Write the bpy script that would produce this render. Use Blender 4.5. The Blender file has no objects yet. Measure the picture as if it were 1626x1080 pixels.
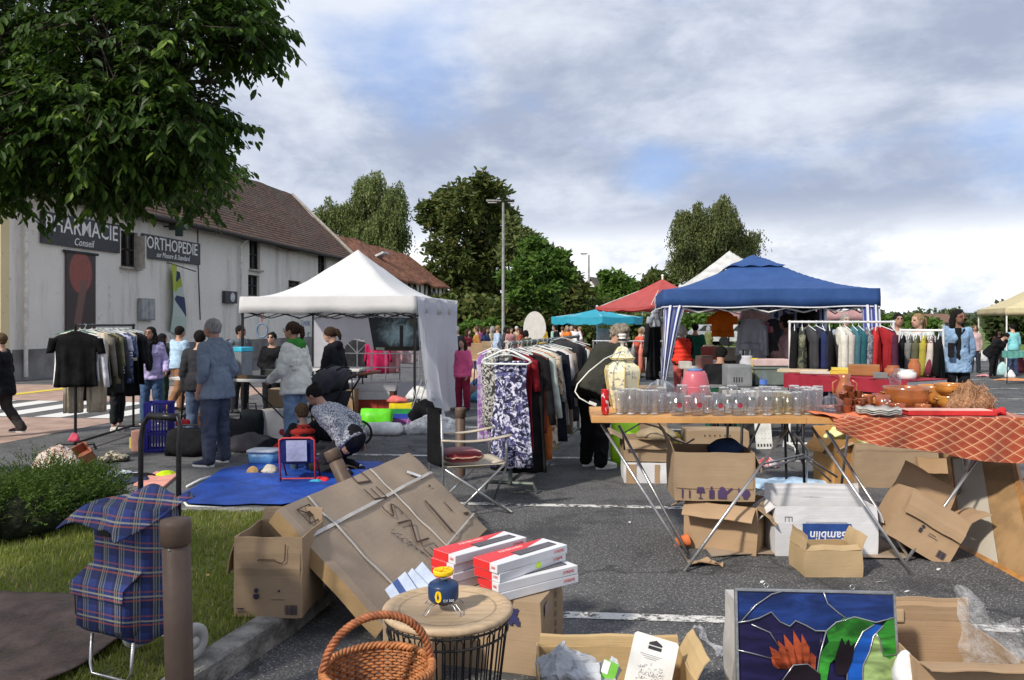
import bpy,bmesh,math,random
from mathutils import Vector as V,Matrix,noise,Euler
sc=bpy.context.scene
R=random.Random(11)
rad=math.radians
pi=math.pi
H,HY,F=1.6,512.0,1250.0
cam=bpy.data.objects.new('camera',bpy.data.cameras.new('camera'))
sc.collection.objects.link(cam);sc.camera=cam
cam.location=(0,0,H);cam.rotation_euler=(rad(90),0,0)
cam.data.sensor_width=36;cam.data.lens=F/1626*36
cam.data.shift_y=-(540-HY)/1626;cam.data.clip_end=3000;cam.data.clip_start=0.05
SUN_AZ,SUN_EL=rad(224),rad(40)
sd=V((math.sin(SUN_AZ)*math.cos(SUN_EL),math.cos(SUN_AZ)*math.cos(SUN_EL),math.sin(SUN_EL)))
sl=bpy.data.lights.new('sun','SUN');sl.energy=3.1;sl.angle=rad(4);sl.color=(1,.93,.82)
so=bpy.data.objects.new('sun',sl);sc.collection.objects.link(so)
so.rotation_euler=(-sd).to_track_quat('-Z','Y').to_euler()
w=bpy.data.worlds.new('World');sc.world=w;w.use_nodes=True
nt=w.node_tree;nt.nodes.clear()
def wn(t,**k):
 n=nt.nodes.new(t)
 for a,b in k.items():
  if a in n.inputs:n.inputs[a].default_value=b
  else:setattr(n,a,b)
 return n
def wl(a,b):nt.links.new(a,b)
def wmath(op,a,b=None,c=None,clamp=False):
 n=nt.nodes.new('ShaderNodeMath');n.operation=op;n.use_clamp=clamp
 for i,x in enumerate((a,b,c)):
  if x is None:continue
  if hasattr(x,'links'):wl(x,n.inputs[i])
  else:n.inputs[i].default_value=x
 return n.outputs[0]
def wmix(f,a,b):
 n=nt.nodes.new('ShaderNodeMix');n.data_type='RGBA'
 for i,x in((0,f),(6,a),(7,b)):
  if hasattr(x,'links'):wl(x,n.inputs[i])
  else:n.inputs[i].default_value=x if i==0 else(*x,1)
 return n.outputs[2]
tc=wn('ShaderNodeTexCoord');sep=wn('ShaderNodeSeparateXYZ');wl(tc.outputs['Generated'],sep.inputs[0])
sky=wn('ShaderNodeTexSky');sky.sky_type='NISHITA';sky.sun_disc=False
sky.sun_elevation=SUN_EL;sky.sun_rotation=SUN_AZ
zc=wmath('MAXIMUM',sep.outputs[2],0.0)
den=wmath('ADD',zc,0.16)
cx=wmath('DIVIDE',sep.outputs[0],den);cy=wmath('DIVIDE',sep.outputs[1],den)
cmb=wn('ShaderNodeCombineXYZ');wl(cx,cmb.inputs[0]);wl(cy,cmb.inputs[1])
def wnoise(scale,det,rough,off,dist=0.0,stretch=None):
 mp=wn('ShaderNodeMapping');mp.inputs['Location'].default_value=off
 if stretch:mp.inputs['Scale'].default_value=stretch
 wl(cmb.outputs[0],mp.inputs[0])
 n=wn('ShaderNodeTexNoise');n.inputs['Scale'].default_value=scale;n.inputs['Detail'].default_value=det
 n.inputs['Roughness'].default_value=rough;n.inputs['Distortion'].default_value=dist
 wl(mp.outputs[0],n.inputs[0]);return n.outputs[0]
def ramp(x,a,b):
 n=wn('ShaderNodeMapRange');n.interpolation_type='SMOOTHSTEP';wl(x,n.inputs[0])
 n.inputs[1].default_value=a;n.inputs[2].default_value=b;return n.outputs[0]
def dnoise(scale,det,rough,off,st=(1,1,2.4),dist=0.0):
 mp=wn('ShaderNodeMapping');mp.inputs['Location'].default_value=off;mp.inputs['Scale'].default_value=st
 wl(tc.outputs['Generated'],mp.inputs[0]);n=wn('ShaderNodeTexNoise');n.inputs['Scale'].default_value=scale
 n.inputs['Detail'].default_value=det;n.inputs['Roughness'].default_value=rough;n.inputs['Distortion'].default_value=dist
 wl(mp.outputs[0],n.inputs[0]);return n.outputs[0]
n1=dnoise(2.6,7,.52,(5.35,1.7,0.4))
n2a=dnoise(2.7,10,.60,(8.2,4.4,0),(1,1,2.0),.15);n2=wmath('ADD',wmath('MULTIPLY',n2a,.78),wmath('MULTIPLY',dnoise(8.5,8,.62,(2,4.4,1),(1,1,2.4),.3),.22))
n3=dnoise(1.7,5,.5,(1.3,9.5,2))
K=10.0
def kc(r,g,b):return(r*K,g*K,b*K)
grey=wmix(ramp(n2,.38,.62),kc(.30,.345,.455),kc(.58,.62,.70))
grey=wmix(wmath('MULTIPLY',ramp(n3,.5,.75),.8),grey,kc(.70,.73,.79))
bluesky=wmix(0.25,(sky.outputs[0].links and(0,0,0))or(0,0,0),(0,0,0))
bs=nt.nodes.new('ShaderNodeMix');bs.data_type='RGBA';bs.blend_type='MIX';bs.inputs[0].default_value=.55
wl(sky.outputs[0],bs.inputs[6]);bs.inputs[7].default_value=(*kc(.22,.38,.78),1)
def patch(px,py,rr,st):
 d_=V(((px-813)/F,1,(HY-py)/F)).normalized();vm=wn('ShaderNodeVectorMath',operation='DISTANCE');wl(tc.outputs['Generated'],vm.inputs[0]);vm.inputs[1].default_value=d_
 n_=wn('ShaderNodeMapRange');n_.interpolation_type='SMOOTHSTEP';wl(vm.outputs['Value'],n_.inputs[0]);n_.inputs[1].default_value=rr;n_.inputs[2].default_value=0;n_.inputs[3].default_value=0;n_.inputs[4].default_value=st;return n_.outputs[0]
bf=n1
for q_ in((735,95,.13,.14),(620,160,.09,.08),(1040,265,.07,.14),(1290,120,.08,.10),(1600,200,.12,.08),(850,170,.06,.08)):bf=wmath('ADD',bf,patch(*q_))
up=wmix(wmath('MULTIPLY',ramp(wmath('ADD',bf,wmath('MULTIPLY',wmath('SUBTRACT',n2,.5),-.35)),.54,.78),.7),grey,bs.outputs[2])
low=wmix(ramp(n2,.38,.54),kc(.50,.54,.62),kc(.95,.96,.98))
lowness=wmath('ADD',sep.outputs[2],wmath('MULTIPLY',wmath('SUBTRACT',n2,.5),.22))
col=wmix(ramp(lowness,.075,.135),low,up)
bgn=wn('ShaderNodeBackground');bgn.inputs[1].default_value=0.1;wl(col,bgn.inputs[0])
ow=wn('ShaderNodeOutputWorld');wl(bgn.outputs[0],ow.inputs[0])
sc.view_settings.view_transform='Standard';sc.view_settings.look='None'
sc.view_settings.exposure=0.47;sc.view_settings.gamma=1.0
sc.render.engine='CYCLES'
sc.cycles.use_denoising=True
sc.cycles.max_bounces=8;sc.cycles.transparent_max_bounces=24;sc.cycles.transmission_bounces=6
sc.cycles.caustics_reflective=False;sc.cycles.caustics_refractive=False
def P(px,py,d):return V(((px-813)/F*d,d,H-(py-HY)/F*d))
def G(px,py,z=0.0):
 d=(H-z)*F/(py-HY);return V(((px-813)/F*d,d,z))
def D(py,z=0.0):return(H-z)*F/(py-HY)
MATS={}
def newmat(name):
 m=bpy.data.materials.new(name);m.use_nodes=True
 t=m.node_tree;b=t.nodes['Principled BSDF'];return m,t,b
class NT:
 """tiny node helper"""
 def __init__(s,t):s.t=t
 def n(s,typ,**k):
  x=s.t.nodes.new(typ)
  for a,b in k.items():
   key=a.replace('_',' ')
   if key in x.inputs:s.put(x.inputs[key],b)
   else:setattr(x,a,b)
  return x
 def put(s,i,v):
  if hasattr(v,'links'):s.t.links.new(v,i)
  elif isinstance(v,tuple)and len(v)==3 and i.type=='RGBA':i.default_value=(*v,1)
  else:i.default_value=v
 def m(s,op,a,b=None,clamp=False):
  x=s.t.nodes.new('ShaderNodeMath');x.operation=op;x.use_clamp=clamp
  s.put(x.inputs[0],a)
  if b is not None:s.put(x.inputs[1],b)
  return x.outputs[0]
 def mix(s,f,a,b,mode='MIX'):
  x=s.t.nodes.new('ShaderNodeMix');x.data_type='RGBA';x.blend_type=mode
  s.put(x.inputs[0],f);s.put(x.inputs[6],a);s.put(x.inputs[7],b);return x.outputs[2]
 def noise(s,scale,det=4,rough=.55,co=None,dist=0.0):
  x=s.t.nodes.new('ShaderNodeTexNoise');x.inputs['Scale'].default_value=scale
  x.inputs['Detail'].default_value=det;x.inputs['Roughness'].default_value=rough
  x.inputs['Distortion'].default_value=dist
  s.t.links.new(co or s.co(),x.inputs[0]);return x.outputs[0]
 def co(s,kind='Object',scale=None,rot=None,loc=None):
  c=s.t.nodes.new('ShaderNodeTexCoord').outputs[kind]
  if scale or rot or loc:
   m=s.t.nodes.new('ShaderNodeMapping');s.t.links.new(c,m.inputs[0])
   if scale:m.inputs['Scale'].default_value=scale
   if rot:m.inputs['Rotation'].default_value=rot
   if loc:m.inputs['Location'].default_value=loc
   return m.outputs[0]
  return c
 def step(s,x,a,b):
  n=s.t.nodes.new('ShaderNodeMapRange');n.interpolation_type='SMOOTHSTEP';s.put(n.inputs[0],x)
  n.inputs[1].default_value=a;n.inputs[2].default_value=b;return n.outputs[0]
 def bump(s,b,h,st=.3,d=.01):
  n=s.t.nodes.new('ShaderNodeBump');n.inputs['Strength'].default_value=st
  n.inputs['Distance'].default_value=d;s.put(n.inputs['Height'],h)
  s.t.links.new(n.outputs[0],b.inputs['Normal'])
def M(c,rough=.75,var=.18,ns=6,bump=.25,bs=30,metal=0,spec=.3,sheen=0,bd=.01,trans=0):
 """general procedural material: base colour with soft wear variation and a fine relief"""
 key=('M',tuple(c),rough,var,ns,bump,bs,metal,spec,sheen,trans)
 if key in MATS:return MATS[key]
 m,t,b=newmat('surface');N=NT(t)
 n=N.noise(ns,5)
 dark=tuple(x*(1-var)for x in c);lite=tuple(min(1,x*(1+var)+.004)for x in c)
 N.put(b.inputs['Base Color'],N.mix(N.step(n,.3,.7),dark,lite))
 b.inputs['Roughness'].default_value=rough;b.inputs['Metallic'].default_value=metal
 b.inputs['Specular IOR Level'].default_value=spec
 if sheen:b.inputs['Sheen Weight'].default_value=sheen
 if bump:N.bump(b,N.noise(bs,4),bump,bd)
 if trans:
  tr=N.n('ShaderNodeBsdfTranslucent');N.put(tr.inputs[0],tuple(c))
  mx=N.n('ShaderNodeMixShader');mx.inputs[0].default_value=trans
  t.links.new(b.outputs[0],mx.inputs[1]);t.links.new(tr.outputs[0],mx.inputs[2])
  t.links.new(mx.outputs[0],t.nodes['Material Output'].inputs[0])
 MATS[key]=m;return m
def fabric(c,var=.2):return M(c,rough=.9,var=var,ns=5,bump=.5,bs=9,spec=.1,bd=.03)
class MB:
 def __init__(s):s.bm=bmesh.new();s.mi=0;s.uv=None
 def _f(s,vs):
  try:f=s.bm.faces.new(vs);f.material_index=s.mi;return f
  except ValueError:return None
 def box(s,c,sz,rot=None,bev=0.0):
  x,y,z=[a/2 for a in sz];M_=(rot.to_matrix()if isinstance(rot,Euler)else rot)if rot is not None else Matrix.Identity(3)
  c=V(c);vs=[s.bm.verts.new(c+M_@V((i*x,j*y,k*z)))for k in(-1,1)for j in(-1,1)for i in(-1,1)]
  fs=[s._f([vs[i]for i in q])for q in((0,2,3,1),(4,5,7,6),(0,1,5,4),(2,6,7,3),(0,4,6,2),(1,3,7,5))]
  if bev:
   es=list({e for f in fs for e in f.edges})
   r=bmesh.ops.bevel(s.bm,geom=es,offset=bev,segments=2,affect='EDGES',profile=.7)
   for f in r['faces']:f.material_index=s.mi
  return s
 def quad(s,a,b,c,d):s._f([s.bm.verts.new(V(p))for p in(a,b,c,d)]);return s
 def poly(s,pts,th=None):
  """flat polygon; with th (a vector) a closed prism"""
  lo=[s.bm.verts.new(V(p))for p in pts];s._f(lo)
  if th is not None:
   hi=[s.bm.verts.new(V(p)+V(th))for p in pts];s._f(hi[::-1])
   for i in range(len(pts)):s._f([lo[i],hi[i],hi[(i+1)%len(pts)],lo[(i+1)%len(pts)]])
  return s
 def loft(s,rings,cap=True,closed=True):
  rv=[[s.bm.verts.new(V(p))for p in r]for r in rings]
  n=len(rv[0])
  for a,b in zip(rv,rv[1:]):
   for i in range(n if closed else n-1):s._f([a[i],a[(i+1)%n],b[(i+1)%n],b[i]])
  if cap and closed:s._f(rv[0][::-1]);s._f(rv[-1])
  return s
 def tube(s,pts,r,n=8,cap=True,closed=False):
  pts=[V(p)for p in pts];rr=r if isinstance(r,(list,tuple))else[r]*len(pts)
  rings=[];up=None
  for i,p in enumerate(pts):
   a=pts[i-1]if(i>0 or closed)else p;b=pts[(i+1)%len(pts)]if(i<len(pts)-1 or closed)else p
   t=(b-a)
   t=t.normalized()if t.length>1e-9 else V((0,0,1))
   if up is None:up=V((0,0,1))if abs(t.z)<.9 else V((1,0,0))
   x=t.cross(up)
   if x.length<1e-5:x=t.orthogonal()
   x.normalize();y=x.cross(t).normalized();up=y
   rings.append([p+(x*math.cos(q)+y*math.sin(q))*rr[i]for q in(2*pi*k/n for k in range(n))])
  if closed:rings.append(rings[0]);return s.loft(rings,False)
  return s.loft(rings,cap)
 def lathe(s,prof,n=24,c=(0,0,0),cap=False,sx=1,sy=1,mfn=None):
  c=V(c);rings=[[c+V((r*math.cos(2*pi*k/n)*sx,r*math.sin(2*pi*k/n)*sy,z))for k in range(n)]for r,z in prof]
  return s.loft(rings,cap)
 def ball(s,c,r,sub=2,m=None):
  rx=r if isinstance(r,(tuple,list))else(r,r,r)
  mt=Matrix.Translation(V(c))@(m.to_4x4()if m is not None else Matrix.Identity(4))@Matrix.Diagonal((*rx,1))
  k=bmesh.ops.create_icosphere(s.bm,subdivisions=sub,radius=1,matrix=mt)
  for v in k['verts']:
   for f in v.link_faces:f.material_index=s.mi
  return s
 def sheet(s,fn,nu,nv,th=0.0):
  """fn(u,v)->point; th = thickness downwards"""
  g=[[s.bm.verts.new(V(fn(i/nu,j/nv)))for i in range(nu+1)]for j in range(nv+1)]
  for j in range(nv):
   for i in range(nu):s._f([g[j][i],g[j][i+1],g[j+1][i+1],g[j+1][i]])
  if th:
   g2=[[s.bm.verts.new(v.co-V((0,0,th)))for v in r]for r in g]
   for j in range(nv):
    for i in range(nu):s._f([g2[j][i],g2[j+1][i],g2[j+1][i+1],g2[j][i+1]])
   ring=lambda g:g[0]+[r[-1]for r in g[1:]]+g[-1][-2::-1]+[r[0]for r in g[-2:0:-1]]
   a,b=ring(g),ring(g2)
   for i in range(len(a)):s._f([a[i],b[i],b[(i+1)%len(a)],a[(i+1)%len(a)]])
  return s
 def jitter(s,amp,sc_=3.0,seed=0):
  o=V((seed*7.1,seed*3.3,seed))
  for v in s.bm.verts:v.co+=noise.noise_vector(v.co*sc_+o)*amp
  return s
 def build(s,name,mats,parent=None,smooth=False,world=False,recalc=True):
  if recalc:bmesh.ops.recalc_face_normals(s.bm,faces=s.bm.faces)
  if world and parent is not None:s.bm.transform(MW(parent).inverted())
  me=bpy.data.meshes.new(name);s.bm.to_mesh(me);s.bm.free()
  for m in(mats if isinstance(mats,(list,tuple))else[mats]):me.materials.append(m)
  if smooth:me.shade_smooth()
  o=bpy.data.objects.new(name,me);sc.collection.objects.link(o)
  if parent is not None:o.parent=parent
  return o
def MW(o):
 m=Matrix.LocRotScale(o.location,o.rotation_euler,o.scale)
 return MW(o.parent)@m if o.parent else m
def tag(o,label,cat,group=None,kind=None):
 if kind:o['kind']=kind
 if label:o['label']=label
 if cat:o['category']=cat
 if group:o['group']=group
 return o
def struct(o):o['kind']='structure';return o
def thing(name,label,cat,loc=(0,0,0),rz=0.0,group=None,rot=None):
 o=bpy.data.objects.new(name,None);sc.collection.objects.link(o)
 o.empty_display_size=.1;o.location=V(loc);o.rotation_euler=rot or(0,0,rz)
 return tag(o,label,cat,group)
def dup(o,loc=None,rz=None,label=None,parent=None,group=None):
 c=o.copy();sc.collection.objects.link(c)
 if parent is not None:c.parent=parent
 if loc is not None:c.location=V(loc)
 if rz is not None:c.rotation_euler=(0,0,rz)
 if label:c['label']=label
 if group:c['group']=group
 for ch in list(o.children):dup(ch,parent=c)
 return c
TMP=bpy.data.scenes.new('workbench_tmp')
def evaluate(ob):
 TMP.collection.objects.link(ob);vl=TMP.view_layers[0];vl.update();dg=vl.depsgraph
 me=bpy.data.meshes.new_from_object(ob.evaluated_get(dg));return me
def text_mesh(txt,size,ext=.002,mat=None,parent=None,loc=(0,0,0),rot=(0,0,0),name='lettering',sx=1.0,shear=0,bold=0):
 cu=bpy.data.curves.new('t','FONT');cu.body=txt;cu.size=size;cu.extrude=ext
 cu.align_x='CENTER';cu.align_y='CENTER';cu.resolution_u=2;cu.shear=shear;cu.offset=bold
 ob=bpy.data.objects.new('t',cu);me=evaluate(ob)
 bpy.data.objects.remove(ob);bpy.data.curves.remove(cu)
 me.name=name;me.materials.clear();me.materials.append(mat)
 o=bpy.data.objects.new(name,me);sc.collection.objects.link(o)
 if parent is not None:o.parent=parent
 o.location=V(loc);o.rotation_euler=rot;o.scale=(sx,1,1)
 return o
def remesh(mb,vox,sm=6,amp=0,seed=0,asc=9):
 """one continuous surface out of overlapping closed shapes"""
 bmesh.ops.recalc_face_normals(mb.bm,faces=mb.bm.faces)
 me=bpy.data.meshes.new('r');mb.bm.to_mesh(me);mb.bm.free()
 ob=bpy.data.objects.new('r',me)
 a=ob.modifiers.new('r','REMESH');a.mode='VOXEL';a.voxel_size=vox
 b=ob.modifiers.new('s','SMOOTH');b.iterations=sm;b.factor=.5
 out=evaluate(ob)
 bpy.data.objects.remove(ob);bpy.data.meshes.remove(me)
 if amp:
  o_=V((seed*3.7,seed*1.9,seed*.7))
  for v in out.vertices:
   q=v.co*asc;q.z*=.6
   v.co+=v.normal*(noise.noise(q+o_)*amp*.5+amp*.15+abs(noise.noise(V((q.x*1.6+q.z,q.y*1.6,q.z*2.6))+o_))*amp*1.1)
 return out
def meshobj(me,name,mats,parent,smooth=True):
 me.name=name;me.materials.clear()
 for m in(mats if isinstance(mats,(list,tuple))else[mats]):me.materials.append(m)
 if smooth:me.shade_smooth()
 o=bpy.data.objects.new(name,me);sc.collection.objects.link(o)
 if parent is not None:o.parent=parent
 return o
 # ================= SETTING: ground =================
def mat_asphalt():
 m,t,b=newmat('asphalt');N=NT(t)
 big=N.noise(.35,6,.6);fine=N.noise(85,3,.7);spk=N.noise(160,2,.5);mid=N.noise(4,5,.65)
 c=N.mix(N.step(big,.35,.68),(.050,.050,.053),(.098,.098,.102))
 c=N.mix(N.m('MULTIPLY',N.step(mid,.45,.75),.45),c,(.025,.025,.028))
 c=N.mix(N.m('MULTIPLY',N.step(fine,.52,.70),.5),c,(.17,.17,.17))
 c=N.mix(N.m('MULTIPLY',N.step(N.noise(75,2,.6),.60,.66),.85),c,(.46,.45,.42));c=N.mix(N.m('MULTIPLY',N.step(N.noise(42,3,.8),.52,.60),.5),c,(.20,.195,.19));c=N.mix(N.m('MULTIPLY',N.step(N.noise(1.3,6,.72),.48,.62),.6),c,(.022,.022,.025))
 cr=N.n('ShaderNodeTexVoronoi',feature='DISTANCE_TO_EDGE');cr.inputs['Scale'].default_value=.32
 wob=N.n('ShaderNodeMapping');t.links.new(N.co(),wob.inputs[0])
 ad=N.n('ShaderNodeVectorMath',operation='ADD');t.links.new(N.co(),ad.inputs[0])
 nz=N.n('ShaderNodeTexNoise');nz.inputs['Scale'].default_value=1.6;nz.inputs['Detail'].default_value=5
 t.links.new(N.co(),nz.inputs[0]);t.links.new(nz.outputs[1],ad.inputs[1]);t.links.new(ad.outputs[0],cr.inputs[0])
 c=N.mix(N.m('MULTIPLY',N.m('LESS_THAN',cr.outputs[0],.006),.55),c,(.015,.015,.016))
 N.put(b.inputs['Base Color'],c);b.inputs['Roughness'].default_value=.86
 N.bump(b,N.m('ADD',fine,N.m('MULTIPLY',spk,.6)),.55,.008);return m
def mat_paint(c=(.62,.61,.58),wear=.5):
 m,t,b=newmat('worn_paint');N=NT(t)
 n=N.m('ADD',N.m('MULTIPLY',N.noise(26,5,.75),.6),N.m('MULTIPLY',N.noise(5,3),.4))
 N.put(b.inputs['Base Color'],N.mix(N.step(n,wear-.03,wear+.05),c,(.06,.06,.062)))
 b.inputs['Roughness'].default_value=.8;N.bump(b,N.noise(90),.4,.005);return m
def mat_grass(c1=(.07,.11,.022),c2=(.15,.17,.035),s=3):
 m,t,b=newmat('grass');N=NT(t)
 N.put(b.inputs['Base Color'],N.mix(N.m('MULTIPLY',N.step(N.noise(s*30,3),.3,.7),.5),N.mix(N.step(N.noise(s,5),.3,.7),c1,c2),(.05,.06,.02)))
 b.inputs['Roughness'].default_value=.9;N.bump(b,N.noise(60,4),.8,.03);return m
asph=mat_asphalt();paint=mat_paint()
struct(MB().poly([(-900,-60,0),(900,-60,0),(900,1600,0),(-900,1600,0)]).build('asphalt_ground',asph))
struct(MB().poly([(14,37,.02),(900,30,.02),(900,1500,.02),(-200,1500,.02),(-200,80,.02),(10,70,.02)]).build('grass_field',mat_grass((.08,.14,.02),(.14,.22,.035),.3)))
tdir=V((.148,.989,0));ndir=V((.989,-.148,0))
def UV(u,v,z=0):return ndir*u+tdir*v+V((0,0,z))
def strip(mb,u0,u1,v0,v1,z):mb.poly([UV(u0,v0,z),UV(u1,v0,z),UV(u1,v1,z),UV(u0,v1,z)])
pink=M((.36,.25,.20),rough=.9,var=.2,ns=3,bump=.5,bs=120)
m=MB();strip(m,-19,-8.2,5,11.9,.004);strip(m,-16,-8.2,14.5,18.2,.004);strip(m,-30,-8.2,1,5,.004)
struct(m.build('pavement',pink))
m=MB()
for k in range(5):strip(m,-12.9+k*.98,-12.4+k*.98,11.95,14.45,.006)
struct(m.build('crosswalk',mat_paint((.66,.65,.62),.62)))
m=MB();strip(m,-13.6,-13.3,12,17.5,.012)
struct(m.build('yellow_road_line',mat_paint((.65,.5,.04),.62)))
m=MB();c5,s5=math.cos(rad(-5.0)),math.sin(rad(-5.0))
def parkline(y,x0,x1,w_=.095):
 for a,b_ in((x0,x1),):
  p=[V((a,y+a*s5)),V((b_,y+b_*s5)),V((b_,y+w_+b_*s5)),V((a,y+w_+a*s5))]
  m.poly([(q[0],q[1],.004)for q in[(*r,0)for r in p]])
for y,x0,x1 in((4.28,-.9,9),(6.86,-.7,5),(9.3,-3.9,5),(11.9,-3.8,7),(14.5,-3.8,9),(17.3,-3.8,11),(20,-3,14),(23,6,16),(26,8,18)):
 parkline(y,x0,x1)
struct(m.build('parking_lines',paint))
LA=[(-9,3.0),(-1.55,2.6),(-1.28,3.5),(-1.12,4.05),(-1.02,4.55),(-1.15,5.4),(-1.5,6.1),(-1.95,6.32),(-4.5,6.42),(-9,6.6)]
LZ=.12
def inset(pts,d):
 c=V((-5,5));out=[]
 n_=len(pts)
 for i,p in enumerate(pts):
  a,b_=V(pts[i-1]),V(pts[(i+1)%n_]);t=(b_-a).normalized();out.append(V(p)+V((-t.y,t.x))*d)
 return out
inn=inset(LA,.13)
m=MB();m.poly([(*p,LZ-.012)for p in inn],(0,0,-.2));struct(m.build('lawn_ground',mat_grass((.09,.12,.025),(.17,.17,.05),4)))
m=MB();rings=[]
for p,q in zip(LA,inn):rings.append([(*p,-.05),(*p,LZ-.01),(p[0]*.93+q[0]*.07,p[1]*.93+q[1]*.07,LZ),(q.x,q.y,LZ),(q.x,q.y,-.05)])
m.loft(rings+[rings[0]],False);m.jitter(.006,9)
kerb=struct(m.build('kerb',M((.25,.24,.22),rough=.95,var=.45,ns=9,bump=.9,bs=45,bd=.02)))
def inside(x,y,poly):
 c=False;j=len(poly)-1
 for i in range(len(poly)):
  xi,yi=poly[i][0],poly[i][1];xj,yj=poly[j][0],poly[j][1]
  if(yi>y)!=(yj>y)and x<(xj-xi)*(y-yi)/(yj-yi)+xi:c=not c
  j=i
 return c
def leafmat(c1,c2,c3=None,tr=.25,ns=1.2,rough=.6):
 m,t,b=newmat('foliage');N=NT(t)
 geo=N.n('ShaderNodeNewGeometry');n=N.noise(ns,3)
 f=N.m('ADD',N.m('MULTIPLY',geo.outputs['Random Per Island'],.55),N.m('MULTIPLY',N.step(n,.3,.7),.45))
 c=N.mix(f,c1,c2)
 if c3:c=N.mix(N.m('GREATER_THAN',geo.outputs['Random Per Island'],.93),c,c3)
 N.put(b.inputs['Base Color'],c);b.inputs['Roughness'].default_value=rough;b.inputs['Specular IOR Level'].default_value=.25
 T_=N.n('ShaderNodeBsdfTranslucent');N.put(T_.inputs[0],N.mix(.5,c,tuple(min(1,x*1.5)for x in c2)))
 mx=N.n('ShaderNodeMixShader');mx.inputs[0].default_value=tr
 t.links.new(b.outputs[0],mx.inputs[1]);t.links.new(T_.outputs[0],mx.inputs[2]);t.links.new(mx.outputs[0],t.nodes['Material Output'].inputs[0])
 return m
rg=random.Random(3);vs,fs=[],[]
patch=lambda x,y:noise.noise(V((x*1.7,y*1.7,0)))
for i in range(60000):
 y=3.0+rg.random()**1.25*3.5;x=-5.2+rg.random()*4.4
 if(x*F/y+813)<-60 or not inside(x,y,inn):continue
 h=(.018+.018*rg.random())*(1.25+.6*patch(x,y));a=rg.random()*2*pi;wv=.0035+.003*rg.random();ln=rg.random()*.03
 b0=len(vs);dx,dy=math.cos(a),math.sin(a)
 vs+=[(x-dy*wv,y+dx*wv,LZ-.015),(x+dy*wv,y-dx*wv,LZ-.015),(x+dx*ln,y+dy*ln,LZ-.012+h)]
 fs.append((b0,b0+1,b0+2))
me=bpy.data.meshes.new('grass_blades');me.from_pydata(vs,[],fs);me.materials.append(leafmat((.10,.15,.02),(.30,.33,.07),(.45,.38,.15),.35,2.0))
o=bpy.data.objects.new('grass_blades',me);sc.collection.objects.link(o)
tag(o,'short mown grass covering the lawn inside the kerb','grass',kind='stuff')
# ================= building on the left =================
def mat_plaster(c=(.78,.745,.68)):
 m,t,b=newmat('plaster');N=NT(t)
 big=N.noise(.28,6,.6);st=N.noise(1,6,.7,N.co(scale=(1.6,1.6,.22)));sp=N.noise(3.2,8,.8)
 cc=N.mix(N.step(big,.3,.7),tuple(x*.86 for x in c),c)
 cc=N.mix(N.m('MULTIPLY',N.step(st,.48,.74),.55),cc,(.30,.28,.25))
 cc=N.mix(N.m('MULTIPLY',N.step(sp,.60,.68),.75),cc,(.20,.185,.165))
 N.put(b.inputs['Base Color'],cc);b.inputs['Roughness'].default_value=.92;N.bump(b,N.noise(6,8,.7),.5,.05);return m
def mat_tiles():
 m,t,b=newmat('roof_tiles');N=NT(t)
 co=N.co(scale=(3.2,3.2,5.5));v=N.n('ShaderNodeTexVoronoi');v.inputs['Scale'].default_value=1.3;t.links.new(co,v.inputs[0])
 big=N.noise(.5,6,.65)
 c=N.mix(N.n('ShaderNodeSeparateColor').outputs[0],(.055,.030,.022),(.125,.064,.040))
 sc_=[x for x in t.nodes if x.type=='SEPARATE_COLOR'][0];t.links.new(v.outputs['Color'],sc_.inputs[0])
 c=N.mix(N.m('MULTIPLY',N.step(big,.48,.7),.7),c,(.07,.065,.045))
 N.put(b.inputs['Base Color'],c);b.inputs['Roughness'].default_value=.9
 wv=N.n('ShaderNodeTexWave',bands_direction='Z');wv.inputs['Scale'].default_value=2.2;wv.inputs['Distortion'].default_value=.6;t.links.new(N.co(),wv.inputs[0])
 N.bump(b,N.m('ADD',wv.outputs[1],N.m('MULTIPLY',v.outputs[0],1.2)),.8,.08);return m
plaster,tiles=mat_plaster(),mat_tiles()
darkwood=M((.035,.028,.022),var=.3);blk=M((.015,.015,.017),rough=.5);winm=M((.02,.022,.025),rough=.2,spec=.6)
zinc=M((.24,.245,.24),rough=.5,metal=.4);sillm=M((.36,.34,.30),var=.2)
UW=-13.6*.989-21.3*.148
V0,V1,V2=19.05,45.2,69.5
def vpx(px):
 k=(px-813)/F;return-(.989*UW-k*-.148*UW)/(.148-.989*k)
def zpx(px,py):
 v=vpx(px);return H-(py-HY)/F*(-.148*UW+.989*v)
def orect(x0,x1,y0,y1):return(vpx(x0),vpx(x1),zpx((x0+x1)/2,y1),zpx((x0+x1)/2,y0))
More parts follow.
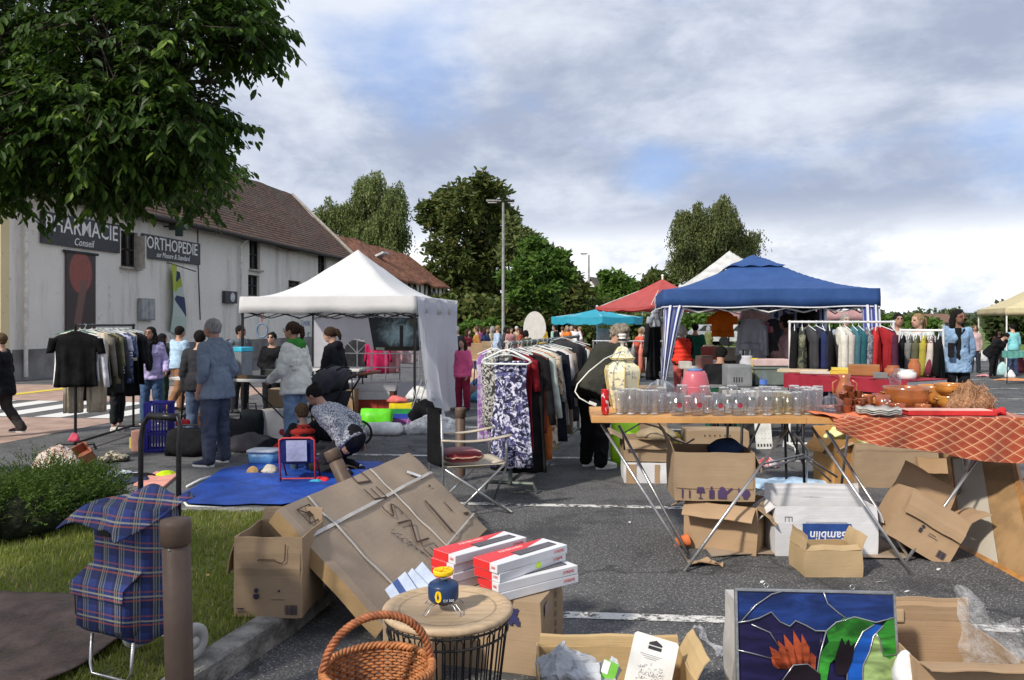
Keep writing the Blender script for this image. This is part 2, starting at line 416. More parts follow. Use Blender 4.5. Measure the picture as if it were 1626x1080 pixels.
def wallseg(T_,v0,v1,z0,z1,name='wall',mt=plaster,openings=()):
 """facade with real openings: a grid of cells minus the holes, 0.4 m thick"""
 vs_=sorted({v0,v1,*[o[0]for o in openings],*[o[1]for o in openings]});zs=sorted({z0,z1,*[o[2]for o in openings],*[o[3]for o in openings]})
 mb=MB()
 hole=lambda a,b_:any(o[0]<=a<o[1]and o[2]<=b_<o[3]for o in openings)
 vert={}
 def vt(u,v,z):
  k=(u,round(v,3),round(z,3))
  if k not in vert:vert[k]=mb.bm.verts.new(UV(u,v,z))
  return vert[k]
 for i in range(len(vs_)-1):
  for j in range(len(zs)-1):
   a,b_,c,d=vs_[i],vs_[i+1],zs[j],zs[j+1]
   if hole(a,c):continue
   for u in(UW,UW-.4):mb._f([vt(u,a,c),vt(u,b_,c),vt(u,b_,d),vt(u,a,d)])
   for ok,e in((i==0 or hole(vs_[i-1],c),(a,c,a,d)),(i==len(vs_)-2 or hole(b_,c),(b_,c,b_,d)),(j==0 or hole(a,zs[j-1]),(a,c,b_,c)),(j==len(zs)-2 or hole(a,d),(a,d,b_,d))):
    if ok:mb._f([vt(UW,e[0],e[1]),vt(UW,e[2],e[3]),vt(UW-.4,e[2],e[3]),vt(UW-.4,e[0],e[1])])
 return mb.build(name,mt,T_,world=True)
B1=thing('pharmacy_building','long white rendered building with brown tiled roof behind the pharmacy signs','building',UV(UW,30,0))
ops=[orect(192,219,368,424),orect(396,413,380,428),orect(394,412,437,470),orect(505,518,400,437),orect(458,478,446,457)]
wallseg(B1,V0,V1,0,5.55,openings=ops)
m=MB();m.poly([UV(UW,V0,0),UV(UW-7.4,V0,0),UV(UW-7.4,V0,5.5),UV(UW-3.7,V0,9.2),UV(UW,V0,5.5)][::-1],-tdir*.3)
m.build('gable_wall',mat_plaster((.72,.62,.36)),B1,world=True)
m=MB();m.poly([UV(UW,V1,0),UV(UW-7.4,V1,0),UV(UW-7.4,V1,5.5),UV(UW-3.7,V1,9.2),UV(UW,V1,5.5)],-tdir*.3)
m.build('gable_wall',plaster,B1,world=True)
m=MB();m.poly([UV(UW+.03,V0+.1,0),UV(UW+.03,V1,0),UV(UW+.03,V1,.85),UV(UW+.03,V0+.1,.85)],-ndir*.028)
m.build('plinth',M((.20,.19,.18),var=.35,ns=1,rough=.95),B1,world=True)
m=MB();rt=random.Random(5)
def roofface(u0,z0,u1,z1,v0,v1,sag=.12):
 nu,nv=10,36
 n_=V((z1-z0,0,-(u1-u0))).normalized()
 def fn(a,b_):
  v=v0+(v1-v0)*b_;u=u0+(u1-u0)*a;z=z0+(z1-z0)*a
  z+=noise.noise(V((u*.5,v*.35,1)))*sag-.25*sag*math.sin(pi*b_)+rt.uniform(-.02,.02)
  return UV(u,v,z)
 m.sheet(fn,nu,nv,.16)
roofface(UW+.45,5.3,UW-3.7,9.35,V0-.3,V1+.05);roofface(UW-7.9,5.2,UW-3.7,9.35,V0-.3,V1+.05)
m.build('roof',tiles,B1,world=True)
m=MB();m.tube([UV(UW+.55,V0,5.22),UV(UW+.55,V1,5.18)],.09,8);m.build('gutter',M((.05,.045,.04),metal=.3),B1,world=True)
m=MB();m.tube([UV(UW-3.7,V1+.1,9.4),UV(UW+.5,V1+.1,5.4)],.1,6);m.build('verge',M((.35,.32,.28)),B1,world=True)
for v_,zt in((V0+.45,5.2),(vpx(378),5.2)):
 m=MB();m.tube([UV(UW+.5,v_,zt),UV(UW+.14,v_,zt-.35),UV(UW+.12,v_,.9),UV(UW+.12,v_,.1)],.055,8)
 m.build('downpipe',M((.62,.60,.55)),B1,world=True)
m=MB();m.tube([UV(UW+.03,vpx(313),5.2),UV(UW+.03,vpx(314),3.6),UV(UW+.03,vpx(317),1.7)],.018,6);m.build('cable',blk,B1,world=True)
for a,b_,c,d in ops:
 wf=MB().box(UV(UW-.22,(a+b_)/2,(c+d)/2),(.05,b_-a,d-c),Euler((0,0,-rad(8.5)))).build('window',winm,B1,world=True)
 m=MB();q=UV(UW-.17,0,0)
 for vv in(a+.04,(a+b_)/2,b_-.04):m.box(UV(UW-.15,vv,(c+d)/2),(.05,.07,d-c),Euler((0,0,-rad(8.5))))
 for zz in(c+.04,d-.04,(c+d)/2):m.box(UV(UW-.155,(a+b_)/2,zz),(.05,b_-a,.06),Euler((0,0,-rad(8.5))))
 m.build('frame',darkwood,wf,world=True)
 MB().box(UV(UW+.04,(a+b_)/2,c-.05),(.22,b_-a+.16,.08),Euler((0,0,-rad(8.5)))).build('sill',sillm,wf,world=True)
rotF=rad(90-8.5)
B2=thing('half_timbered_building','lower half-timbered range with red tiled roof beyond the white building','building',UV(UW,57,0))
ops2=[(50.5,51.5,2.6,4.3),(58,59,2.6,4.3),(64,65,2.6,4.2)]
wallseg(B2,V1+.1,V2,0,4.9,openings=ops2)
for a,b_,c,d in ops2:MB().box(UV(UW-.2,(a+b_)/2,(c+d)/2),(.05,b_-a,d-c),Euler((0,0,-rad(8.5)))).build('window',winm,B2,world=True)
m=MB();v=V1+.6;beam=lambda a,b_,r=.07:m.tube([UV(UW+.05,*a),UV(UW+.05,*b_)],r,4)
k=0
while v<V2-.5:
 beam((v,1.9),(v,4.85))
 if k%3!=1:beam((v,2.1),(v+1.5,4.8),.06);beam((v+3.0,2.1),(v+1.5,4.8),.06)
 v+=1.55 if k%3 else 3.0;k+=1
beam((V1+.1,1.9),(V2,1.9),.1);beam((V1+.1,4.8),(V2,4.8),.1);m.build('timber_frame',darkwood,B2,world=True)
m=MB();roofface(UW+.5,4.75,UW-3.4,7.75,V1+.1,V2+.3,.3);roofface(UW-7.2,4.6,UW-3.4,7.75,V1+.1,V2+.3,.3)
tl2=M((.20,.082,.045),rough=.9,var=.55,ns=3,bump=.9,bs=7,bd=.06);m.build('roof',tl2,B2,world=True)
m=MB();m.poly([UV(UW,V2,0),UV(UW-6.8,V2,0),UV(UW-6.8,V2,4.8),UV(UW-3.4,V2,7.6),UV(UW,V2,4.8)],-tdir*.3);m.build('gable_wall',plaster,B2,world=True)
MB().box(UV(UW-1.9,56.5,6.5),(1.3,1.4,.15),Euler((0,rad(-25),-rad(8.5)))).build('skylight',M((.55,.6,.62),rough=.2),B2,world=True)
anth=M((.045,.047,.055),rough=.5,var=.1);white=M((.78,.78,.76),rough=.6,var=.04)
def sign(name,label,v0,v1,z0,z1,lines,mt=anth,cat='sign',off=.06):
 T_=thing(name,label,cat,UV(UW+off,(v0+v1)/2,(z0+z1)/2),0)
 T_.rotation_euler=(0,0,rotF)
 MB().box((0,0,0),(v1-v0,.05,z1-z0),bev=.008).build('panel',mt,T_)
 for txt,size,z,sx,sh in lines:
  text_mesh(txt,size,.004,white,T_,(0,-.032,z),(rad(90),0,0),'lettering',sx,sh,.004 if sh==0 else 0)
 return T_
sign('shop_sign','dark grey sign reading PHARMACIE Conseil half hidden by leaves',vpx(62),vpx(187),3.86,4.78,[('PHARMACIE',.68,.13,.88,0),('Conseil',.32,-.30,.9,.25)])
sign('shop_sign','dark grey sign reading ORTHOPEDIE sur Mesure & Standard',vpx(223),vpx(315),3.83,4.66,[('ORTHOPEDIE',.62,.12,.86,0),('sur Mesure & Standard',.27,-.25,.84,.25)])
pc=thing('pharmacy_cross','small dark bracket sign above the orthopedie sign','sign',UV(UW+.55,vpx(262),5.05),0)
m=MB();m.box((0,0,0),(.7,.12,.25),bev=.02);m.box((0,0,0),(.25,.124,.7),bev=.02);m.build('cross',M((.03,.05,.04)),pc);MB().tube([(-.35,0,0),(-.62,0,0)],.03,6).build('bracket',blk,pc)
def mat_poster():
 m,t,b=newmat('poster');N=NT(t);co=N.co();s=N.n('ShaderNodeSeparateXYZ');t.links.new(co,s.inputs[0])
 x,z=s.outputs[0],s.outputs[2]
 dx=N.m('MULTIPLY',N.m('ADD',x,.02),1.45);dz=N.m('MULTIPLY',N.m('SUBTRACT',z,.72),1.15)
 r=N.m('SQRT',N.m('ADD',N.m('MULTIPLY',dx,dx),N.m('MULTIPLY',dz,dz)))
 ball=N.m('SUBTRACT',1.0,N.step(r,.68,.78));n=N.noise(7,4)
 c=N.mix(ball,(.035,.022,.022),N.mix(n,(.16,.03,.025),(.33,.09,.07)))
 arm=N.m('ABSOLUTE',N.m('SUBTRACT',x,N.m('ADD',N.m('MULTIPLY',z,.22),.02)))
 a2=N.m('MULTIPLY',N.m('SUBTRACT',1.0,N.step(arm,.11,.2)),N.m('LESS_THAN',z,.5))
 c=N.mix(a2,c,N.mix(n,(.10,.04,.035),(.20,.10,.08)));N.put(b.inputs['Base Color'],c);b.inputs['Roughness'].default_value=.5;return m
T_=thing('banner','tall dark banner picturing a red ball held on a raised arm','banner',UV(UW+.05,(vpx(102)+vpx(149))/2,2.4),0);T_.rotation_euler=(0,0,rotF)
MB().box((0,0,0),(vpx(149)-vpx(102),.03,2.6)).build('poster',mat_poster(),T_);MB().box((0,-.02,1.32),(1.5,.07,.07)).build('top_rail',blk,T_)
def mat_flag():
 m,t,b=newmat('flag_print');N=NT(t);w_=N.n('ShaderNodeTexVoronoi');w_.inputs['Scale'].default_value=1.7;t.links.new(N.co(),w_.inputs[0])
 r=N.n('ShaderNodeValToRGB');r.color_ramp.interpolation='CONSTANT';e=r.color_ramp.elements
 e[0].color=(.40,.50,.44,1);e[1].position=.35;e[1].color=(.03,.045,.10,1)
 q=e.new(.6);q.color=(.34,.42,.05,1);q=e.new(.8);q.color=(.45,.52,.48,1)
 s=N.n('ShaderNodeSeparateColor');t.links.new(w_.outputs['Color'],s.inputs[0]);t.links.new(s.outputs[0],r.inputs[0]);N.put(b.inputs['Base Color'],r.outputs[0]);b.inputs['Roughness'].default_value=.7;return m
T_=thing('banner','narrow green and navy cloth banner hanging from a wall pole','banner',UV(UW+.06,(vpx(264)+vpx(288))/2-.1,3.72),rotF)
m=MB();m.sheet(lambda a,b_:V((-.35+.62*a*(1-.35*b_)+.55*b_*(a-.1),-.1-.12*math.sin(a*6+b_*3),-2.4*b_-.25*a)),12,20,0);m.build('cloth',mat_flag(),T_,smooth=True)
MB().tube([(-.4,.02,.05),(.62,-.5,-.22)],.02,6).build('pole',blk,T_)
for v_,z_,w_,h_,lb in((vpx(229),1.75,.8,.45,'grey twin meter box on the white wall'),(vpx(362),2.35,1.0,.5,'small black sign on the wall beside the white tent')):
 T_=thing('meter_box' if 'meter' in lb else 'wall_sign',lb,'box' if 'meter' in lb else 'sign',UV(UW+.09,v_,z_+.3),rotF)
 MB().box((0,0,0),(w_,.14,h_+.3 if 'meter' in lb else h_),bev=.015).build('casing',M((.26,.27,.27))if 'meter' in lb else anth,T_)
 if 'meter' in lb:
  for s_ in(-.23,.23):MB().box((s_*.85,-.08,0),(.34,.02,.66)).build('door',M((.32,.33,.33)),T_)
 else:MB().ball((.1,-.07,0),(.2,.012,.2),2).build('emblem',M((.5,.5,.5)),T_)
T_=thing('wall_shutter','pale open shutter beside the upper window under the tree','shutter',UV(UW+.3,vpx(219)-.32,3.95),rotF+rad(68))
MB().box((0,0,0),(.6,.05,1.1)).build('shutter_panel',M((.5,.48,.42)),T_)
# ================= trees =================
def leafcloud(blobs,n,size,rng,flat=.6,kind='leaf',seed=0,droop=0.0,shell=.35,sats=0,gap=-.12):
 """leaf-sized faces spread through a union of blobs; clumped by noise so that gaps stay"""
 vs,fs=[],[];sat=[]
 if sats:
  for c,r,*sq in blobs:
   for _ in range(sats):
    d=V((rng.gauss(0,1),rng.gauss(0,1),rng.gauss(.15,.9))).normalized();sat.append((V(c)+d*r*rng.uniform(.85,1.12),r*rng.uniform(.22,.42)))
  blobs=[(c,r*.93,*sq)for c,r,*sq in blobs]+sat
 tot=sum(b[1]**2 for b in blobs)
 for c,r,*sq in blobs:
  c=V(c);sz=sq[0]if sq else .85;k=int(n*r*r/tot)
  for i in range(k):
   for _ in range(6):
    d=V((rng.gauss(0,1),rng.gauss(0,1),rng.gauss(0,1))).normalized();rr=r*(1-shell*rng.random()**1.5*2 if rng.random()<.85 else rng.random())
    p=c+V((d.x*rr,d.y*rr,d.z*rr*sz))
    if noise.noise(p*(2.2/max(r,.6))+V((seed,0,0)))>gap+.1*rng.random():break
    p=None
   if p is None:continue
   p+=d*r*.12*noise.noise(p*3/r)
   s=size*rng.uniform(.6,1.3);a=V((rng.gauss(0,1),rng.gauss(0,1),rng.gauss(0,flat))).normalized()
   if droop:a=(a*(1-droop)+V((0,0,-1))*droop).normalized()
   b_=a.cross(V((rng.gauss(0,1),rng.gauss(0,1),rng.gauss(0,1)))).normalized();q=len(vs)
   if droop:
    ln=rng.randint(5,9);q0=V(p);sw=V((rng.uniform(-.1,.1),rng.uniform(-.1,.1),-.30))
    for _ in range(ln):
     q=len(vs);a=(V((rng.gauss(0,.5),rng.gauss(0,.5),-1.0))).normalized();b_=a.cross(V((rng.gauss(0,1),rng.gauss(0,1),.1))).normalized();s_=size*rng.uniform(.6,1.1)
     vs+=[q0,q0+a*s_*.5+b_*s_*.22,q0+a*s_,q0+a*s_*.5-b_*s_*.22];fs.append((q,q+1,q+2,q+3));q0=q0+sw*rng.uniform(.7,1.2)+V((rng.gauss(0,.09),rng.gauss(0,.09),0))
   elif kind=='leaf':
    nn=a.cross(b_)*s*.10
    vs+=[p,p+a*s*.3+b_*s*.2+nn,p+a*s*.7+b_*s*.17+nn,p+a*s,p+a*s*.7-b_*s*.17+nn,p+a*s*.3-b_*s*.2+nn]
    fs+=[(q,q+1,q+2,q+3),(q,q+3,q+4,q+5)]
   else:
    vs+=[p,p+a*s*.5+b_*s*.38,p+a*s,p+a*s*.45-b_*s*.4];fs.append((q,q+1,q+2,q+3))
 return vs,fs
def pym(name,vs,fs,mt,parent):
 me=bpy.data.meshes.new(name);me.from_pydata([tuple(v)for v in vs],[],fs);me.materials.append(mt)
 o=bpy.data.objects.new(name,me);sc.collection.objects.link(o);o.parent=parent;return o
bark=M((.10,.085,.065),rough=.95,var=.4,ns=7,bump=.9,bs=25,bd=.03)
def branch(mb,a,b_,r0,r1,rng,wob=.1,n=5):
 pts=[];a,b_=V(a),V(b_)
 for i in range(n+1):
  f=i/n;p=a.lerp(b_,f);L=(b_-a).length
  if 0<i<n:p+=V((rng.uniform(-1,1),rng.uniform(-1,1),rng.uniform(-.5,.5)))*L*wob
  pts.append(p)
 mb.tube(pts,[r0+(r1-r0)*i/n for i in range(n+1)],7);return pts
def tree(label,base,blobs,mt,n=9000,size=.35,tr=.25,seed=1,cat='tree',name='tree',droop=0.,kind='c',shell=.35,trunk_top=None):
 rng=random.Random(seed);base=V(base)
 T_=thing(name,label,cat,base);bl=[(V(b_[0])-base,*b_[1:])for b_ in blobs]
 top=V(trunk_top)-base if trunk_top is not None else sum((b_[0]for b_ in bl),V((0,0,0)))/len(bl)
 m=MB();branch(m,(0,0,-.1),top,tr,tr*.45,rng,.03)
 for b_ in bl:
  st=top*rng.uniform(.45,.95);branch(m,st,b_[0],tr*.4,tr*.08,rng,.08)
  for _ in range(4):
   d=V((rng.gauss(0,1),rng.gauss(0,1),rng.gauss(0,.7))).normalized()*b_[1]*.85;branch(m,b_[0]-V((0,0,b_[1]*.2)),b_[0]+d,tr*.14,tr*.03,rng,.1,3)
 m.build('trunk',bark,T_,smooth=True)
 vs,fs=leafcloud(bl,n,size,rng,kind=kind,droop=droop,seed=seed,shell=shell,sats=6,gap=.02 if droop else-.08);pym('crown',vs,fs,mt,T_);return T_
def pb(px,py,rpx,d,sq=.9,dd=0):return(P(px,py,d+dd),rpx/F*d,sq)
def blobs(lst,d,seed,dd=2.0):
 r_=random.Random(seed);return[pb(x,y,r,d,(s[0]if s else .9),r_.uniform(-dd,dd))for x,y,r,*s in lst]
dkg=leafmat((.035,.058,.014),(.12,.15,.036),(.15,.13,.035));mdg=leafmat((.04,.09,.014),(.11,.20,.03))
wil=leafmat((.07,.10,.03),(.19,.23,.08),ns=.5);brc=leafmat((.06,.08,.028),(.16,.18,.065),ns=.5)
tree('big dark chestnut tree behind the tall street lamp',((748-813)/F*82,82,0),blobs([(745,330,52),(700,350,34),(790,345,38),(715,400,45),(770,400,50),(735,450,55),(690,450,26),(785,460,42),(720,495,35),(765,500,35),(700,320,22),(760,310,18),(735,308,16)],82,1,3),dkg,30000,.62,.5,1,kind='leaf')
tree('tall weeping willow behind the red tiled roof',G(590,533),blobs([(600,320,38,1.2),(570,330,26,1.2),(625,320,22,1.5),(596,285,16,1.3),(560,350,26),(530,335,22),(510,335,14),(615,365,30,1.5),(585,370,30,1.2),(632,345,12,3.0),(575,300,14,1.4),(635,300,9,2.)],92,2,3),wil,6500,0.42,.4,2,droop=.78,kind='leaf')
tree('round green tree with slim trunk in front of the dark trees',G(848,560),blobs([(850,420,34),(870,445,36),(825,445,28),(850,395,22),(875,420,24),(835,465,24),(865,472,22)],41.5,3,1.0),mdg,11000,.34,.14,3,kind='leaf',trunk_top=P(849,450,41.5))
tree('dark bushy tree right of the slim round tree',G(900,545),blobs([(895,450,32),(905,475,28),(880,470,30),(885,420,22),(915,490,18),(870,495,26)],56,4,1.5),dkg,8000,.5,.3,4,kind='leaf')
tree('pale treetop showing between the chestnut and the round tree',G(825,536),blobs([(822,375,22),(835,385,16),(815,400,24)],72,14,1.5),wil,3500,.7,.3,14,kind='leaf')
tree('tall birch tree behind the white tent peak',G(1135,534),blobs([(1110,370,34,1.1),(1090,350,20,1.1),(1150,350,28,1.1),(1150,385,34,1.0),(1100,410,36),(1180,390,24),(1150,325,15,1.3),(1108,335,14,1.4),(1190,375,16),(1080,400,20),(1140,420,30),(1078,365,12),(1175,415,24)],90,5,3),brc,7500,.38,.4,5,droop=.62,kind='leaf')
tree('small round green tree left of the red parasol',G(975,539),blobs([(975,450,24),(965,470,22),(990,470,24),(1000,488,16),(955,488,16)],72,6,1.5),mdg,4500,.6,.3,6,kind='leaf')
tree('low dark tree behind the red parasol pole',G(1045,537),blobs([(1040,450,22),(1055,460,22),(1025,465,18)],80,7,1.5),dkg,3500,.6,.3,7,kind='leaf')
def hedge(label,pts,h,mt,n,size,seed,wd=1.0,cat='hedge',name='hedge',wob=.25,kind='c'):
 rng=random.Random(seed);T_=thing(name,label,cat,(pts[0][0],pts[0][1],pts[0][2]if len(pts[0])>2 else 0));bl=[]
 for a,b_ in zip(pts,pts[1:]):
  a,b_=V((a[0],a[1],0)),V((b_[0],b_[1],0));L=(b_-a).length;k=max(2,int(L/(h*.5)))
  for i in range(k):
   p=a.lerp(b_,(i+.5)/k);r=h*(.5+rng.uniform(-wob,wob)*.4);bl.append((p+V((0,rng.uniform(-.2,.2)*wd,T_.location.z+h-r*1.0))-T_.location,r));bl.append((p+V((0,0,T_.location.z+h*.35))-T_.location,h*.45))
 vs,fs=leafcloud(bl,n,size,rng,kind=kind,seed=seed);pym('foliage',vs,fs,mt,T_)
 m=MB()
 for c,r in bl[::2]:branch(m,(c.x,c.y,0),c,.03*h,.01*h,rng)
 m.build('stems',bark,T_);return T_
hedge('long dark hedge behind the crowd at the far side of the car park',[(G(600,545).x,62),(G(935,545).x+1,58)],4.0,dkg,22000,.5,21)
hedge('bright green shrubs at the foot of the chestnut tree',[(G(735,552).x,48),(G(800,552).x,48)],1.9,mdg,6000,.3,22)
hedge('dark clipped hedge behind the turquoise parasol',[(G(925,552).x,50),(G(1060,552).x,50)],2.3,dkg,9000,.35,23)
hedge('green shrubs seen under the blue canopy',[(G(1060,545).x,58),(G(1290,545).x,60)],2.6,mdg,9000,.4,24)
o=hedge('mixed green shrubs behind the woman in the denim shirt',[(G(1280,540).x,70),(G(1500,540).x,74)],2.4,mdg,9000,.5,25)
o=hedge('dark tall shrubs behind the cream tent',[(G(1548,545).x,58),(G(1720,545).x,58)],3.3,leafmat((.03,.05,.012),(.07,.09,.03)),9000,.45,26)
m=MB()
def ridge(d,h0,seed,x0,x1):
 def fn(a,b_):
  x=x0+(x1-x0)*a;return V((x,d+b_*160,-1+(h0*(.75+.35*noise.noise(V((x/130,seed,0)))+.12*noise.noise(V((x/22,seed,2))))*math.sin(pi*min(1,.04+b_)))))
 m.sheet(fn,90,8)
ridge(330,7.5,1,-100,420);ridge(560,15,5,-200,700)
struct(m.build('hills',M((.055,.075,.035),var=.5,ns=.05,bump=.9,bs=.3,bd=2),smooth=True))
vs,fs=[],[];rw=random.Random(8)
for i in range(230):
 x=rw.uniform(20,330);d=rw.uniform(240,380);r=rw.uniform(2,4.2);v_,f_=leafcloud([((x,d,r*.8),r)],160,1.5,rw,kind='c',seed=i);q=len(vs);vs+=v_;fs+=[tuple(k+q for k in f)for f in f_]
me=bpy.data.meshes.new('distant_woods');me.from_pydata([tuple(v)for v in vs],[],fs);me.materials.append(leafmat((.05,.07,.03),(.09,.12,.045),ns=.03))
o=bpy.data.objects.new('distant_woods',me);sc.collection.objects.link(o);tag(o,'far line of woods along the horizon on the right','woods',kind='stuff')
def house(label,px,d,w_,h_,rh,rm,wm):
 c=V(((px-813)/F*d,d,0));T_=thing('house',label,'house',c,rad(12))
 MB().box((0,3,h_/2),(w_,6,h_)).build('wall',wm,T_)
 m=MB();m.loft([[(-w_/2-.3,-.4,h_+.003),(-w_/2-.3,6.4,h_+.003),(-w_/2-.3,3,h_+rh)],[(w_/2+.3,-.4,h_+.003),(w_/2+.3,6.4,h_+.003),(w_/2+.3,3,h_+rh)]]);m.build('roof',rm,T_)
 for i in(-1,1):MB().box((i*w_*.25,-.02,h_*.55),(1,.1,1.2)).build('window',winm,T_)
house('low house with brown roof far behind the blonde woman',1490,200,10,1.6,2.2,M((.17,.10,.07)),M((.55,.52,.46)))
T_=thing('house','white gabled house peeking out left of the red parasol','house',((938-813)/F*95,95,0),rad(-28))
m=MB();m.poly([(-2.6,0,0),(2.6,0,0),(2.6,0,3.2),(0,0,6.6),(-2.6,0,3.2)],(0,7,0));m.build('wall',white,T_)
m=MB();m.poly([(-3,-.2,2.9),(0,-.2,6.9),(0,-.2,7.1),(-3.2,-.2,2.9)],(0,7.4,0));m.poly([(3,-.2,2.9),(0,-.2,6.9),(0,-.2,7.1),(3.2,-.2,2.9)],(0,7.4,0));m.build('roof',M((.12,.10,.09)),T_)
fl=leafmat((.018,.045,.008),(.065,.125,.018),(.17,.27,.04),.35,1.5,.45)
T_=thing('tree','large leafy tree whose branches hang over the upper left corner','tree',(-6.6,7.6,LZ-.02))
rng=random.Random(77);m=MB();base=T_.location.copy();top=V((-6.4,7.5,3.6))-base
branch(m,(0,0,0),top,.26,.18,rng,.03)
hub=[]
spr=[(60,40,7,120),(170,60,6.6,120),(280,60,6.4,95),(360,50,6.6,70),(405,30,6.9,40),(60,170,6.6,110),(180,180,6.6,110),(280,170,6.6,90),(345,130,6.8,55),(390,95,7.1,36),(40,262,7,90),(150,238,6.9,85),(236,222,7,66),(300,240,7.1,50),(318,300,8.6,38),(345,305,9.5,38),(20,345,7.2,32),(85,325,7.2,30),(205,298,7.1,24),(250,275,7.4,20),(-60,100,7,160),(-60,300,7,120),(100,-60,7,120),(260,-50,7,100),(360,-20,7.1,70),(355,275,9.6,30),(330,180,7,28),(140,300,7.1,20)]
for q_ in((-5.3,1.4,3.7,1.0),(-4.4,.9,3.4,.9)):spr.append(q_)  # unseen sprays behind the camera, added to shade the near lawn
vs,fs=[],[]
def put_leaf(p,a,up,s):
 b_=a.cross(up).normalized();n_=b_.cross(a).normalized();q=len(vs)
 vs.extend([p,p+a*s*.28+b_*s*.2+n_*s*.05,p+a*s*.65+b_*s*.2+n_*s*.03,p+a*s-n_*s*.08,p+a*s*.65-b_*s*.2+n_*s*.03,p+a*s*.28-b_*s*.2+n_*s*.05])
 fs.extend([(q,q+1,q+2,q+3),(q,q+3,q+4,q+5)])
for px,py,d,rp in spr:
 if abs(px)<10 and rp<3:c=V((px,py,d))-base;r=rp;rp=r*150
 else:c=P(px,py,d)-base;r=rp/F*d
 st=top+V((rng.uniform(-.3,.3),rng.uniform(-.3,.3),rng.uniform(-.4,1.2)));branch(m,st,c,.055,.018,rng,.06,7)
 nt_=int(95*(rp/60)**1.75)+16
 for i in range(nt_):
  u=V((rng.gauss(0,1),rng.gauss(0,1.2),rng.gauss(0,1))).normalized()*(rng.random()**.42)*r*.98;p0=c+u
  if noise.noise(p0*1.5)<-.22:continue
  dr=(u.normalized()*.7+V((rng.uniform(-.5,.5),rng.uniform(-.5,.5),rng.uniform(-.6,.25)))).normalized()
  L=rng.uniform(.14,.38);p1=p0+dr*L
  if rng.random()<.35:m.tube([p0-dr*.25,p0,p1],[.007,.004,.002],4)
  k=rng.randint(8,13)
  for j in range(k):
   f=(j+.5)/k;side=1 if j%2 else-1
   lat=dr.cross(V((rng.gauss(0,.35),rng.gauss(0,.35),1))).normalized()*side
   a=(dr*.55+lat*.8+V((0,0,-.45-rng.random()*.5))).normalized()
   put_leaf(p0.lerp(p1,f),a,V((rng.gauss(0,.4),rng.gauss(0,.4),1)),rng.uniform(.04,.125))
m.build('trunk',bark,T_,smooth=True);pym('crown',vs,fs,fl,T_)
print('tree leaves',len(fs))
lz=LZ
hd=thing('hedge','low juniper hedge on the lawn beside the tartan shopping trolley','hedge',(-4.2,5.9,lz))
rng=random.Random(4);bl=[]
for x,y,r in((-5.3,6.1,.42),(-4.9,5.7,.4),(-4.4,6.1,.42),(-4.0,5.75,.4),(-3.6,6.05,.38),(-3.35,5.75,.34),(-4.6,5.3,.36),(-4.1,5.3,.34),(-3.7,5.35,.34),(-3.4,5.5,.32),(-3.2,5.95,.28),(-5.0,5.3,.36)):r*=.86;bl.append((V((x,y,lz+.19))-hd.location,r,.8))
vs,fs=[],[]
for c,r,sq in bl:
 for i in range(900):
  d=V((rng.gauss(0,1),rng.gauss(0,1),abs(rng.gauss(0,1))-.35)).normalized();p=c+V((d.x,d.y,d.z*sq))*r*rng.uniform(.55,.98)
  if noise.noise(p*4)<-.25:continue
  dr=(d+V((rng.gauss(0,.5),rng.gauss(0,.5),.35))).normalized();L=rng.uniform(.05,.12)
  for j in range(7):
   a=(dr+V((rng.gauss(0,.6),rng.gauss(0,.6),rng.gauss(0,.6)))).normalized();q0=p+dr*L*j/6;bb=a.orthogonal().normalized()*.0045;q=len(vs);vs+=[q0-bb,q0+bb,q0+a*rng.uniform(.014,.03)];fs.append((q,q+1,q+2))
pym('foliage',vs,fs,leafmat((.03,.06,.010),(.10,.17,.025),(.15,.22,.04),.3,3),hd)
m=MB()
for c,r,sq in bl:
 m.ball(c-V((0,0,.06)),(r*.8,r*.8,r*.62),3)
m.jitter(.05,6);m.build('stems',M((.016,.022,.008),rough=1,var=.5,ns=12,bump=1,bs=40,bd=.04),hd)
# ================= lamp posts =================
def lamp(label,px,py_top,d,heads,r=.075):
 T_=thing('street_lamp',label,'street lamp',((px-813)/F*d,d,0));h=H-(py_top-HY)/F*d
 m=MB();m.tube([(0,0,0),(0,0,.6),(0,0,.62),(0,0,h)],[r*1.5,r*1.45,r*1.05,r*.7],12);m.build('pole',zinc,T_,smooth=True)
 for s_ in heads:
  hd_=MB();L=.95*abs(s_);q=1 if s_>0 else-1
  hd_.loft([[(q*(.1+L*f),-.16*w_,h+.06*(1-f)+z*.16),(q*(.1+L*f),.16*w_,h+.06*(1-f)+z*.16)][0:2]+[(q*(.1+L*f),.16*w_,h+.12+z*.1),(q*(.1+L*f),-.16*w_,h+.12+z*.1)]for f,w_,z in((0,.6,0),(.3,1,.1),(1,.85,.3))]);a=hd_.build('lamp_head',M((.28,.27,.25),rough=.5)if s_<0 else M((.03,.03,.035)),T_)
  MB().box((q*(.1+L*.6),0,h-.005),(L*.6,.22,.03)).build('lamp_glass',M((.6,.6,.58),rough=.2),a)
 return T_
lamp('tall grey street lamp with two heads beside the big dark tree',799,322,40,(-.8,.5),.085)
lamp('slim street lamp with one head left of the red parasol',935,405,60,(-.55,),.09)
lamp('distant small street lamp just above the red parasol',1020,436,95,(-.6,),.09)
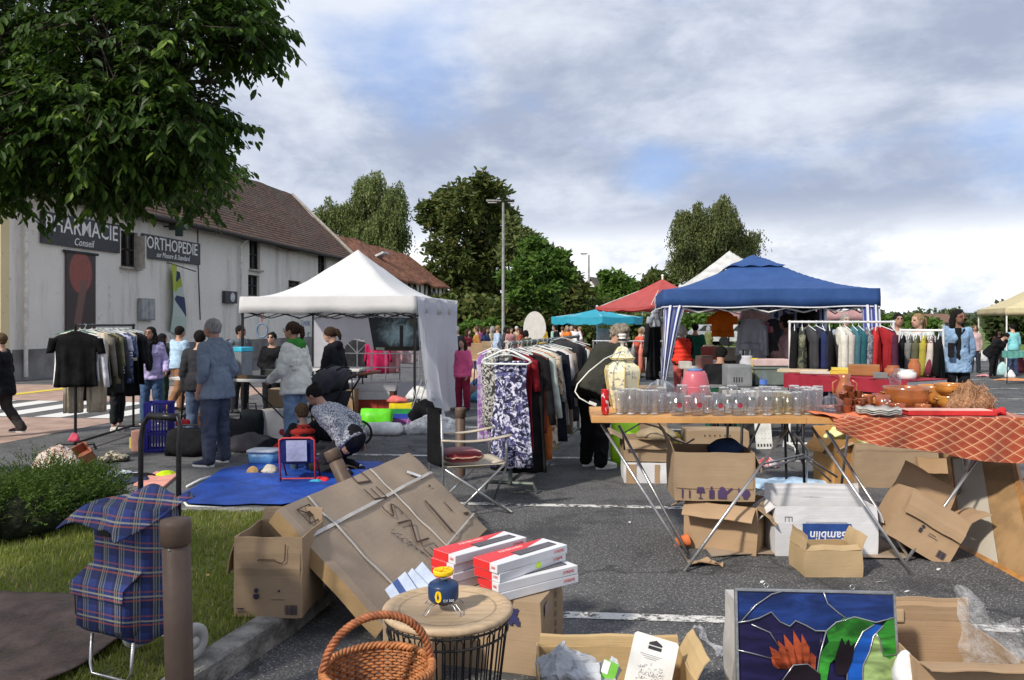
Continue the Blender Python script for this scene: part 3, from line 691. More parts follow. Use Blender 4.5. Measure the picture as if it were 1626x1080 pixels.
# ================= people =================
SK={'l':(.50,.30,.22),'m':(.40,.22,.15),'b':(.24,.13,.085)}
def skinmat(k):
 return M(SK[k],rough=.55,var=.1,ns=12,bump=.15,bs=60,spec=.35,bd=.003)
HAIRC={'black':(.012,.010,.010),'brown':(.045,.025,.015),'grey':(.30,.29,.28),'white':(.55,.53,.48),'blonde':(.30,.20,.10),'lbrown':(.13,.08,.045),'curlygrey':(.26,.22,.17)}
def hairmat(k):
 key=('hair',k)
 if key in MATS:return MATS[key]
 m,t,b=newmat('hair');N=NT(t);c=HAIRC[k]
 n=N.noise(1,5,.6,N.co(scale=(90,90,14)))
 N.put(b.inputs['Base Color'],N.mix(N.step(n,.35,.65),tuple(x*.6 for x in c),tuple(min(1,x*1.35)for x in c)))
 b.inputs['Roughness'].default_value=.8;b.inputs['Specular IOR Level'].default_value=.15;N.bump(b,n,.9,.02);MATS[key]=m;return m
def ering(c,rx,ry,rot,n=16,sq=1.0):
 out=[]
 for k in range(n):
  a=2*pi*k/n;ca,sa=math.cos(a),math.sin(a)
  x=rx*math.copysign(abs(ca)**sq,ca);y=ry*math.copysign(abs(sa)**sq,sa)
  out.append(V(c)+rot@V((x,y,0)))
 return out
def person(label,loc,h=1.68,yaw=0,lean=0,top=((.1,.1,.1),1.0,.48),legs=((.05,.05,.08),'trousers'),hair=('brown','short'),shoes=(.03,.03,.03),skin='l',la=None,ra=None,ll=None,rl=None,head=(0,0),fat=1.0,pelvis=.53,near=False,cat='person',group=None,kit=(),female=False,open_front=None,headdown=0,topfat=0,z0=None,seed=None,sole=None,print_=None):
 """facing +Y; la/ra = (elbow, hand) offsets from the shoulder, ll/rl = (knee, ankle) offsets from the hip, in heights"""
 vfar=.018 if loc[1]<16 else .028
 S=h;sd_=seed if seed is not None else len(bpy.data.objects)%97
 T_=thing('person',label,cat,loc,yaw,group)
 Rx=Matrix.Rotation(-rad(lean),3,'X');hv=Matrix.Rotation(rad(head[0]),3,'Z')@Matrix.Rotation(-rad(head[1]+lean*.55),3,'X')*(head[2]if len(head)>2 else 1)
 pel=V((0,0,pelvis));up=lambda x,y,z:pel+Rx@V((x,y,z-.53))
 shw=.086 if female else .100
 la=la or((-.03,-.015,-.17),(-.02,.03,-.32));ra=ra or((.03,-.015,-.17),(.02,.03,-.32))
 ll=ll or((-.012,.008,-.24),(-.018,-.01,-.475));rl=rl or((.012,.008,-.24),(.018,-.01,-.475))
 sh={-1:up(-shw,0,.792),1:up(shw,0,.792)};hip={-1:pel+V((-.048,0,-.01)),1:pel+V((.048,0,-.01))}
 el={-1:sh[-1]+Rx@V(la[0]),1:sh[1]+Rx@V(ra[0])};hd_={-1:sh[-1]+Rx@V(la[1]),1:sh[1]+Rx@V(ra[1])}
 kn={-1:hip[-1]+V(ll[0]),1:hip[1]+V(rl[0])};an={-1:hip[-1]+V(ll[1]),1:hip[1]+V(rl[1])}
 nb=up(0,-.004,.83);hc=nb+(Rx@V((0,.006,.030)))+hv@V((0,.012,.066))
 f_=fat
 tp=[(.46,.055,.05,-.004),(.50,.092*f_,.064*f_,-.006),(.54,(.096 if female else .090)*f_,.062*f_,-.004),(.60,(.074 if female else .082)*f_,.054*f_,0),(.66,.080*f_,.056*f_,.002),(.73,(.088 if female else .098)*f_,.062*f_,.004),(.785,.092,.050,0),(.812,.066,.038,-.003),(.84,.034,.031,-.004)]
 def torso(mb,g,zmin=.46,zmax=.845,flare=0,hem=None):
  rings=[]
  for z,rx,ry,y in tp:
   if z<zmin-.001 or z>zmax+.001:continue
   gg=g+(.010 if z<.62 and g else 0);rings.append(ering(up(0,y,z)*S,(rx+gg)*S,(ry+gg)*S,Rx,18,.9))
  if hem is not None:
   r=[ering(up(0,-.004,hem)*S,(.098*f_+g+flare)*S,(.072*f_+g+flare)*S,Rx,18,.9)]
   if hem<.5:r.append(ering(up(0,-.004,(hem+.5)/2)*S,(.102*f_+g+flare*.6)*S,(.075*f_+g+flare*.6)*S,Rx,18,.9))
   rings=r+[q for q,t in zip(rings,[t for t in tp if zmin-.001<=t[0]<=zmax+.001])if t[0]>max(hem,.5)-.03 or True and t[0]>hem]
  mb.loft(rings)
 def limb(mb,pts,rs,n=10):
  q,rr=[],[]
  for i in range(len(pts)-1):
   for k in range(4):q.append(pts[i].lerp(pts[i+1],k/4)*S);rr.append((rs[i]+(rs[i+1]-rs[i])*k/4)*S)
  q.append(pts[-1]*S);rr.append(rs[-1]*S);mb.tube(q,rr,n)
  for p_,r_ in zip(pts,rs):mb.ball(p_*S,r_*S,2)
 m=MB();torso(m,0)
 limb(m,[nb-(Rx@V((0,0,.02))),hc-hv@V((0,.012,.03))],[.034,.030])
 hm=hv;s_=S
 m.ball(hc*s_,(.045*s_,.055*s_,.056*s_),3,hm);m.ball((hc+hm@V((0,.018,-.028)))*s_,(.034*s_,.038*s_,.040*s_),3,hm)
 m.ball((hc+hm@V((0,.036,-.052)))*s_,(.016*s_,.013*s_,.012*s_),2,hm)
 m.loft([ering((hc+hm@V((0,.054,.006)))*s_,.004*s_,.006*s_,hm,6),ering((hc+hm@V((0,.061,-.014)))*s_,.0085*s_,.009*s_,hm,6),ering((hc+hm@V((0,.054,-.019)))*s_,.007*s_,.008*s_,hm,6)])
 for q in(-1,1):m.ball((hc+hm@V((q*.045,-.004,-.008)))*s_,(.006*s_,.012*s_,.018*s_),2,hm)
 m.ball((hc+hm@V((0,.049,-.033)))*s_,(.014*s_,.007*s_,.006*s_),2,hm)
 for q in(-1,1):
  limb(m,[sh[q],el[q],hd_[q]],[.031*f_,.0235,.0165])
  fa=(hd_[q]-el[q]).normalized();side=V((0,1,0));side=(side-fa*side.dot(fa)).normalized();nrm=fa.cross(side)
  pc_=hd_[q]+fa*.026
  m.ball(pc_*s_,(.011*s_,.021*s_,.030*s_),2,Matrix((nrm,side,fa)).transposed())
  curl=V((-q,0,0));curl=(curl-fa*curl.dot(fa)).normalized()if(curl-fa*curl.dot(fa)).length>.1 else nrm
  for k in range(4):
   b0=pc_+fa*.022+side*(.0155-k*.0102);L=(.019,.022,.021,.017)[k]
   b1=b0+(fa*.85+curl*.3)*L;b2=b1+(fa*.5+curl*.75)*L
   m.tube([b0*s_,b1*s_,b2*s_],[.0052*s_,.0050*s_,.0042*s_],7)
  b0=pc_-fa*.012+side*.014;b1=b0+side*.014+fa*.012+curl*.005;b2=b1+fa*.016+curl*.004;m.tube([b0*s_,b1*s_,b2*s_],[.0068*s_,.0060*s_,.0048*s_],7)
  limb(m,[hip[q],kn[q],an[q]],[.055*f_,.034,.020]);mid=kn[q].lerp(an[q],.3)-V((0,.008,0));m.ball(mid*s_,.032*s_,2)
  fd=V((q*.15,1,0)).normalized();shin=(kn[q]-an[q]).normalized()
  if shin.z<.5:fd=(V((0,0,-1))+V((0,-.6,0))).normalized()if shin.y>0 else V((0,.3,1)).normalized()
  m.ball((an[q]+fd*.04-(V((0,0,.022))if shin.z>.5 else V((0,0,0))))*s_,(.024*s_,.070*s_,.018*s_),2,V((0,1,0)).rotation_difference(fd).to_matrix())
 me=remesh(m,.009 if near else vfar,3 if near else 2)
 sk=skinmat(skin);dk=M((.02,.015,.012),rough=.3,bump=0);lip=M(tuple(x*y for x,y in zip(SK[skin],(.85,.5,.55))),bump=0);brow=hairmat(hair[0])
 o=meshobj(me,'body',[sk,dk,lip,brow],T_)
 inv=hm.inverted()
 if near or True:
  for p in me.polygons:
   q=inv@(p.center/s_-hc)
   if q.y<.03:continue
   ax=abs(abs(q.x)-.0175)
   if ax<.0085 and abs(q.z-.004)<.0045:p.material_index=1
   elif ax<.012 and abs(q.z-.016)<.0035:p.material_index=3
   elif abs(q.x)<.015 and abs(q.z+.033)<.0055:p.material_index=2
 vx=.0115 if near else vfar;am=.014*S if near else .018
 if top:
  c_,sl_,hem=top[0],top[1],top[2];mt=c_ if not isinstance(c_,tuple)else fabric(c_)
  m=MB();g=.012+topfat;torso(m,g,.5,.83 if len(top)<4 else .845,.01+topfat*.3,hem)
  for q in(-1,1):
   if sl_<=0:m.ball(sh[q]*S,.028*S,2);continue
   if sl_<.5:pts=[sh[q],sh[q].lerp(el[q],sl_*2)];rs=[.038*f_+topfat*.6,.036+topfat*.6]
   elif sl_<1:pts=[sh[q],el[q],el[q].lerp(hd_[q],sl_*2-1)];rs=[.038*f_+topfat*.6,.034+topfat*.5,.030+topfat*.4]
   else:pts=[sh[q],el[q],el[q].lerp(hd_[q],.97)];rs=[.038*f_+topfat*.6,.034+topfat*.5,.025+topfat*.4]
   limb(m,pts,rs)
  if len(top)>3 and top[3]=='hood':m.ball((nb+Rx@V((0,-.035,-.012)))*S,(.06*S,.042*S,.045*S),2,Rx)
  if len(top)>3 and top[3]=='collar':m.lathe([(.042*S,-.01*S),(.047*S,.022*S),(.030*S,.024*S),(.03*S,-.01*S)],14,nb*S+V((0,0,0)),True)
  o=meshobj(remesh(m,vx,3,am,sd_,7),'top',mt,T_)
 if open_front:
  m=MB();m.loft([ering(up(0,.040,z)*S,w_*S,.043*S,Rx,12)for z,w_ in((.50,.040),(.6,.034),(.7,.034),(.78,.034),(.82,.028))]);meshobj(remesh(m,vx,2),'shirt_front',fabric(open_front),T_)
 if legs:
  c_,kd=legs[0],legs[1];mt=c_ if not isinstance(c_,tuple)else fabric(c_)
  m=MB();m.loft([ering((pel+V((0,-.004,z)))*S,rx*f_*S,ry*f_*S,Matrix.Identity(3),16)for z,rx,ry in((-.07,.05,.05),(-.03,.094,.068),(.0,.096,.067),(.03,.086,.060))])
  if lean>20:m.ball((pel+V((0,-.01,.01)))*S,(.10*S,.085*S,.09*S),2)
  cut={'trousers':1.0,'cropped':.85,'shorts':.45,'slim':1.0}[kd];w_=0 if kd=='slim' else .007
  for q in(-1,1):
   lower=kn[q].lerp(an[q],max(0,(cut-.5)*2))if cut>.5 else None
   pts=[hip[q],kn[q],lower]if lower is not None else[hip[q],hip[q].lerp(kn[q],cut*2)]
   limb(m,pts,[.064*f_,.040+w_,.029+w_*1.3]if lower is not None else[.064,.05])
   if lower is not None:m.ball((kn[q].lerp(an[q],.3)-V((0,.006,0)))*S,(.038+w_)*S,2)
  meshobj(remesh(m,vx,3,am,sd_+5,6),'trousers',mt,T_)
 if shoes:
  for q in(-1,1):
   shin=(kn[q]-an[q]).normalized();flat_=shin.z>.5
   fd=V((q*.15,1,0)).normalized()
   if not flat_:fd=(V((0,0,-1))+V((0,-.6,0))).normalized()if shin.y>0 else V((0,.3,1)).normalized()
   mt3=V((0,1,0)).rotation_difference(fd).to_matrix();c0=an[q]+fd*.035-(V((0,0,.020))if flat_ else V((0,0,0)))
   m=MB()
   m.loft([ering((c0+mt3@V((0,y,zc)))*S,rx*S,rz*S,mt3@Matrix.Rotation(rad(90),3,'X'),12,.8)for y,rx,rz,zc in((-.062,.016,.016,0),(-.05,.023,.024,.004),(-.02,.024,.027,.006),(.03,.028,.020,0),(.065,.027,.014,-.004),(.085,.016,.009,-.006))])
   so_=meshobj(remesh(m,.012 if not near else .008,2),'shoe',M(shoes,rough=.7),T_)
   if near:
    m=MB();m.loft([[(c0+mt3@V((rx*math.cos(a_),.01+.082*math.sin(a_),z_)))*S for a_ in(2*pi*k/18 for k in range(18))]for z_,rx in((-.026,.027),(-.012,.029))]);m.build('sole',M(sole or(.7,.7,.68)),so_,smooth=False)
 if hair:
  m=MB();st=hair[1];c0=hc+hm@V((0,-.010,.010));hh=lambda x,y,z:(hc+hm@V((x,y,z)))*S
  m.ball(c0*S,(.050*S,.056*S,.055*S),3,hm)
  if st in('long','wavy'):
   for q in(-1,1):m.tube([hh(q*.035,-.01,.01),hh(q*.046,-.014,-.04),hh(q*.048,-.012,-.09),hh(q*.045,-.005,-.13)],[.02*S,.024*S,.026*S,.012*S],8)
   m.tube([hh(0,-.03,.02),hh(0,-.045,-.05),hh(0,-.045,-.13)],[.04*S,.042*S,.02*S],10)
  elif st=='bob':
   for q in(-1,1):m.tube([hh(q*.034,-.008,.01),hh(q*.05,-.012,-.03),hh(q*.052,-.01,-.075)],[.022*S,.026*S,.02*S],8)
   m.ball(hh(0,-.03,-.035),(.052*S,.036*S,.05*S),2,hm)
  elif st=='bun':m.ball(hh(0,-.04,.052),.020*S,2);m.ball(hh(0,-.03,-.01),(.04*S,.03*S,.035*S),2)
  elif st=='pony':m.tube([hh(0,-.045,.03),hh(0,-.075,.012),hh(0,-.082,-.04),hh(0,-.072,-.08)],[.014*S,.02*S,.018*S,.006*S],8)
  elif st=='curly':
   rr=random.Random(3)
   for i in range(34):
    d_=V((rr.gauss(0,1),rr.gauss(-.55,.8),rr.gauss(.3,.8))).normalized();m.ball(c0*S+hm@(V((d_.x*.056,d_.y*.062,d_.z*.058))*S),rr.uniform(.016,.024)*S,1)
  elif st=='afro':
   rr=random.Random(5)
   for i in range(60):
    d_=V((rr.gauss(0,1),rr.gauss(-.5,.9),rr.gauss(.2,.9))).normalized();m.ball(c0*S+hm@(V((d_.x*.082,d_.y*.075,d_.z*.078))*S),rr.uniform(.02,.03)*S,1)
  elif st=='short':m.ball(hh(0,-.026,-.018),(.044*S,.032*S,.03*S),2,hm)
  me=remesh(m,.009 if near else vfar*.85,1,.007 if st not in('curly','afro')else .008,sd_,40);o=meshobj(me,'hair',hairmat(hair[0]),T_)
 for kd in kit:
  if kd[0]=='glasses':
   m=MB();g=lambda x,y,z:(hc+hm@V((x,y,z)))*S
   for q in(-1,1):
    m.tube([g(q*.019+.014*math.cos(a_),.060-.006*abs(math.cos(a_)),.002+.010*math.sin(a_))for a_ in(2*pi*k/12 for k in range(12))],.0016*S,5,closed=True)
    m.tube([g(q*.033,.055,.004),g(q*.047,0,.002)],.0016*S,5)
   m.tube([g(-.005,.061,.004),g(.005,.061,.004)],.0016*S,5);m.build('glasses',M(kd[1],rough=.3),T_)
  if kd[0]=='scarf':
   m=MB();m.lathe([(.05*S,-.03*S),(.062*S,0),(.055*S,.035*S),(.036*S,.036*S),(.036*S,-.03*S)],16,nb*S,True)
   m.tube([nb*S+V((q_,.06*S,z*S))for q_,z in((.02,0),(.03,-.1),(.02,-.2),(.02,-.28))],[.03*S,.035*S,.035*S,.03*S],8);meshobj(remesh(m,.014,2,.012,3,12),'scarf',fabric(kd[1]),T_)
  if kd[0]=='hood':
   m=MB();m.ball((nb+Rx@V((0,-.034,-.012)))*S,(.072*S,.045*S,.05*S),2,Rx);m.lathe([(.050*S,-.016*S),(.058*S,.004*S),(.046*S,.03*S),(.036*S,.028*S),(.036*S,-.016*S)],16,nb*S,True);meshobj(remesh(m,.012,2,.01,3,12),'hood',fabric(kd[1]),T_)
  if kd[0]=='bag':
   a_,b_,c_,sz,colr=kd[1:]
   m=MB();m.box(V(a_)*S,V(sz)*S,bev=.015);bg=m.build('handbag',fabric(colr),T_)
   m=MB();m.tube([V(q)*S for q in(a_,*b_)],.008*S,6);m.build('strap',fabric(colr),bg)
  if kd[0]=='backpack':
   m=MB();m.box(up(0,-.11,.70)*S,V((.17,.09,.26))*S,Rx,.03);meshobj(remesh(m,.015,4),'backpack',fabric(kd[1]),T_)
  if kd[0]=='vest':
   m=MB();torso(m,.024,.5,.82,0,.5);me=remesh(m,vx,3)
   for v in me.vertices:v.co+=v.normal*.008*math.sin(v.co.z*75)
   meshobj(me,'padded_vest',fabric(kd[1]),T_)
  if kd[0]=='hat':
   m=MB();m.ball((hc+hm@V((0,-.004,.022)))*S,(.053*S,.058*S,.045*S),2,hm);meshobj(remesh(m,.012,1),'hat',fabric(kd[1]),T_)
 return T_
def pf(px,feet,head):
 d=D(feet);return V(((px-813)/F*d,d,0)),(feet-head)/F*d
def denimmat(c):
 key=('denim',c)
 if key in MATS:return MATS[key]
 m,t,b=newmat('denim');N=NT(t)
 N.put(b.inputs['Base Color'],N.mix(N.step(N.noise(5,5),.35,.7),tuple(x*.75 for x in c),tuple(x*1.35 for x in c)));b.inputs['Roughness'].default_value=.9
 N.bump(b,N.noise(9,5),.6,.03);MATS[key]=m;return m
def knitmat(a_,b__):
 m,t,b=newmat('knit');N=NT(t)
 N.put(b.inputs['Base Color'],N.mix(N.step(N.noise(70,2,.5),.44,.56),a_,b__));b.inputs['Roughness'].default_value=.95;N.bump(b,N.noise(70,3),.6,.008);return m
HIPS_L=((-.06,-.04,-.16),(.02,.03,-.27));HIPS_R=((.06,-.04,-.16),(-.02,.03,-.27))
FOLD_L=((-.03,.03,-.16),(.10,.12,-.16));FOLD_R=((.03,.03,-.16),(-.10,.12,-.18))
WALK=dict(ll=((-.0,.09,-.23),(-.0,.06,-.47)),rl=((.0,-.03,-.24),(.0,-.16,-.44)))
l,h=pf(343,737,503)
person('grey-haired man in blue-grey shirt with rolled sleeves standing at the folding table',l,h,rad(68),2,top=((.17,.21,.27),.68,.45,'collar'),legs=((.065,.075,.115),'trousers'),hair=('grey','short'),shoes=(.03,.035,.08),sole=(.75,.75,.75),skin='m',la=((-.04,-.02,-.165),(-.015,.045,-.29)),ra=((.04,-.03,-.165),(.0,.05,-.28)),fat=1.08,near=True,head=(12,4),seed=3,ll=((-.02,.0,-.24),(-.045,-.03,-.475)),rl=((.02,.01,-.24),(.035,.0,-.475)))
l,h=pf(317,705,522)
person('person in dark jacket standing just behind the grey-haired man',l,h,rad(20),5,top=((.035,.035,.04),1,.46),legs=((.10,.14,.22),'trousers'),hair=('black','short'),seed=8)
l,h=pf(240,672,517)
person('smiling woman with long dark hair, black scarf and lilac jacket behind the clothes rack',l,h,rad(-160),6,top=((.50,.44,.72),1,.46),legs=(denimmat((.05,.10,.20)),'trousers'),hair=('black','long'),kit=[('scarf',(.012,.012,.013)),('glasses',(.08,.02,.02))],skin='m',female=True,near=True,seed=4,head=(-25,-5),la=((-.05,.0,-.16),(-.06,.1,-.24)))
l,h=pf(186,684,540)
person('person mostly hidden by the rack with cropped black trousers and white trainers',l,h,rad(-90),4,top=((.02,.02,.022),1,.5),legs=((.018,.02,.022),'cropped'),hair=('black','short'),shoes=(.62,.60,.55),female=True,near=True,seed=12)
l,h=pf(257,652,528)
person('woman with long black hair and dark green trousers behind the man in pale blue',l,h,rad(-40),0,top=((.03,.03,.03),1,.5),legs=((.02,.045,.035),'trousers'),hair=('black','long'),female=True,seed=5)
l,h=pf(283,655,516)
person('man in pale blue sweater and brown trousers walking past the wall',l,h,rad(-30),2,top=((.36,.50,.64),1,.50),legs=((.25,.13,.07),'trousers'),hair=('black','short'),shoes=(.06,.04,.03),skin='m',la=FOLD_L,ra=FOLD_R,seed=6,**WALK)
l,h=pf(381,655,515)
person('man in grey hoodie and navy jacket with shoulder strap beside the tent leg',l,h,rad(-130),0,top=((.14,.16,.19),1,.46,'hood'),legs=((.025,.025,.03),'trousers'),hair=('black','short'),skin='m',kit=[('backpack',(.02,.025,.05))],head=(30,0),seed=7)
l,h=pf(433,668,526)
person('woman in black sweater with hair in a bun facing the tent table',l,h,rad(175),2,top=((.010,.010,.012),1,.48),legs=((.012,.012,.015),'trousers'),hair=('black','bun'),la=((-.05,.02,-.16),(.07,.11,-.21)),ra=((.05,.02,-.16),(-.07,.11,-.21)),fat=1.15,female=True,seed=9)
l,h=pf(470,724,508)
person('woman in cream fleece with green hood, glasses and tied dark hair under the white tent',l,h,rad(72),3,top=((.66,.66,.60),1,.46),legs=(denimmat((.16,.24,.36)),'trousers'),hair=('brown','pony'),kit=[('hood',(.045,.24,.04)),('glasses',(.10,.02,.02))],topfat=.012,female=True,near=True,skin='m',seed=10,la=((-.05,.03,-.16),(-.02,.14,-.22)),ra=((.05,-.01,-.17),(.04,.02,-.31)),head=(8,0))
l,h=pf(533,700,516)
person('woman in black jacket with dark ponytail standing inside the white tent',l,h,rad(70),4,top=((.012,.012,.016),1,.44,'hood'),legs=((.015,.015,.02),'trousers'),hair=('brown','pony'),head=(15,15),female=True,seed=11,la=FOLD_L)
l=G(556,752);
person('woman in speckled grey sweater kneeling on the blue tarp and bending over toys',l,1.66,rad(66),46,pelvis=.215,top=(knitmat((.55,.56,.60),(.14,.15,.19)),1,.50),legs=((.018,.018,.022),'trousers'),hair=('black','bun'),shoes=(.16,.13,.10),skin='m',female=True,near=True,seed=13,head=(5,5),ll=((-.03,.20,-.16),(-.03,-.03,-.20)),rl=((.03,.22,-.14),(.03,-.02,-.20)),la=((-.05,-.06,-.15),(-.02,.0,-.28)),ra=((.03,-.06,-.15),(.02,.0,-.28)))
l=G(478,752);l.y+=.08
person('small child in black and red jacket sitting on the red and blue folding chair',V((l.x,l.y,0)),1.0,rad(20),8,pelvis=.22,top=((.015,.015,.02),1,.47),legs=((.07,.10,.16),'trousers'),hair=('lbrown','short'),shoes=(.30,.28,.26),fat=1.15,near=True,seed=14,head=(10,12,1.45),ll=((-.03,.2,.0),(-.03,.16,-.21)),rl=((.03,.2,.0),(.03,.16,-.21)),la=((-.08,.05,-.13),(-.10,.17,-.15)),ra=((.05,.05,-.14),(.04,.16,-.16)),kit=[('vest',(.50,.045,.03))])
l,h=pf(735,652,536)
person('child in pink jacket and burgundy trousers beside the white tent side',l,h,rad(150),0,top=((.75,.12,.28),1,.46),legs=((.24,.02,.05),'trousers'),hair=('brown','long'),female=True,seed=15,la=((-.04,0,-.17),(-.02,.04,-.3)))
l=G(944,742)
person('woman with curly grey hair in dark olive sweater bending over the lamp on the table',l,1.72,rad(-52),34,top=((.035,.036,.029),.62,.44),legs=((.008,.008,.009),'trousers'),hair=('curlygrey','curly'),shoes=(.68,.66,.62),skin='m',near=True,female=True,fat=1.22,topfat=.012,seed=16,head=(0,28),la=((-.04,.10,-.14),(-.06,.21,-.25)),ra=((.02,.11,-.13),(.03,.22,-.22)),kit=[])
for lb,px,feet,head_,yw,kw in(('woman with white hair in padded red vest seen from behind',1083,640,514,10,dict(top=((.02,.02,.02),1,.5),legs=((.60,.13,.12),'slim'),hair=('white','bob'),kit=[('vest',(.72,.05,.03))],female=True,fat=1.1,la=((-.05,.02,-.15),(.0,.08,-.26)),ra=((.05,.02,-.15),(.0,.08,-.26)))),('man in dark green sweater and beige trousers beside the red vest',1104,622,512,-20,dict(top=((.015,.11,.075),1,.48),legs=((.42,.38,.30),'trousers'),hair=('black','short'),kit=[('bag',(.12,0,.52),((.08,0,.82),),None,(.12,.06,.16),(.03,.04,.30))])),('dark curly-haired woman in pink sweater behind the clothes rail',1250,668,500,75,dict(top=((.68,.40,.40),1,.46),legs=((.015,.015,.02),'trousers'),hair=('brown','curly'),la=FOLD_L,ra=FOLD_R,female=True,skin='m')),('person with big round black hair behind the rail under the blue canopy',1282,660,492,0,dict(top=((.02,.02,.025),1,.46),legs=((.02,.02,.02),'trousers'),hair=('black','afro'),skin='b')),('grey-haired man looking over the clothes rail under the blue canopy',1342,650,497,180,dict(top=((.30,.36,.48),1,.46),legs=((.04,.04,.05),'trousers'),hair=('grey','short'))),('dark-haired man in striped top standing behind the blonde woman',1426,655,496,170,dict(top=((.50,.48,.44),1,.46),legs=((.04,.04,.05),'trousers'),hair=('black','short'),skin='m')),('blonde woman in pale grey jacket looking aside next to the denim shirt woman',1459,668,496,155,dict(top=((.50,.53,.52),1,.45),legs=((.014,.014,.018),'slim'),hair=('blonde','pony'),near=True,head=(-50,3),female=True,open_front=(.72,.72,.72),topfat=.006,la=((-.05,.0,-.16),(-.06,.07,-.27)))),('woman with long black hair and glasses in open denim shirt over black clothes',1519,664,489,165,dict(top=(denimmat((.22,.34,.50)),1,.42),legs=((.010,.011,.014),'slim'),hair=('black','long'),near=True,skin='b',female=True,open_front=(.012,.012,.014),head=(30,8),kit=[('glasses',(.30,.05,.02)),('bag',(.075,.12,.62),((.0,.07,.72),(-.05,.06,.81)),None,(.05,.03,.13),(.015,.015,.018))],ra=((.05,-.03,-.16),(.03,-.05,-.28)),la=((-.05,-.03,-.16),(-.03,-.05,-.28)))),('person in black bending down in front of the cream tent',1577,601,520,-150,dict(top=((.010,.010,.012),1,.42),legs=((.010,.010,.012),'slim'),hair=('black','short'),lean=38,topfat=.02,fat=1.2,head=(0,20),la=((-.02,.03,-.16),(-.02,.06,-.30)))),('man in turquoise sweater with back turned under the cream tent',1608,597,513,10,dict(top=((.22,.55,.58),1,.48),legs=((.04,.06,.12),'trousers'),hair=('black','short'))),('woman in dark coat behind the bending person in black',1586,590,522,170,dict(top=((.05,.03,.03),1,.45),legs=((.03,.03,.03),'trousers'),hair=('brown','long'),female=True)),('person in pale pink shirt right of the denim shirt woman',1548,592,515,160,dict(top=((.50,.36,.36),1,.45),legs=((.03,.035,.05),'trousers'),hair=('lbrown','bob'),female=True)),('person in dark coat stepping out of the picture at the left edge',2,694,527,100,dict(top=((.015,.015,.018),1,.40),legs=((.05,.045,.045),'trousers'),hair=('lbrown','short'),shoes=(.05,.03,.03),near=True,topfat=.012,**WALK))):
 l,h=pf(px,feet,head_)
 person(lb,l,h,rad(yw),seed=px%50,**kw)
l=G(1143,690)
person('man in black seen from behind sitting hunched on a green chair',V((l.x,l.y,0)),1.72,rad(-15),22,pelvis=.30,top=((.012,.012,.014),1,.44),legs=((.03,.03,.04),'trousers'),hair=('black','short'),skin='m',head=(-20,12),seed=21,ll=((-.03,.24,.0),(-.03,.2,-.25)),rl=((.03,.24,.0),(.03,.2,-.25)),la=((-.03,.06,-.15),(.0,.2,-.2)),ra=((.03,.06,-.15),(.0,.2,-.2)))
crowd=[('grey-bearded',726,605,517,(.012,.014,.02),(.02,.02,.03),'grey'),('maroon',742,600,521,(.20,.02,.04),(.05,.04,.05),'brown'),('orange-brown',757,597,517,(.36,.17,.05),(.05,.06,.10),'lbrown'),('navy',771,596,518,(.03,.05,.12),(.05,.05,.06),'brown'),('beige',781,586,517,(.44,.36,.26),(.06,.06,.09),'grey'),('pale blue',789,590,516,(.34,.44,.58),(.04,.05,.08),'blonde'),('charcoal',800,578,518,(.05,.05,.055),(.03,.03,.04),'black'),('dusty rose',811,582,519,(.44,.22,.22),(.05,.05,.06),'brown'),('sand',820,575,517,(.40,.30,.20),(.04,.04,.05),'white'),('brick red',827,584,520,(.34,.08,.05),(.03,.03,.05),'brown'),('forest green',838,600,523,(.06,.08,.045),(.05,.05,.05),'black'),('mint',879,574,516,(.30,.50,.42),(.05,.05,.08),'grey'),('black',886,580,514,(.012,.012,.014),(.02,.02,.02),'black'),('ivory',893,574,518,(.66,.64,.56),(.08,.10,.18),'lbrown'),('flame orange',899,577,516,(.75,.22,.04),(.05,.06,.12),'blonde'),('lilac',907,572,517,(.44,.38,.58),(.06,.06,.07),'grey'),('white',914,575,516,(.74,.74,.74),(.05,.06,.1),'brown'),('pink',921,573,518,(.66,.28,.34),(.1,.1,.12),'blonde'),('scarlet',1013,600,520,(.56,.10,.06),(.12,.12,.14),'blonde'),('cream',1019,590,518,(.60,.50,.38),(.2,.18,.15),'grey'),('steel blue',1030,582,517,(.15,.25,.38),(.05,.05,.06),'brown'),('mustard',862,573,517,(.48,.32,.05),(.05,.05,.06),'brown'),('olive',1125,575,517,(.14,.15,.06),(.05,.05,.05),'grey'),('plum',765,576,517,(.16,.04,.14),(.03,.03,.04),'brown'),('sky blue',1206,577,516,(.26,.45,.66),(.05,.05,.06),'lbrown')]
rc=random.Random(6)
for nm,px,feet,hd0,tcol,lcol,hr in crowd:
 l,h=pf(px,feet,hd0);arm=rc.choice([None,HIPS_L,FOLD_L]);arm2=rc.choice([None,HIPS_R,FOLD_R])
 person(f'distant {hr.replace("lbrown", "brown")}-haired person wearing a {nm} top in the crowd at the back',l,h,rad(rc.uniform(0,360)),rc.choice([0,2,8]),top=(tcol,1,.47),legs=(lcol,'trousers'),hair=(hr,rc.choice(['short','bob','long','short'])),shoes=(.04,.04,.04),group='visitors in the crowd at the back',la=arm,ra=arm2,seed=int(px)%40)
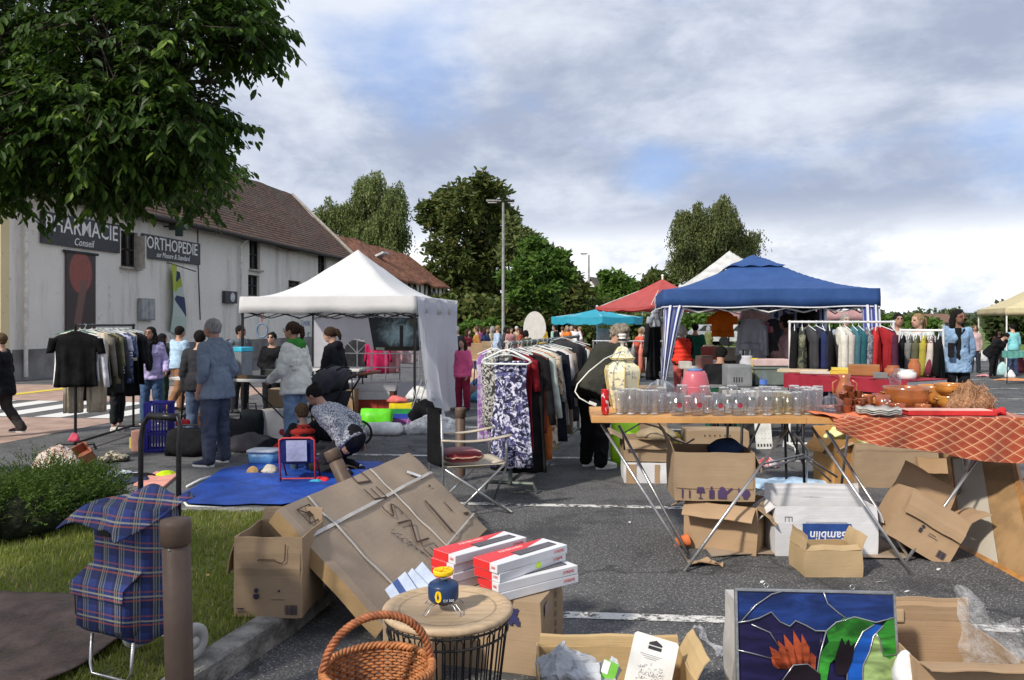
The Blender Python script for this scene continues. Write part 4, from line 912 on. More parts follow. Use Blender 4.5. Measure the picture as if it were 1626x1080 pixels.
 # ================= tents, parasols, racks, garments =================
cream=M((.86,.86,.86),rough=.7,var=.03,bump=.3,bs=5,trans=.4,bd=.03);navy=M((.030,.085,.26),rough=.65,var=.08,bump=.35,bs=4,trans=.12,bd=.04)
blksteel=M((.02,.02,.022),rough=.45,metal=.5);steel=M((.55,.55,.56),rough=.35,metal=.9,var=.15);whsteel=M((.70,.70,.70),rough=.4)
def canopy_tent(label,FL,w_,d_,ze,zp,mt,val=.28,vent=False,legm=blksteel,rz=-rad(8.5),ex=1.18,name='canopy_tent',truss=True,hem=None,wav=.02):
 """FL = front left corner on the ground; +x along the front, +y to the back"""
 T_=thing(name,label,'tent',FL,rz)
 def fn(a,b_):
  u,v=a*2-1,b_*2-1;r=max(abs(u),abs(v));f=(1-r)**ex
  sag=-.05*math.sin(pi*min(1,(1-r)*1.4))*(1-abs(abs(u)-abs(v)))
  return V((w_*a,d_*b_,ze+(zp-ze)*f+sag+.012*noise.noise(V((a*6,b_*6,3)))+.004*noise.noise(V((a*26,b_*26,5)))))
 MB().sheet(fn,40,40,.004).build('canopy',mt,T_,smooth=True)
 m=MB();per=[]
 for k in range(41):per.append((w_*k/40,0))
 for k in range(1,41):per.append((w_,d_*k/40))
 for k in range(1,41):per.append((w_-w_*k/40,d_))
 for k in range(1,40):per.append((0,d_-d_*k/40))
 N_=len(per);c0=V((w_/2,d_/2))
 def ring(z,off,wv):
  out=[]
  for i,(x,y)in enumerate(per):
   q=(V((x,y))-c0);q=q*(1+(off+wv*math.sin(i*.55)*.6+wv*.5*math.sin(i*.21+1))/q.length);out.append(V((c0.x+q.x,c0.y+q.y,z+(wv*.5*math.sin(i*.4)))))
  return out
 R0=[ring(ze+.006,.004,0),ring(ze-val*.5,.012,wav*.4),ring(ze-val,.012,wav)];R1=[ring(ze-val,.004,wav),ring(ze-val*.5,.004,wav*.4),ring(ze+.002,-.004,0)]
 m.loft(R0+R1,False);m.build('valance',mt,T_,smooth=True)
 for x,y in((0.03,0.03),(w_-.03,0.03),(w_-.03,d_-.03),(0.03,d_-.03)):
  m=MB();m.box((x,y,(ze-.03)/2),(.035,.035,ze-.03),bev=.004);m.box((x,y,.01),(.09,.09,.014));m.build('leg',legm,T_)
 if truss:
  m=MB()
  for y in(.05,d_-.05):
   n_=6
   for k in range(n_):
    xa,xb=.03+(w_-.06)*k/n_,.03+(w_-.06)*(k+1)/n_;z0,z1=ze-val-.02,ze-val-.14
    if k%2:z0,z1=z1,z0
    m.tube([(xa,y,z0+.06),(xb,y,z1+.06)],.010,5);m.tube([(xa,y+.03,z1+.06),(xb,y+.03,z0+.06)],.010,5)
  for x in(.05,w_-.05):
   for k in range(4):
    ya,yb=.03+(d_-.06)*k/4,.03+(d_-.06)*(k+1)/4;z0,z1=ze-val+.04,ze-val-.08
    if k%2:z0,z1=z1,z0
    m.tube([(x,ya,z0),(x,yb,z1)],.010,5)
  for x,y in((0.03,0.03),(w_-.03,.03),(w_-.03,d_-.03),(.03,d_-.03)):m.tube([(x+(w_/2-x)*t_,y+(d_/2-y)*t_,ze-.1+(zp-ze)*t_**ex)for t_ in(0,.15,.3,.45,.6,.75,.88)],.011,5)
  m.build('scissor_frame',legm,T_)
 if vent:
  def fv(a,b_):
   u,v=a*2-1,b_*2-1;r=max(abs(u),abs(v));return V((w_/2+u*.42,d_/2+v*.42,zp+.06-.20*r**1.05+.012*math.sin(a*20)*r))
  MB().sheet(fv,16,16,.004).build('vent_cap',mt,T_,smooth=True)
 if hem:m=MB();m.loft([ring(ze-val+.004,.016,wav),ring(ze-val-.012,.016,wav),ring(ze-val-.012,.002,wav),ring(ze-val+.004,.002,wav)],False);m.build('hem',hem,T_)
 return T_
WT=canopy_tent('white pop-up canopy tent with open front and a white side curtain',(-4.50,13.02,0),3.0,3.0,2.02,2.92,cream,.27,ex=1.62)
def curtain(parent,fn,nu,nv,mt,name='side_curtain',th=.004):return MB().sheet(fn,nu,nv,0).build(name,mt,parent,smooth=True)
curt=M((.74,.75,.82),rough=.75,var=.06,ns=2,bump=.5,bs=4,bd=.04,trans=.45)
def cf(a,b_):
 z=1.98-b_*1.96;y=a*2.9;x=3.03+.05*math.sin(a*22+b_*2)*(.4+b_)+.14*b_**2.2*(1+.5*math.sin(a*9));return V((x,y+.02,z+(.05*math.sin(a*14)if b_<.01 else 0)))
curtain(WT,cf,60,24,curt)
def cf2(a,b_):
 z=1.99-b_*1.93;x=2.78+a*(.24+.12*b_);y=-.03-.05*math.sin(a*11+b_*4)-.10*b_**2;return V((x,y,z))
def wall_back():
 m=MB();nu,nv=120,60;W_,Ht=2.92,1.72;wins=[(.93,.30),(1.52,.30),(2.10,.30),(2.62,.26)]
 def hole(x,z):
  for c,r in wins:
   if abs(x-c)<r-.02 and .42<z<.98:return True
   if z>=.98 and(x-c)**2+(z-.98)**2<(r-.02)**2:return True
  return False
 P_=lambda x,z:m.bm.verts.new(V((x+.04,2.96+.02*math.sin(x*7),z)))
 g=[[P_(W_*i/nu,.03+(Ht-.03)*j/nv)for i in range(nu+1)]for j in range(nv+1)]
 for j in range(nv):
  for i in range(nu):
   if not hole(W_*(i+.5)/nu,.03+(Ht-.03)*(j+.5)/nv):m._f([g[j][i],g[j][i+1],g[j+1][i+1],g[j+1][i]])
 for v in[v for v in m.bm.verts if not v.link_faces]:m.bm.verts.remove(v)
 o=m.build('back_wall',M((.62,.62,.66),rough=.75,var=.05,trans=.4),WT)
 m=MB()
 for c,r in wins:
  for z in(.42,.70,.98):m.box((c+.04,2.945,z),(2*r-.03,.012,.022))
  m.box((c+.04,2.946,.42+(.56+r)/2),(.022,.012,.56+r))
  for q in(-1,1):m.tube([(c+.04,2.945,.98),(c+.04+q*r*.68,2.945,.98+r*.68)],.011,5)
  for q in(-1,1):m.box((c+.04+q*(r-.01),2.945,.70),(.022,.012,.56))
 m.build('window_bars',M((.72,.72,.72)),o)
wall_back()
def mat_storm():
 m,t,b=newmat('poster_print');N=NT(t);s=N.n('ShaderNodeSeparateXYZ');t.links.new(N.co(),s.inputs[0]);x,z=s.outputs[0],s.outputs[2]
 r=N.m('SQRT',N.m('ADD',N.m('POWER',N.m('ABSOLUTE',N.m('SUBTRACT',x,.12)),2),N.m('MULTIPLY',N.m('POWER',N.m('ABSOLUTE',N.m('SUBTRACT',z,.02)),2),1.4)))
 n=N.noise(6,7,.65,dist=1.2);f=N.m('SUBTRACT',N.m('ADD',n,.12),N.m('MULTIPLY',r,1.35))
 c=N.mix(N.step(f,.0,.65),(.014,.02,.03),(.40,.58,.64));b.inputs['Roughness'].default_value=.6
 tw=N.m('MULTIPLY',N.m('LESS_THAN',N.m('ABSOLUTE',N.m('SUBTRACT',x,.16)),.035),N.m('LESS_THAN',z,.16));c=N.mix(tw,c,(.02,.02,.03))
 c=N.mix(N.m('LESS_THAN',z,-.22),c,(.02,.018,.012));N.put(b.inputs['Base Color'],c);return m
PO=thing('poster','dark blue-black stormy poster hung inside the white tent','poster',P(624,531,14.4),-rad(8.5))
m=MB();m.poly([(-.47,0,.31),(-.36,0,-.30),(.50,0,-.30),(.46,0,.30)],(0,.006,0));m.build('print',mat_storm(),PO)
MB().box((-.24,-.004,-.265),(.16,.004,.05)).build('caption_panel',M((.45,.45,.38)),PO)
MB().box((.38,-.004,.24),(.14,.004,.07)).build('emblem',M((.12,.13,.08)),PO)
T_=thing('hanging_ring','blue ring hanging on a red string in the white tent opening','ring',P(416,525,14.5));m=MB();m.tube([(.10*math.cos(a),0,.13*math.sin(a))for a in(2*pi*k/20 for k in range(20))],.018,8,closed=True);m.build('ring',M((.16,.22,.32)),T_);MB().tube([(0,0,.13),(-.02,0,.33)],.006,5).build('string',M((.4,.05,.05)),T_);MB().tube([(0,0,.13),(.03,0,.33)],.006,5).build('string',M((.4,.05,.05)),T_)
GR=thing('graffiti','blue and green graffiti letters sprayed on the wall behind the tent','graffiti',UV(UW+.02,vpx(487),1.35),rotF)
bl_=M((.20,.28,.45));gn=M((.08,.35,.18))
for tx,sz,x,z,mt_ in(('BLVLLC',.42,-1.0,.75,bl_),('Z HOK',.38,-.2,.2,bl_),('S',.8,.2,-.55,gn)):
 text_mesh(tx,sz,.002,mt_,GR,(x,-.004,z),(rad(90),0,0),'lettering')
BT=canopy_tent('navy blue pop-up canopy with blue and white striped corner curtains',(2.13,11.12,0),2.9,2.9,2.06,2.60,navy,.24,True,ex=1.12,hem=M((.62,.64,.7)),legm=whsteel)
def mat_stripe(a_,b__,sc_,axis=0):
 m,t,b=newmat('striped_cloth');N=NT(t);u=N.n('ShaderNodeUVMap');s=N.n('ShaderNodeSeparateXYZ');t.links.new(u.outputs[0],s.inputs[0])
 f=N.m('FRACT',N.m('MULTIPLY',s.outputs[axis],sc_));N.put(b.inputs['Base Color'],N.mix(N.m('GREATER_THAN',f,.5),a_,b__));b.inputs['Roughness'].default_value=.8
 N.bump(b,N.noise(8),.4,.02);return m
def uvsheet(fn,nu,nv,name,mt,parent,world=False):
 mb=MB();g=[[mb.bm.verts.new(V(fn(i/nu,j/nv)))for i in range(nu+1)]for j in range(nv+1)];ul=mb.bm.loops.layers.uv.new('UVMap')
 for j in range(nv):
  for i in range(nu):
   f=mb._f([g[j][i],g[j][i+1],g[j+1][i+1],g[j+1][i]])
   for lp,(a,b_)in zip(f.loops,((i,j),(i+1,j),(i+1,j+1),(i,j+1))):lp[ul].uv=(a/nu,b_/nv)
 return mb.build(name,mt,parent,True,world,recalc=False)
strp=mat_stripe((.70,.72,.78),(.045,.07,.30),4.5)
uvsheet(lambda a,b_:V((.02+a*(.30-.22*b_**.8)-.04*b_,-.02+.035*math.sin(a*15)+.02*b_,1.84-1.05*b_)),40,20,'corner_curtain',strp,BT)
uvsheet(lambda a,b_:V((2.66+a*.24+.05*b_,-.02+.035*math.sin(a*15),1.84-1.2*b_)),40,20,'corner_curtain',strp,BT)
uvsheet(lambda a,b_:V((2.72+a*.16,2.85+.03*math.sin(a*15),1.84-1.2*b_)),30,10,'corner_curtain',strp,BT)
uvsheet(lambda a,b_:V((1.95+a*.6,2.85+.03*math.sin(a*15),1.84-1.3*b_)),40,10,'corner_curtain',strp,BT)
canopy_tent('white pop-up canopy with tall peak rising behind the navy canopy',(2.72,14.75,0),3.0,3.0,2.12,3.06,M((.62,.62,.60),rough=.7,trans=.2),.26,ex=1.3,truss=False)
MB().box(P(1142,438,15.2),(.32,.02,.10),Euler((0,rad(-38),0))).build('vent_flap',blk,[o for o in bpy.data.objects if o.get('label','').startswith('white pop-up canopy with tall')][0],world=True)
yel=M((.74,.66,.42),rough=.75,var=.06,trans=.35)
canopy_tent('pale yellow canopy tent at the right edge of the market',((1597-813)/F*23.4,23.4,0),4.5,3.1,2.02,3.35,yel,.2,rz=rad(-17),ex=1.1,truss=False,legm=whsteel)
canopy_tent('faded pink canopy behind the hanging clothes under the navy canopy',((1178-813)/F*17.5,17.5,0),2.6,2.6,1.86,2.05,M((.60,.36,.36),trans=.2),.22,truss=False)
def parasol(label,px,d,r,ze,zp,mt,n=8,val=.0,sy=1.0,polem=whsteel,rz=0,squash=1):
 T_=thing('parasol',label,'parasol',((px-813)/F*d,d,0),rz)
 ns=8;rings=[];nn=n*ns
 for j in range(11):
  q=j/10;ring=[]
  for k in range(nn):
   a=2*pi*k/nn;seg=(k%ns)/ns;chord=math.cos(pi/n)/math.cos((seg-.5)*2*pi/n)
   ring.append(V((r*q*chord*math.cos(a),sy*r*q*chord*math.sin(a),ze+(zp-ze)*(1-q)**(1.0+.25*squash)-.03*math.sin(pi*seg)*q)))
  rings.append(ring)
 o_=rings[-1]
 if val:rings.append([V((p.x,p.y,p.z-val-.035*abs(math.sin(k*pi/4))))for k,p in enumerate(o_)])
 full=rings+[[p-V((0,0,.006))if i or not val else p*.995 for p in rr]for i,rr in enumerate(rings[::-1])]
 full[0]=[p+V((0,0,0))for p in full[0]]
 m=MB();m.loft(full[:len(rings)],False);bmesh.ops.remove_doubles(m.bm,verts=m.bm.verts,dist=.0005);m.build('canopy',mt,T_)
 m=MB();m.tube([(0,0,0),(0,0,zp+.06)],.022,8);m.ball((0,0,zp+.07),.03,2);m.build('pole',polem,T_)
 m=MB();m.lathe([(.25,0),(.25,.05),(.05,.08),(.04,.25),(.0,.25)],16,cap=True);m.build('base',M((.2,.2,.2)),T_)
 for k in range(n):
  a=2*pi*k/n;MB().tube([(0,0,zp-.06),(r*.98*math.cos(a),sy*r*.98*math.sin(a),ze-.012)],.007,5).build('rib',polem,T_)
 return T_
parasol('coral red parasol beside the navy canopy',1052,17.2,1.52,1.93,2.55,M((.52,.10,.095),rough=.7,var=.08,trans=.3),6,.04,rz=rad(10))
parasol('turquoise parasol with scalloped edge behind the bending woman',948,21,1.22,1.75,1.96,M((.05,.46,.62),rough=.6,var=.08,trans=.35),8,.16,squash=2)
T_=thing('display_panel','large white oval panel standing behind the slim tree trunk','panel',((849-813)/F*25,25,0))
m=MB();m.loft([[V((.36*math.cos(a),y,1.40+.55*math.sin(a)*(1 if math.sin(a)>0 else .7)))for a in(2*pi*k/40 for k in range(40))]for y in(0,.05)]);m.build('panel',M((.66,.63,.58),var=.06),T_);MB().tube([(0,.03,0),(0,.03,1.2)],.02,6).build('stand',blk,T_)
hangm=M((.68,.72,.70),rough=.35,var=.05,bump=0);hooks=steel
def garment(label,loc,rz,kind='top',mt=None,w_=.44,L=.66,sleeve=.5,cat='garment',group=None,seed=0,hanger=hangm,thick=.045,name=None,flare=1.0,tilt=0):
 """hook at the origin, garment in the local XZ plane"""
 rg_=random.Random(seed+17);T_=thing(name or{'top':'shirt','dress':'dress','coat':'coat','trousers':'trousers','skirt':'skirt'}[kind],label,cat,loc,rz,group,rot=(0,tilt,rz)if tilt else None)
 mt=mt if not isinstance(mt,tuple)else fabric(mt);n=48;ph=rg_.uniform(0,6);fr=rg_.choice([3,4,5]);m=MB()
 def ring(z,hw,hd,amp,y0=0.0,x0=0.0):
  out=[]
  for k in range(n):
   a=2*pi*k/n;x=hw*math.copysign(abs(math.cos(a))**.8,math.cos(a));y=hd*math.sin(a)
   y+=amp*math.sin(x/max(hw,.01)*fr*2.2+ph+z*2)+amp*.5*math.sin(x/max(hw,.01)*fr*4.3+ph*2)
   out.append(V((x+x0,y+y0,z)))
  return out
 if kind in('top','coat','dress'):
  h_=w_/2;s0=-.07
  if kind=='dress':
   rs=[(-.16,h_*.80,thick*.5,.002),(-.20,h_*.86,thick*.7,.004),(-.30,h_*.80,thick,.006),(-.42,h_*.78,thick*1.1,.010),(-L*.6-.1,h_*.95*flare,thick*1.2,.016),(-L-.07,h_*1.05*flare,thick*1.3,.022)]
   for q in(-1,1):m.tube([(q*h_*.55,0,-.065),(q*h_*.62,-.01,-.17)],.009,6)
  else:
   rs=[(s0+.005,.05,.025,0),(s0-.015,.085,.03,0),(s0-.05,h_*.80,thick*.7,.002),(s0-.075,h_*.97,thick*.85,.003),(s0-.13,h_,thick,.005),(s0-.25,h_*.93,thick*1.1,.010),(s0-.4,h_*.92,thick*1.15,.014),(-L*.8,h_*.96*flare,thick*1.2,.018),(-L,h_*1.0*flare,thick*1.25,.022)]
   rs=[q for q in rs if q[0]>=-L-.001]
  rs2=[]
  for q0,q1 in zip(rs,rs[1:]):
   for f_ in(0,.33,.67):rs2.append(tuple(u+(v-u)*f_ for u,v in zip(q0,q1)))
  m.loft([ring(*q)for q in rs2+[rs[-1]]])
  if kind!='dress' and sleeve>0:
   for q in(-1,1):
    sl=sleeve;a0=V((q*h_*.93,0,s0-.085));d_=V((q*(.30 if sl<.3 else .12),.05,-1)).normalized()
    pts=[a0+d_*sl*f for f in(0,.25,.5,.75,1)]
    m.loft([[p+V((.055*(1-.3*f)*math.cos(a)*(1.2 if sl<.3 else .8),.04*math.sin(a),0))for a in(2*pi*k/12 for k in range(12))]for f,p in zip((0,.25,.5,.75,1),pts)])
 elif kind=='trousers':
  for q in(-1,1):m.loft([ring(z,w_*hw,thick*.7,am,x0=q*w_*.27)for z,hw,am in((-.09,.25,.002),(-.3,.26,.008),(-.6,.24,.012),(-L,.23,.014))])
 elif kind=='skirt':m.loft([ring(-.09,w_*.38,thick,.004),ring(-.3,w_*.48,thick*1.2,.012),ring(-L,w_*.58,thick*1.6,.022)])
 me=bpy.data.meshes.new('g')
 for v in m.bm.verts:v.co+=noise.noise_vector(V((v.co.x*11,v.co.y*6,v.co.z*3.2))+V((seed*1.7,seed,0)))*.016*min(1,max(0,-v.co.z-.08)*4)
 o=m.build('fabric',mt,T_,smooth=True)
 if hanger:
  m=MB();h_=w_/2*.92;m.tube([(-h_,0,-.105),(0,0,-.045),(h_,0,-.105)],.0055,6);m.tube([(0,0,-.045),(0,0,-.012),(.012,0,.006),(.0,0,.020),(-.014,0,.010)],.0028,5);m.build('hanger',hanger,T_)
 return T_
def rack(label,A,B,h,mt=blksteel,foot=.5,r=.016,name='clothes_rack',wheels=False):
 A,B=V((A[0],A[1],0)),V((B[0],B[1],0));c=(A+B)/2;d_=B-A;L=d_.length;T_=thing(name,label,'clothes rack',c,math.atan2(d_.y,d_.x))
 MB().tube([(-L/2,0,h),(L/2,0,h)],r,8).build('rail',mt,T_)
 for q in(-1,1):
  MB().tube([(q*L/2*.97,0,.09),(q*L/2*.97,0,h+.02)],r,8).build('upright',mt,T_)
  m=MB();m.tube([(q*L/2*.97,-foot/2,.02),(q*L/2*.97,-foot/2+.03,.09),(q*L/2*.97,foot/2-.03,.09),(q*L/2*.97,foot/2,.02)],r*.95,8);m.build('foot',mt,T_)
 m=MB();m.tube([(-L/2,0,.10),(L/2,0,.10)],r*.9,8);m.build('lower_bar',mt,T_)
 return T_
ra_,rb_=V((-5.42,9.75)),V((-5.52,11.5));RA=rack('black metal clothes rack hung with shirts on the left by the crosswalk',ra_,rb_,1.56,r=.018);dirA=(rb_-ra_).normalized();rzA=math.atan2(dirA.y,dirA.x)-rad(90)
stripeN=None
def mat_bands(a_,b__,sc_,ax=2,th=.5):
 m,t,b=newmat('banded_cloth');N=NT(t);s=N.n('ShaderNodeSeparateXYZ');t.links.new(N.co(),s.inputs[0]);f=N.m('FRACT',N.m('MULTIPLY',s.outputs[ax],sc_));N.put(b.inputs['Base Color'],N.mix(N.m('GREATER_THAN',f,th),a_,b__));b.inputs['Roughness'].default_value=.9;N.bump(b,N.noise(8),.4,.02);return m
def mat_blotch(cols,sc_,det=4,dist=1.0,hard=.05):
 m,t,b=newmat('printed_cloth');N=NT(t);c=cols[0]
 for i,q in enumerate(cols[1:]):c=N.mix(N.step(N.noise(sc_*(1+.3*i),det,.6,N.co(loc=(i*3.1,i,i*2)),dist),.5-hard,.5+hard),c,q)
 N.put(b.inputs['Base Color'],c);b.inputs['Roughness'].default_value=.85;N.bump(b,N.noise(9),.5,.02);return m
camo=mat_blotch([(.09,.10,.06),(.20,.19,.12),(.02,.025,.02)],9)
itemsA=[('black short-sleeved t-shirt, frontmost on the left rack',0.0,'top',(.008,.008,.009),.52,.76,.2),('long-sleeved white top with sleeves showing under the black t-shirt',.10,'top',(.72,.72,.75),.56,.70,.62),('pale beige wide trousers hanging low behind the black t-shirt',.16,'trousers',(.58,.50,.38),.50,1.10,0),('dark brown top between the beige trousers on the left rack',.22,'coat',(.03,.02,.018),.44,.95,0),('taupe grey blouse third from the front of the left rack',.42,'top',(.20,.18,.15),.52,.78,.5),('dark olive shirt in the middle of the left rack',.54,'top',(.045,.045,.030),.52,.84,.55),('khaki shirt in the middle of the left rack',.66,'top',(.22,.20,.11),.50,.78,.4),('blue and white striped shirt on the left rack',.98,'top',mat_bands((.70,.72,.78),(.05,.08,.22),26),.46,.66,.3),('charcoal long shirt on the left rack',.82,'top',(.05,.055,.065),.50,.90,.55),('white and lilac t-shirt on the left rack',.90,'top',(.55,.56,.70),.48,.50,.2),('navy patterned top on the left rack',1.14,'top',mat_blotch([(.02,.03,.08),(.12,.16,.28)],16),.46,.8,.3),('cream sleeveless top near the far end of the left rack',1.28,'top',(.52,.48,.38),.44,.5,0),('black dress near the far end of the left rack',1.36,'coat',(.010,.010,.012),.48,1.0,.4),('black jacket at the far end of the left rack',1.5,'coat',(.016,.016,.02),.50,.85,.5)]
for i,(lb,t_,kd,mt,w_,L,sl)in enumerate(itemsA):
 p=ra_+dirA*(t_+.04);garment(lb,(p.x+(.04 if kd=='trousers' else 0),p.y,1.56),rzA+rad(random.Random(i).uniform(-9,9)),kd,mt,w_,L,sl,seed=i,group='clothes on the left rack',hanger=M((.05,.25,.12))if i==0 else hangm)
rb0,rb1=V((-.03,7.35)),V((.95,11.2));RB=rack('grey metal clothes rack full of dresses and coats in the centre',rb0,rb1,1.40,M((.10,.12,.11),rough=.5,metal=.3),r=.02);dirB=(rb1-rb0).normalized();rzB=math.atan2(dirB.y,dirB.x)-rad(90)
flor=mat_blotch([(.68,.68,.82),(.10,.10,.26),(.015,.015,.05)],8.5,5,2.6,.035)
itemsB=[('sleeveless white and navy floral dress at the front of the centre rack',.0,'dress',flor,.38,1.08,0,0.02,.035),('black and white zebra patterned blouse left of the floral dress',.07,'top',mat_blotch([(.5,.48,.45),(.03,.03,.03)],18,3,2.5),.30,.80,0,-.14,.03),('violet and white patterned dress left of the floral dress',.12,'coat',mat_blotch([(.26,.12,.36),(.5,.42,.55)],14),.30,.95,0,-.20,.03),('deep red dress behind the floral dress',.15,'coat',(.22,.012,.02),.44,1.02,.3,0,.04),('long black open cardigan behind the floral dress',.2,'coat',(.012,.011,.012),.56,1.22,.62,0.04,.06),('rose print skirt whose hem hangs lowest on the centre rack',.24,'coat',mat_blotch([(.55,.25,.28),(.04,.02,.02),(.6,.5,.42)],12),.26,1.24,0,.06,.04),('maroon wool coat on the centre rack',.5,'coat',(.16,.035,.02),.50,.90,.5,0,.05),('mint grey blouse with long sleeves on the centre rack',.62,'top',(.44,.50,.46),.54,.72,.6,.03,.05),('burnt orange long dress on the centre rack',.8,'coat',(.42,.12,.03),.46,1.2,.4,.03,.05),('brown and beige patterned long dress on the centre rack',1.05,'coat',mat_blotch([(.36,.30,.18),(.12,.05,.03),(.5,.44,.34)],10),.46,1.15,.4,.04,.05),('grey check jacket on the centre rack',1.2,'top',mat_blotch([(.28,.28,.28),(.12,.12,.12)],24),.5,.7,.5,0,.05),('navy black coat on the centre rack',1.38,'coat',(.012,.014,.022),.54,1.1,.6,.03,.06),('off-white raincoat on the centre rack',1.62,'coat',(.62,.58,.56),.52,.95,.6,.03,.06),('taupe trench coat on the centre rack',1.82,'coat',(.34,.27,.21),.54,1.08,.6,.03,.06),('dark grey suit jacket on the centre rack',2.1,'top',(.05,.05,.055),.52,.75,.6,.0,.06),('black and white printed blouse on the centre rack',2.35,'top',mat_blotch([(.6,.6,.6),(.06,.06,.06)],20),.5,.6,.5,0,.05),('forest green cardigan at the far end of the centre rack',2.9,'top',(.03,.07,.05),.5,.7,.5,0,.05),('white blouse at the far end of the centre rack',3.2,'top',(.65,.65,.62),.5,.6,.5,0,.05),('brown leather jacket at the far end of the centre rack',3.5,'top',(.13,.07,.04),.5,.7,.5,0,.05)]
for i,(lb,t_,kd,mt,w_,L,sl,xo,th)in enumerate(itemsB):
 p=rb0+dirB*t_;q=V((math.cos(rzB),math.sin(rzB)))*xo;garment(lb,(p.x+q.x,p.y+q.y,1.40),rzB+rad(random.Random(i+40).uniform(-8,8)),kd,mt,w_,L,sl,seed=i+30,group='clothes on the centre rack',thick=th)
for j,(dy,tl)in enumerate(((-.05,0),(-.10,4))):
 HG=thing('clothes_hanger',('wide white plastic hanger at the very front of the centre rack','second white plastic hanger just behind the frontmost one')[1-j],'hanger',(-.03+dy*dirB.x,7.35+dy*dirB.y,1.40),rzB+rad(tl),'white plastic hangers')
 m=MB();pts=[(-.23,0,-.165),(-.21,0,-.145),(-.06,0,-.07),(0,0,-.055),(.06,0,-.07),(.21,0,-.145),(.23,0,-.165),(.2,0,-.185),(-.2,0,-.185)];m.tube(pts,.0085,8,closed=True)
 m.tube([(-.17,0,-.14),(-.05,0,-.10),(.05,0,-.10),(.17,0,-.14)],.005,6);m.tube([(.025*math.cos(a),0,-.075+.025*math.sin(a))for a in(2*pi*k/10 for k in range(10))],.006,6,closed=True)
 m.build('hanger_frame',hangm,HG,True);MB().tube([(0,0,-.05),(0,0,-.01),(.018,0,.01),(.0,0,.032),(-.02,0,.016)],.004,6).build('hook',hangm,HG)
garment('large black wool coat hung sideways behind the centre rack',P(893,538,9.45),rad(15),'coat',(.020,.020,.023),.44,.98,.62,seed=77,thick=.11)
garment('grey-black wool jacket draped over the rack end beside the bending woman',P(893,530,9.3),rad(14),'top',(.040,.040,.044),.52,.50,.42,seed=78,thick=.13,name='jacket')
RC=rack('white clothes rail with long garments under the navy canopy',V((3.42,9.75)),V((4.72,9.70)),1.605,whsteel,r=.014)
itemsC=[('long black dress',(.010,.010,.011),1.0),('camouflage print trousers',camo,.92),('dark charcoal coat',(.045,.045,.05),.96),('navy black trousers',(.02,.022,.04),.90),('blue and black jacket',(.02,.03,.10),.6),('black waistcoat',(.012,.012,.014),.8),('ivory long dress',(.60,.58,.52),.90),('cream long blouse',(.42,.40,.36),.82),('teal long dress',(.05,.13,.16),.86),('petrol blue coat',(.02,.09,.11),.84),('speckled grey dress',mat_blotch([(.08,.08,.1),(.25,.25,.28)],22),.8),('scarlet dress',(.45,.03,.03),.62),('dark red coat',(.24,.015,.02),.98),('dark plum dress',(.07,.02,.04),.9)]
for i,(lb,mt,L)in enumerate(itemsC):
 garment(f'{lb} on the white rail under the navy canopy',(3.50+i*.088+random.Random(i+9).uniform(-.025,.025),9.75-i*.004,1.605),rad(90+random.Random(i+3).uniform(-32,22)),'coat',mt,.44,L,.45,seed=i+60,group='clothes on the white rail',thick=.045)
RD=rack('short clothes rail between the navy canopy and the blonde woman',V((4.95,10.05)),V((5.35,9.75)),1.5,whsteel,r=.014)
for i,(lb,mt,L)in enumerate([('black jacket',(.014,.014,.018),.9),('grey shirt',(.18,.18,.17),.62),('olive jacket',(.10,.10,.06),.66),('mustard yellow coat',(.36,.31,.05),.95),('burgundy striped dress',mat_bands((.16,.02,.04),(.5,.45,.4),18,0),.86),('black leather skirt',(.01,.01,.01),.9)]):
 garment(f'{lb} on the short rail beside the blonde woman',(4.98+i*.065,10.03-i*.05,1.5),rad(58),'coat',mt,.42,L,.4,seed=i+90,group='clothes on the short rail',thick=.04)
garment('bright orange t-shirt hanging under the navy canopy',P(1147,486,12.0),rad(-8),'top',M((.90,.25,.01),rough=.8,trans=.55),.34,.47,.12,seed=5,name='shirt')
garment('white cardigan hanging under the navy canopy',P(1193,500,12.6),rad(-5),'top',M((.80,.80,.84),rough=.85,trans=.5),.36,.56,.5,seed=6,thick=.07)
garment('white blouse hanging beside the white cardigan',P(1203,502,13.0),rad(20),'top',M((.78,.78,.82),rough=.85,trans=.5),.3,.75,.5,seed=16,thick=.06)
garment('pink child top hanging beside the white cardigan',P(1213,504,13.2),rad(10),'top',(.60,.22,.28),.2,.26,.1,seed=7)
garment('long dark grey dress hanging beside the pink child top',P(1228,500,13.4),rad(10),'coat',(.05,.05,.052),.36,.9,.1,seed=8,thick=.07)
garment('grey shirt hanging on the left post of the navy canopy',P(1041,486,11.4),rad(40),'top',(.28,.30,.33),.22,.30,.1,seed=9)
garment('long black coat hanging at the left post of the navy canopy',P(1037,497,11.8),rad(50),'coat',(.012,.012,.014),.30,1.0,.5,seed=10)
RE=rack('grey rail with dark clothes behind the bending woman',V((1.55,15.2)),V((2.9,15.0)),1.24,steel)
for i in range(9):
 cn,cc=[('black',(.012,.012,.014)),('plum',(.10,.03,.08)),('cream',(.5,.45,.38)),('dark blue',(.03,.04,.10)),('tan',(.35,.24,.16)),('grey',(.2,.2,.2)),('coral',(.6,.2,.15)),('ivory',(.6,.57,.5)),('khaki',(.2,.2,.12))][i]
 garment(f'{cn} garment on the grey rail behind the bending woman',(1.63+i*.14,15.18-.02*i,1.24),rad(80),'top',cc,.42,.6,.4,seed=i+120,group='clothes on the grey rail')
garment('pale dress hanging below the turquoise parasol',P(958,512,20.5),0,'dress',(.42,.38,.36),.36,.6,0,seed=140)
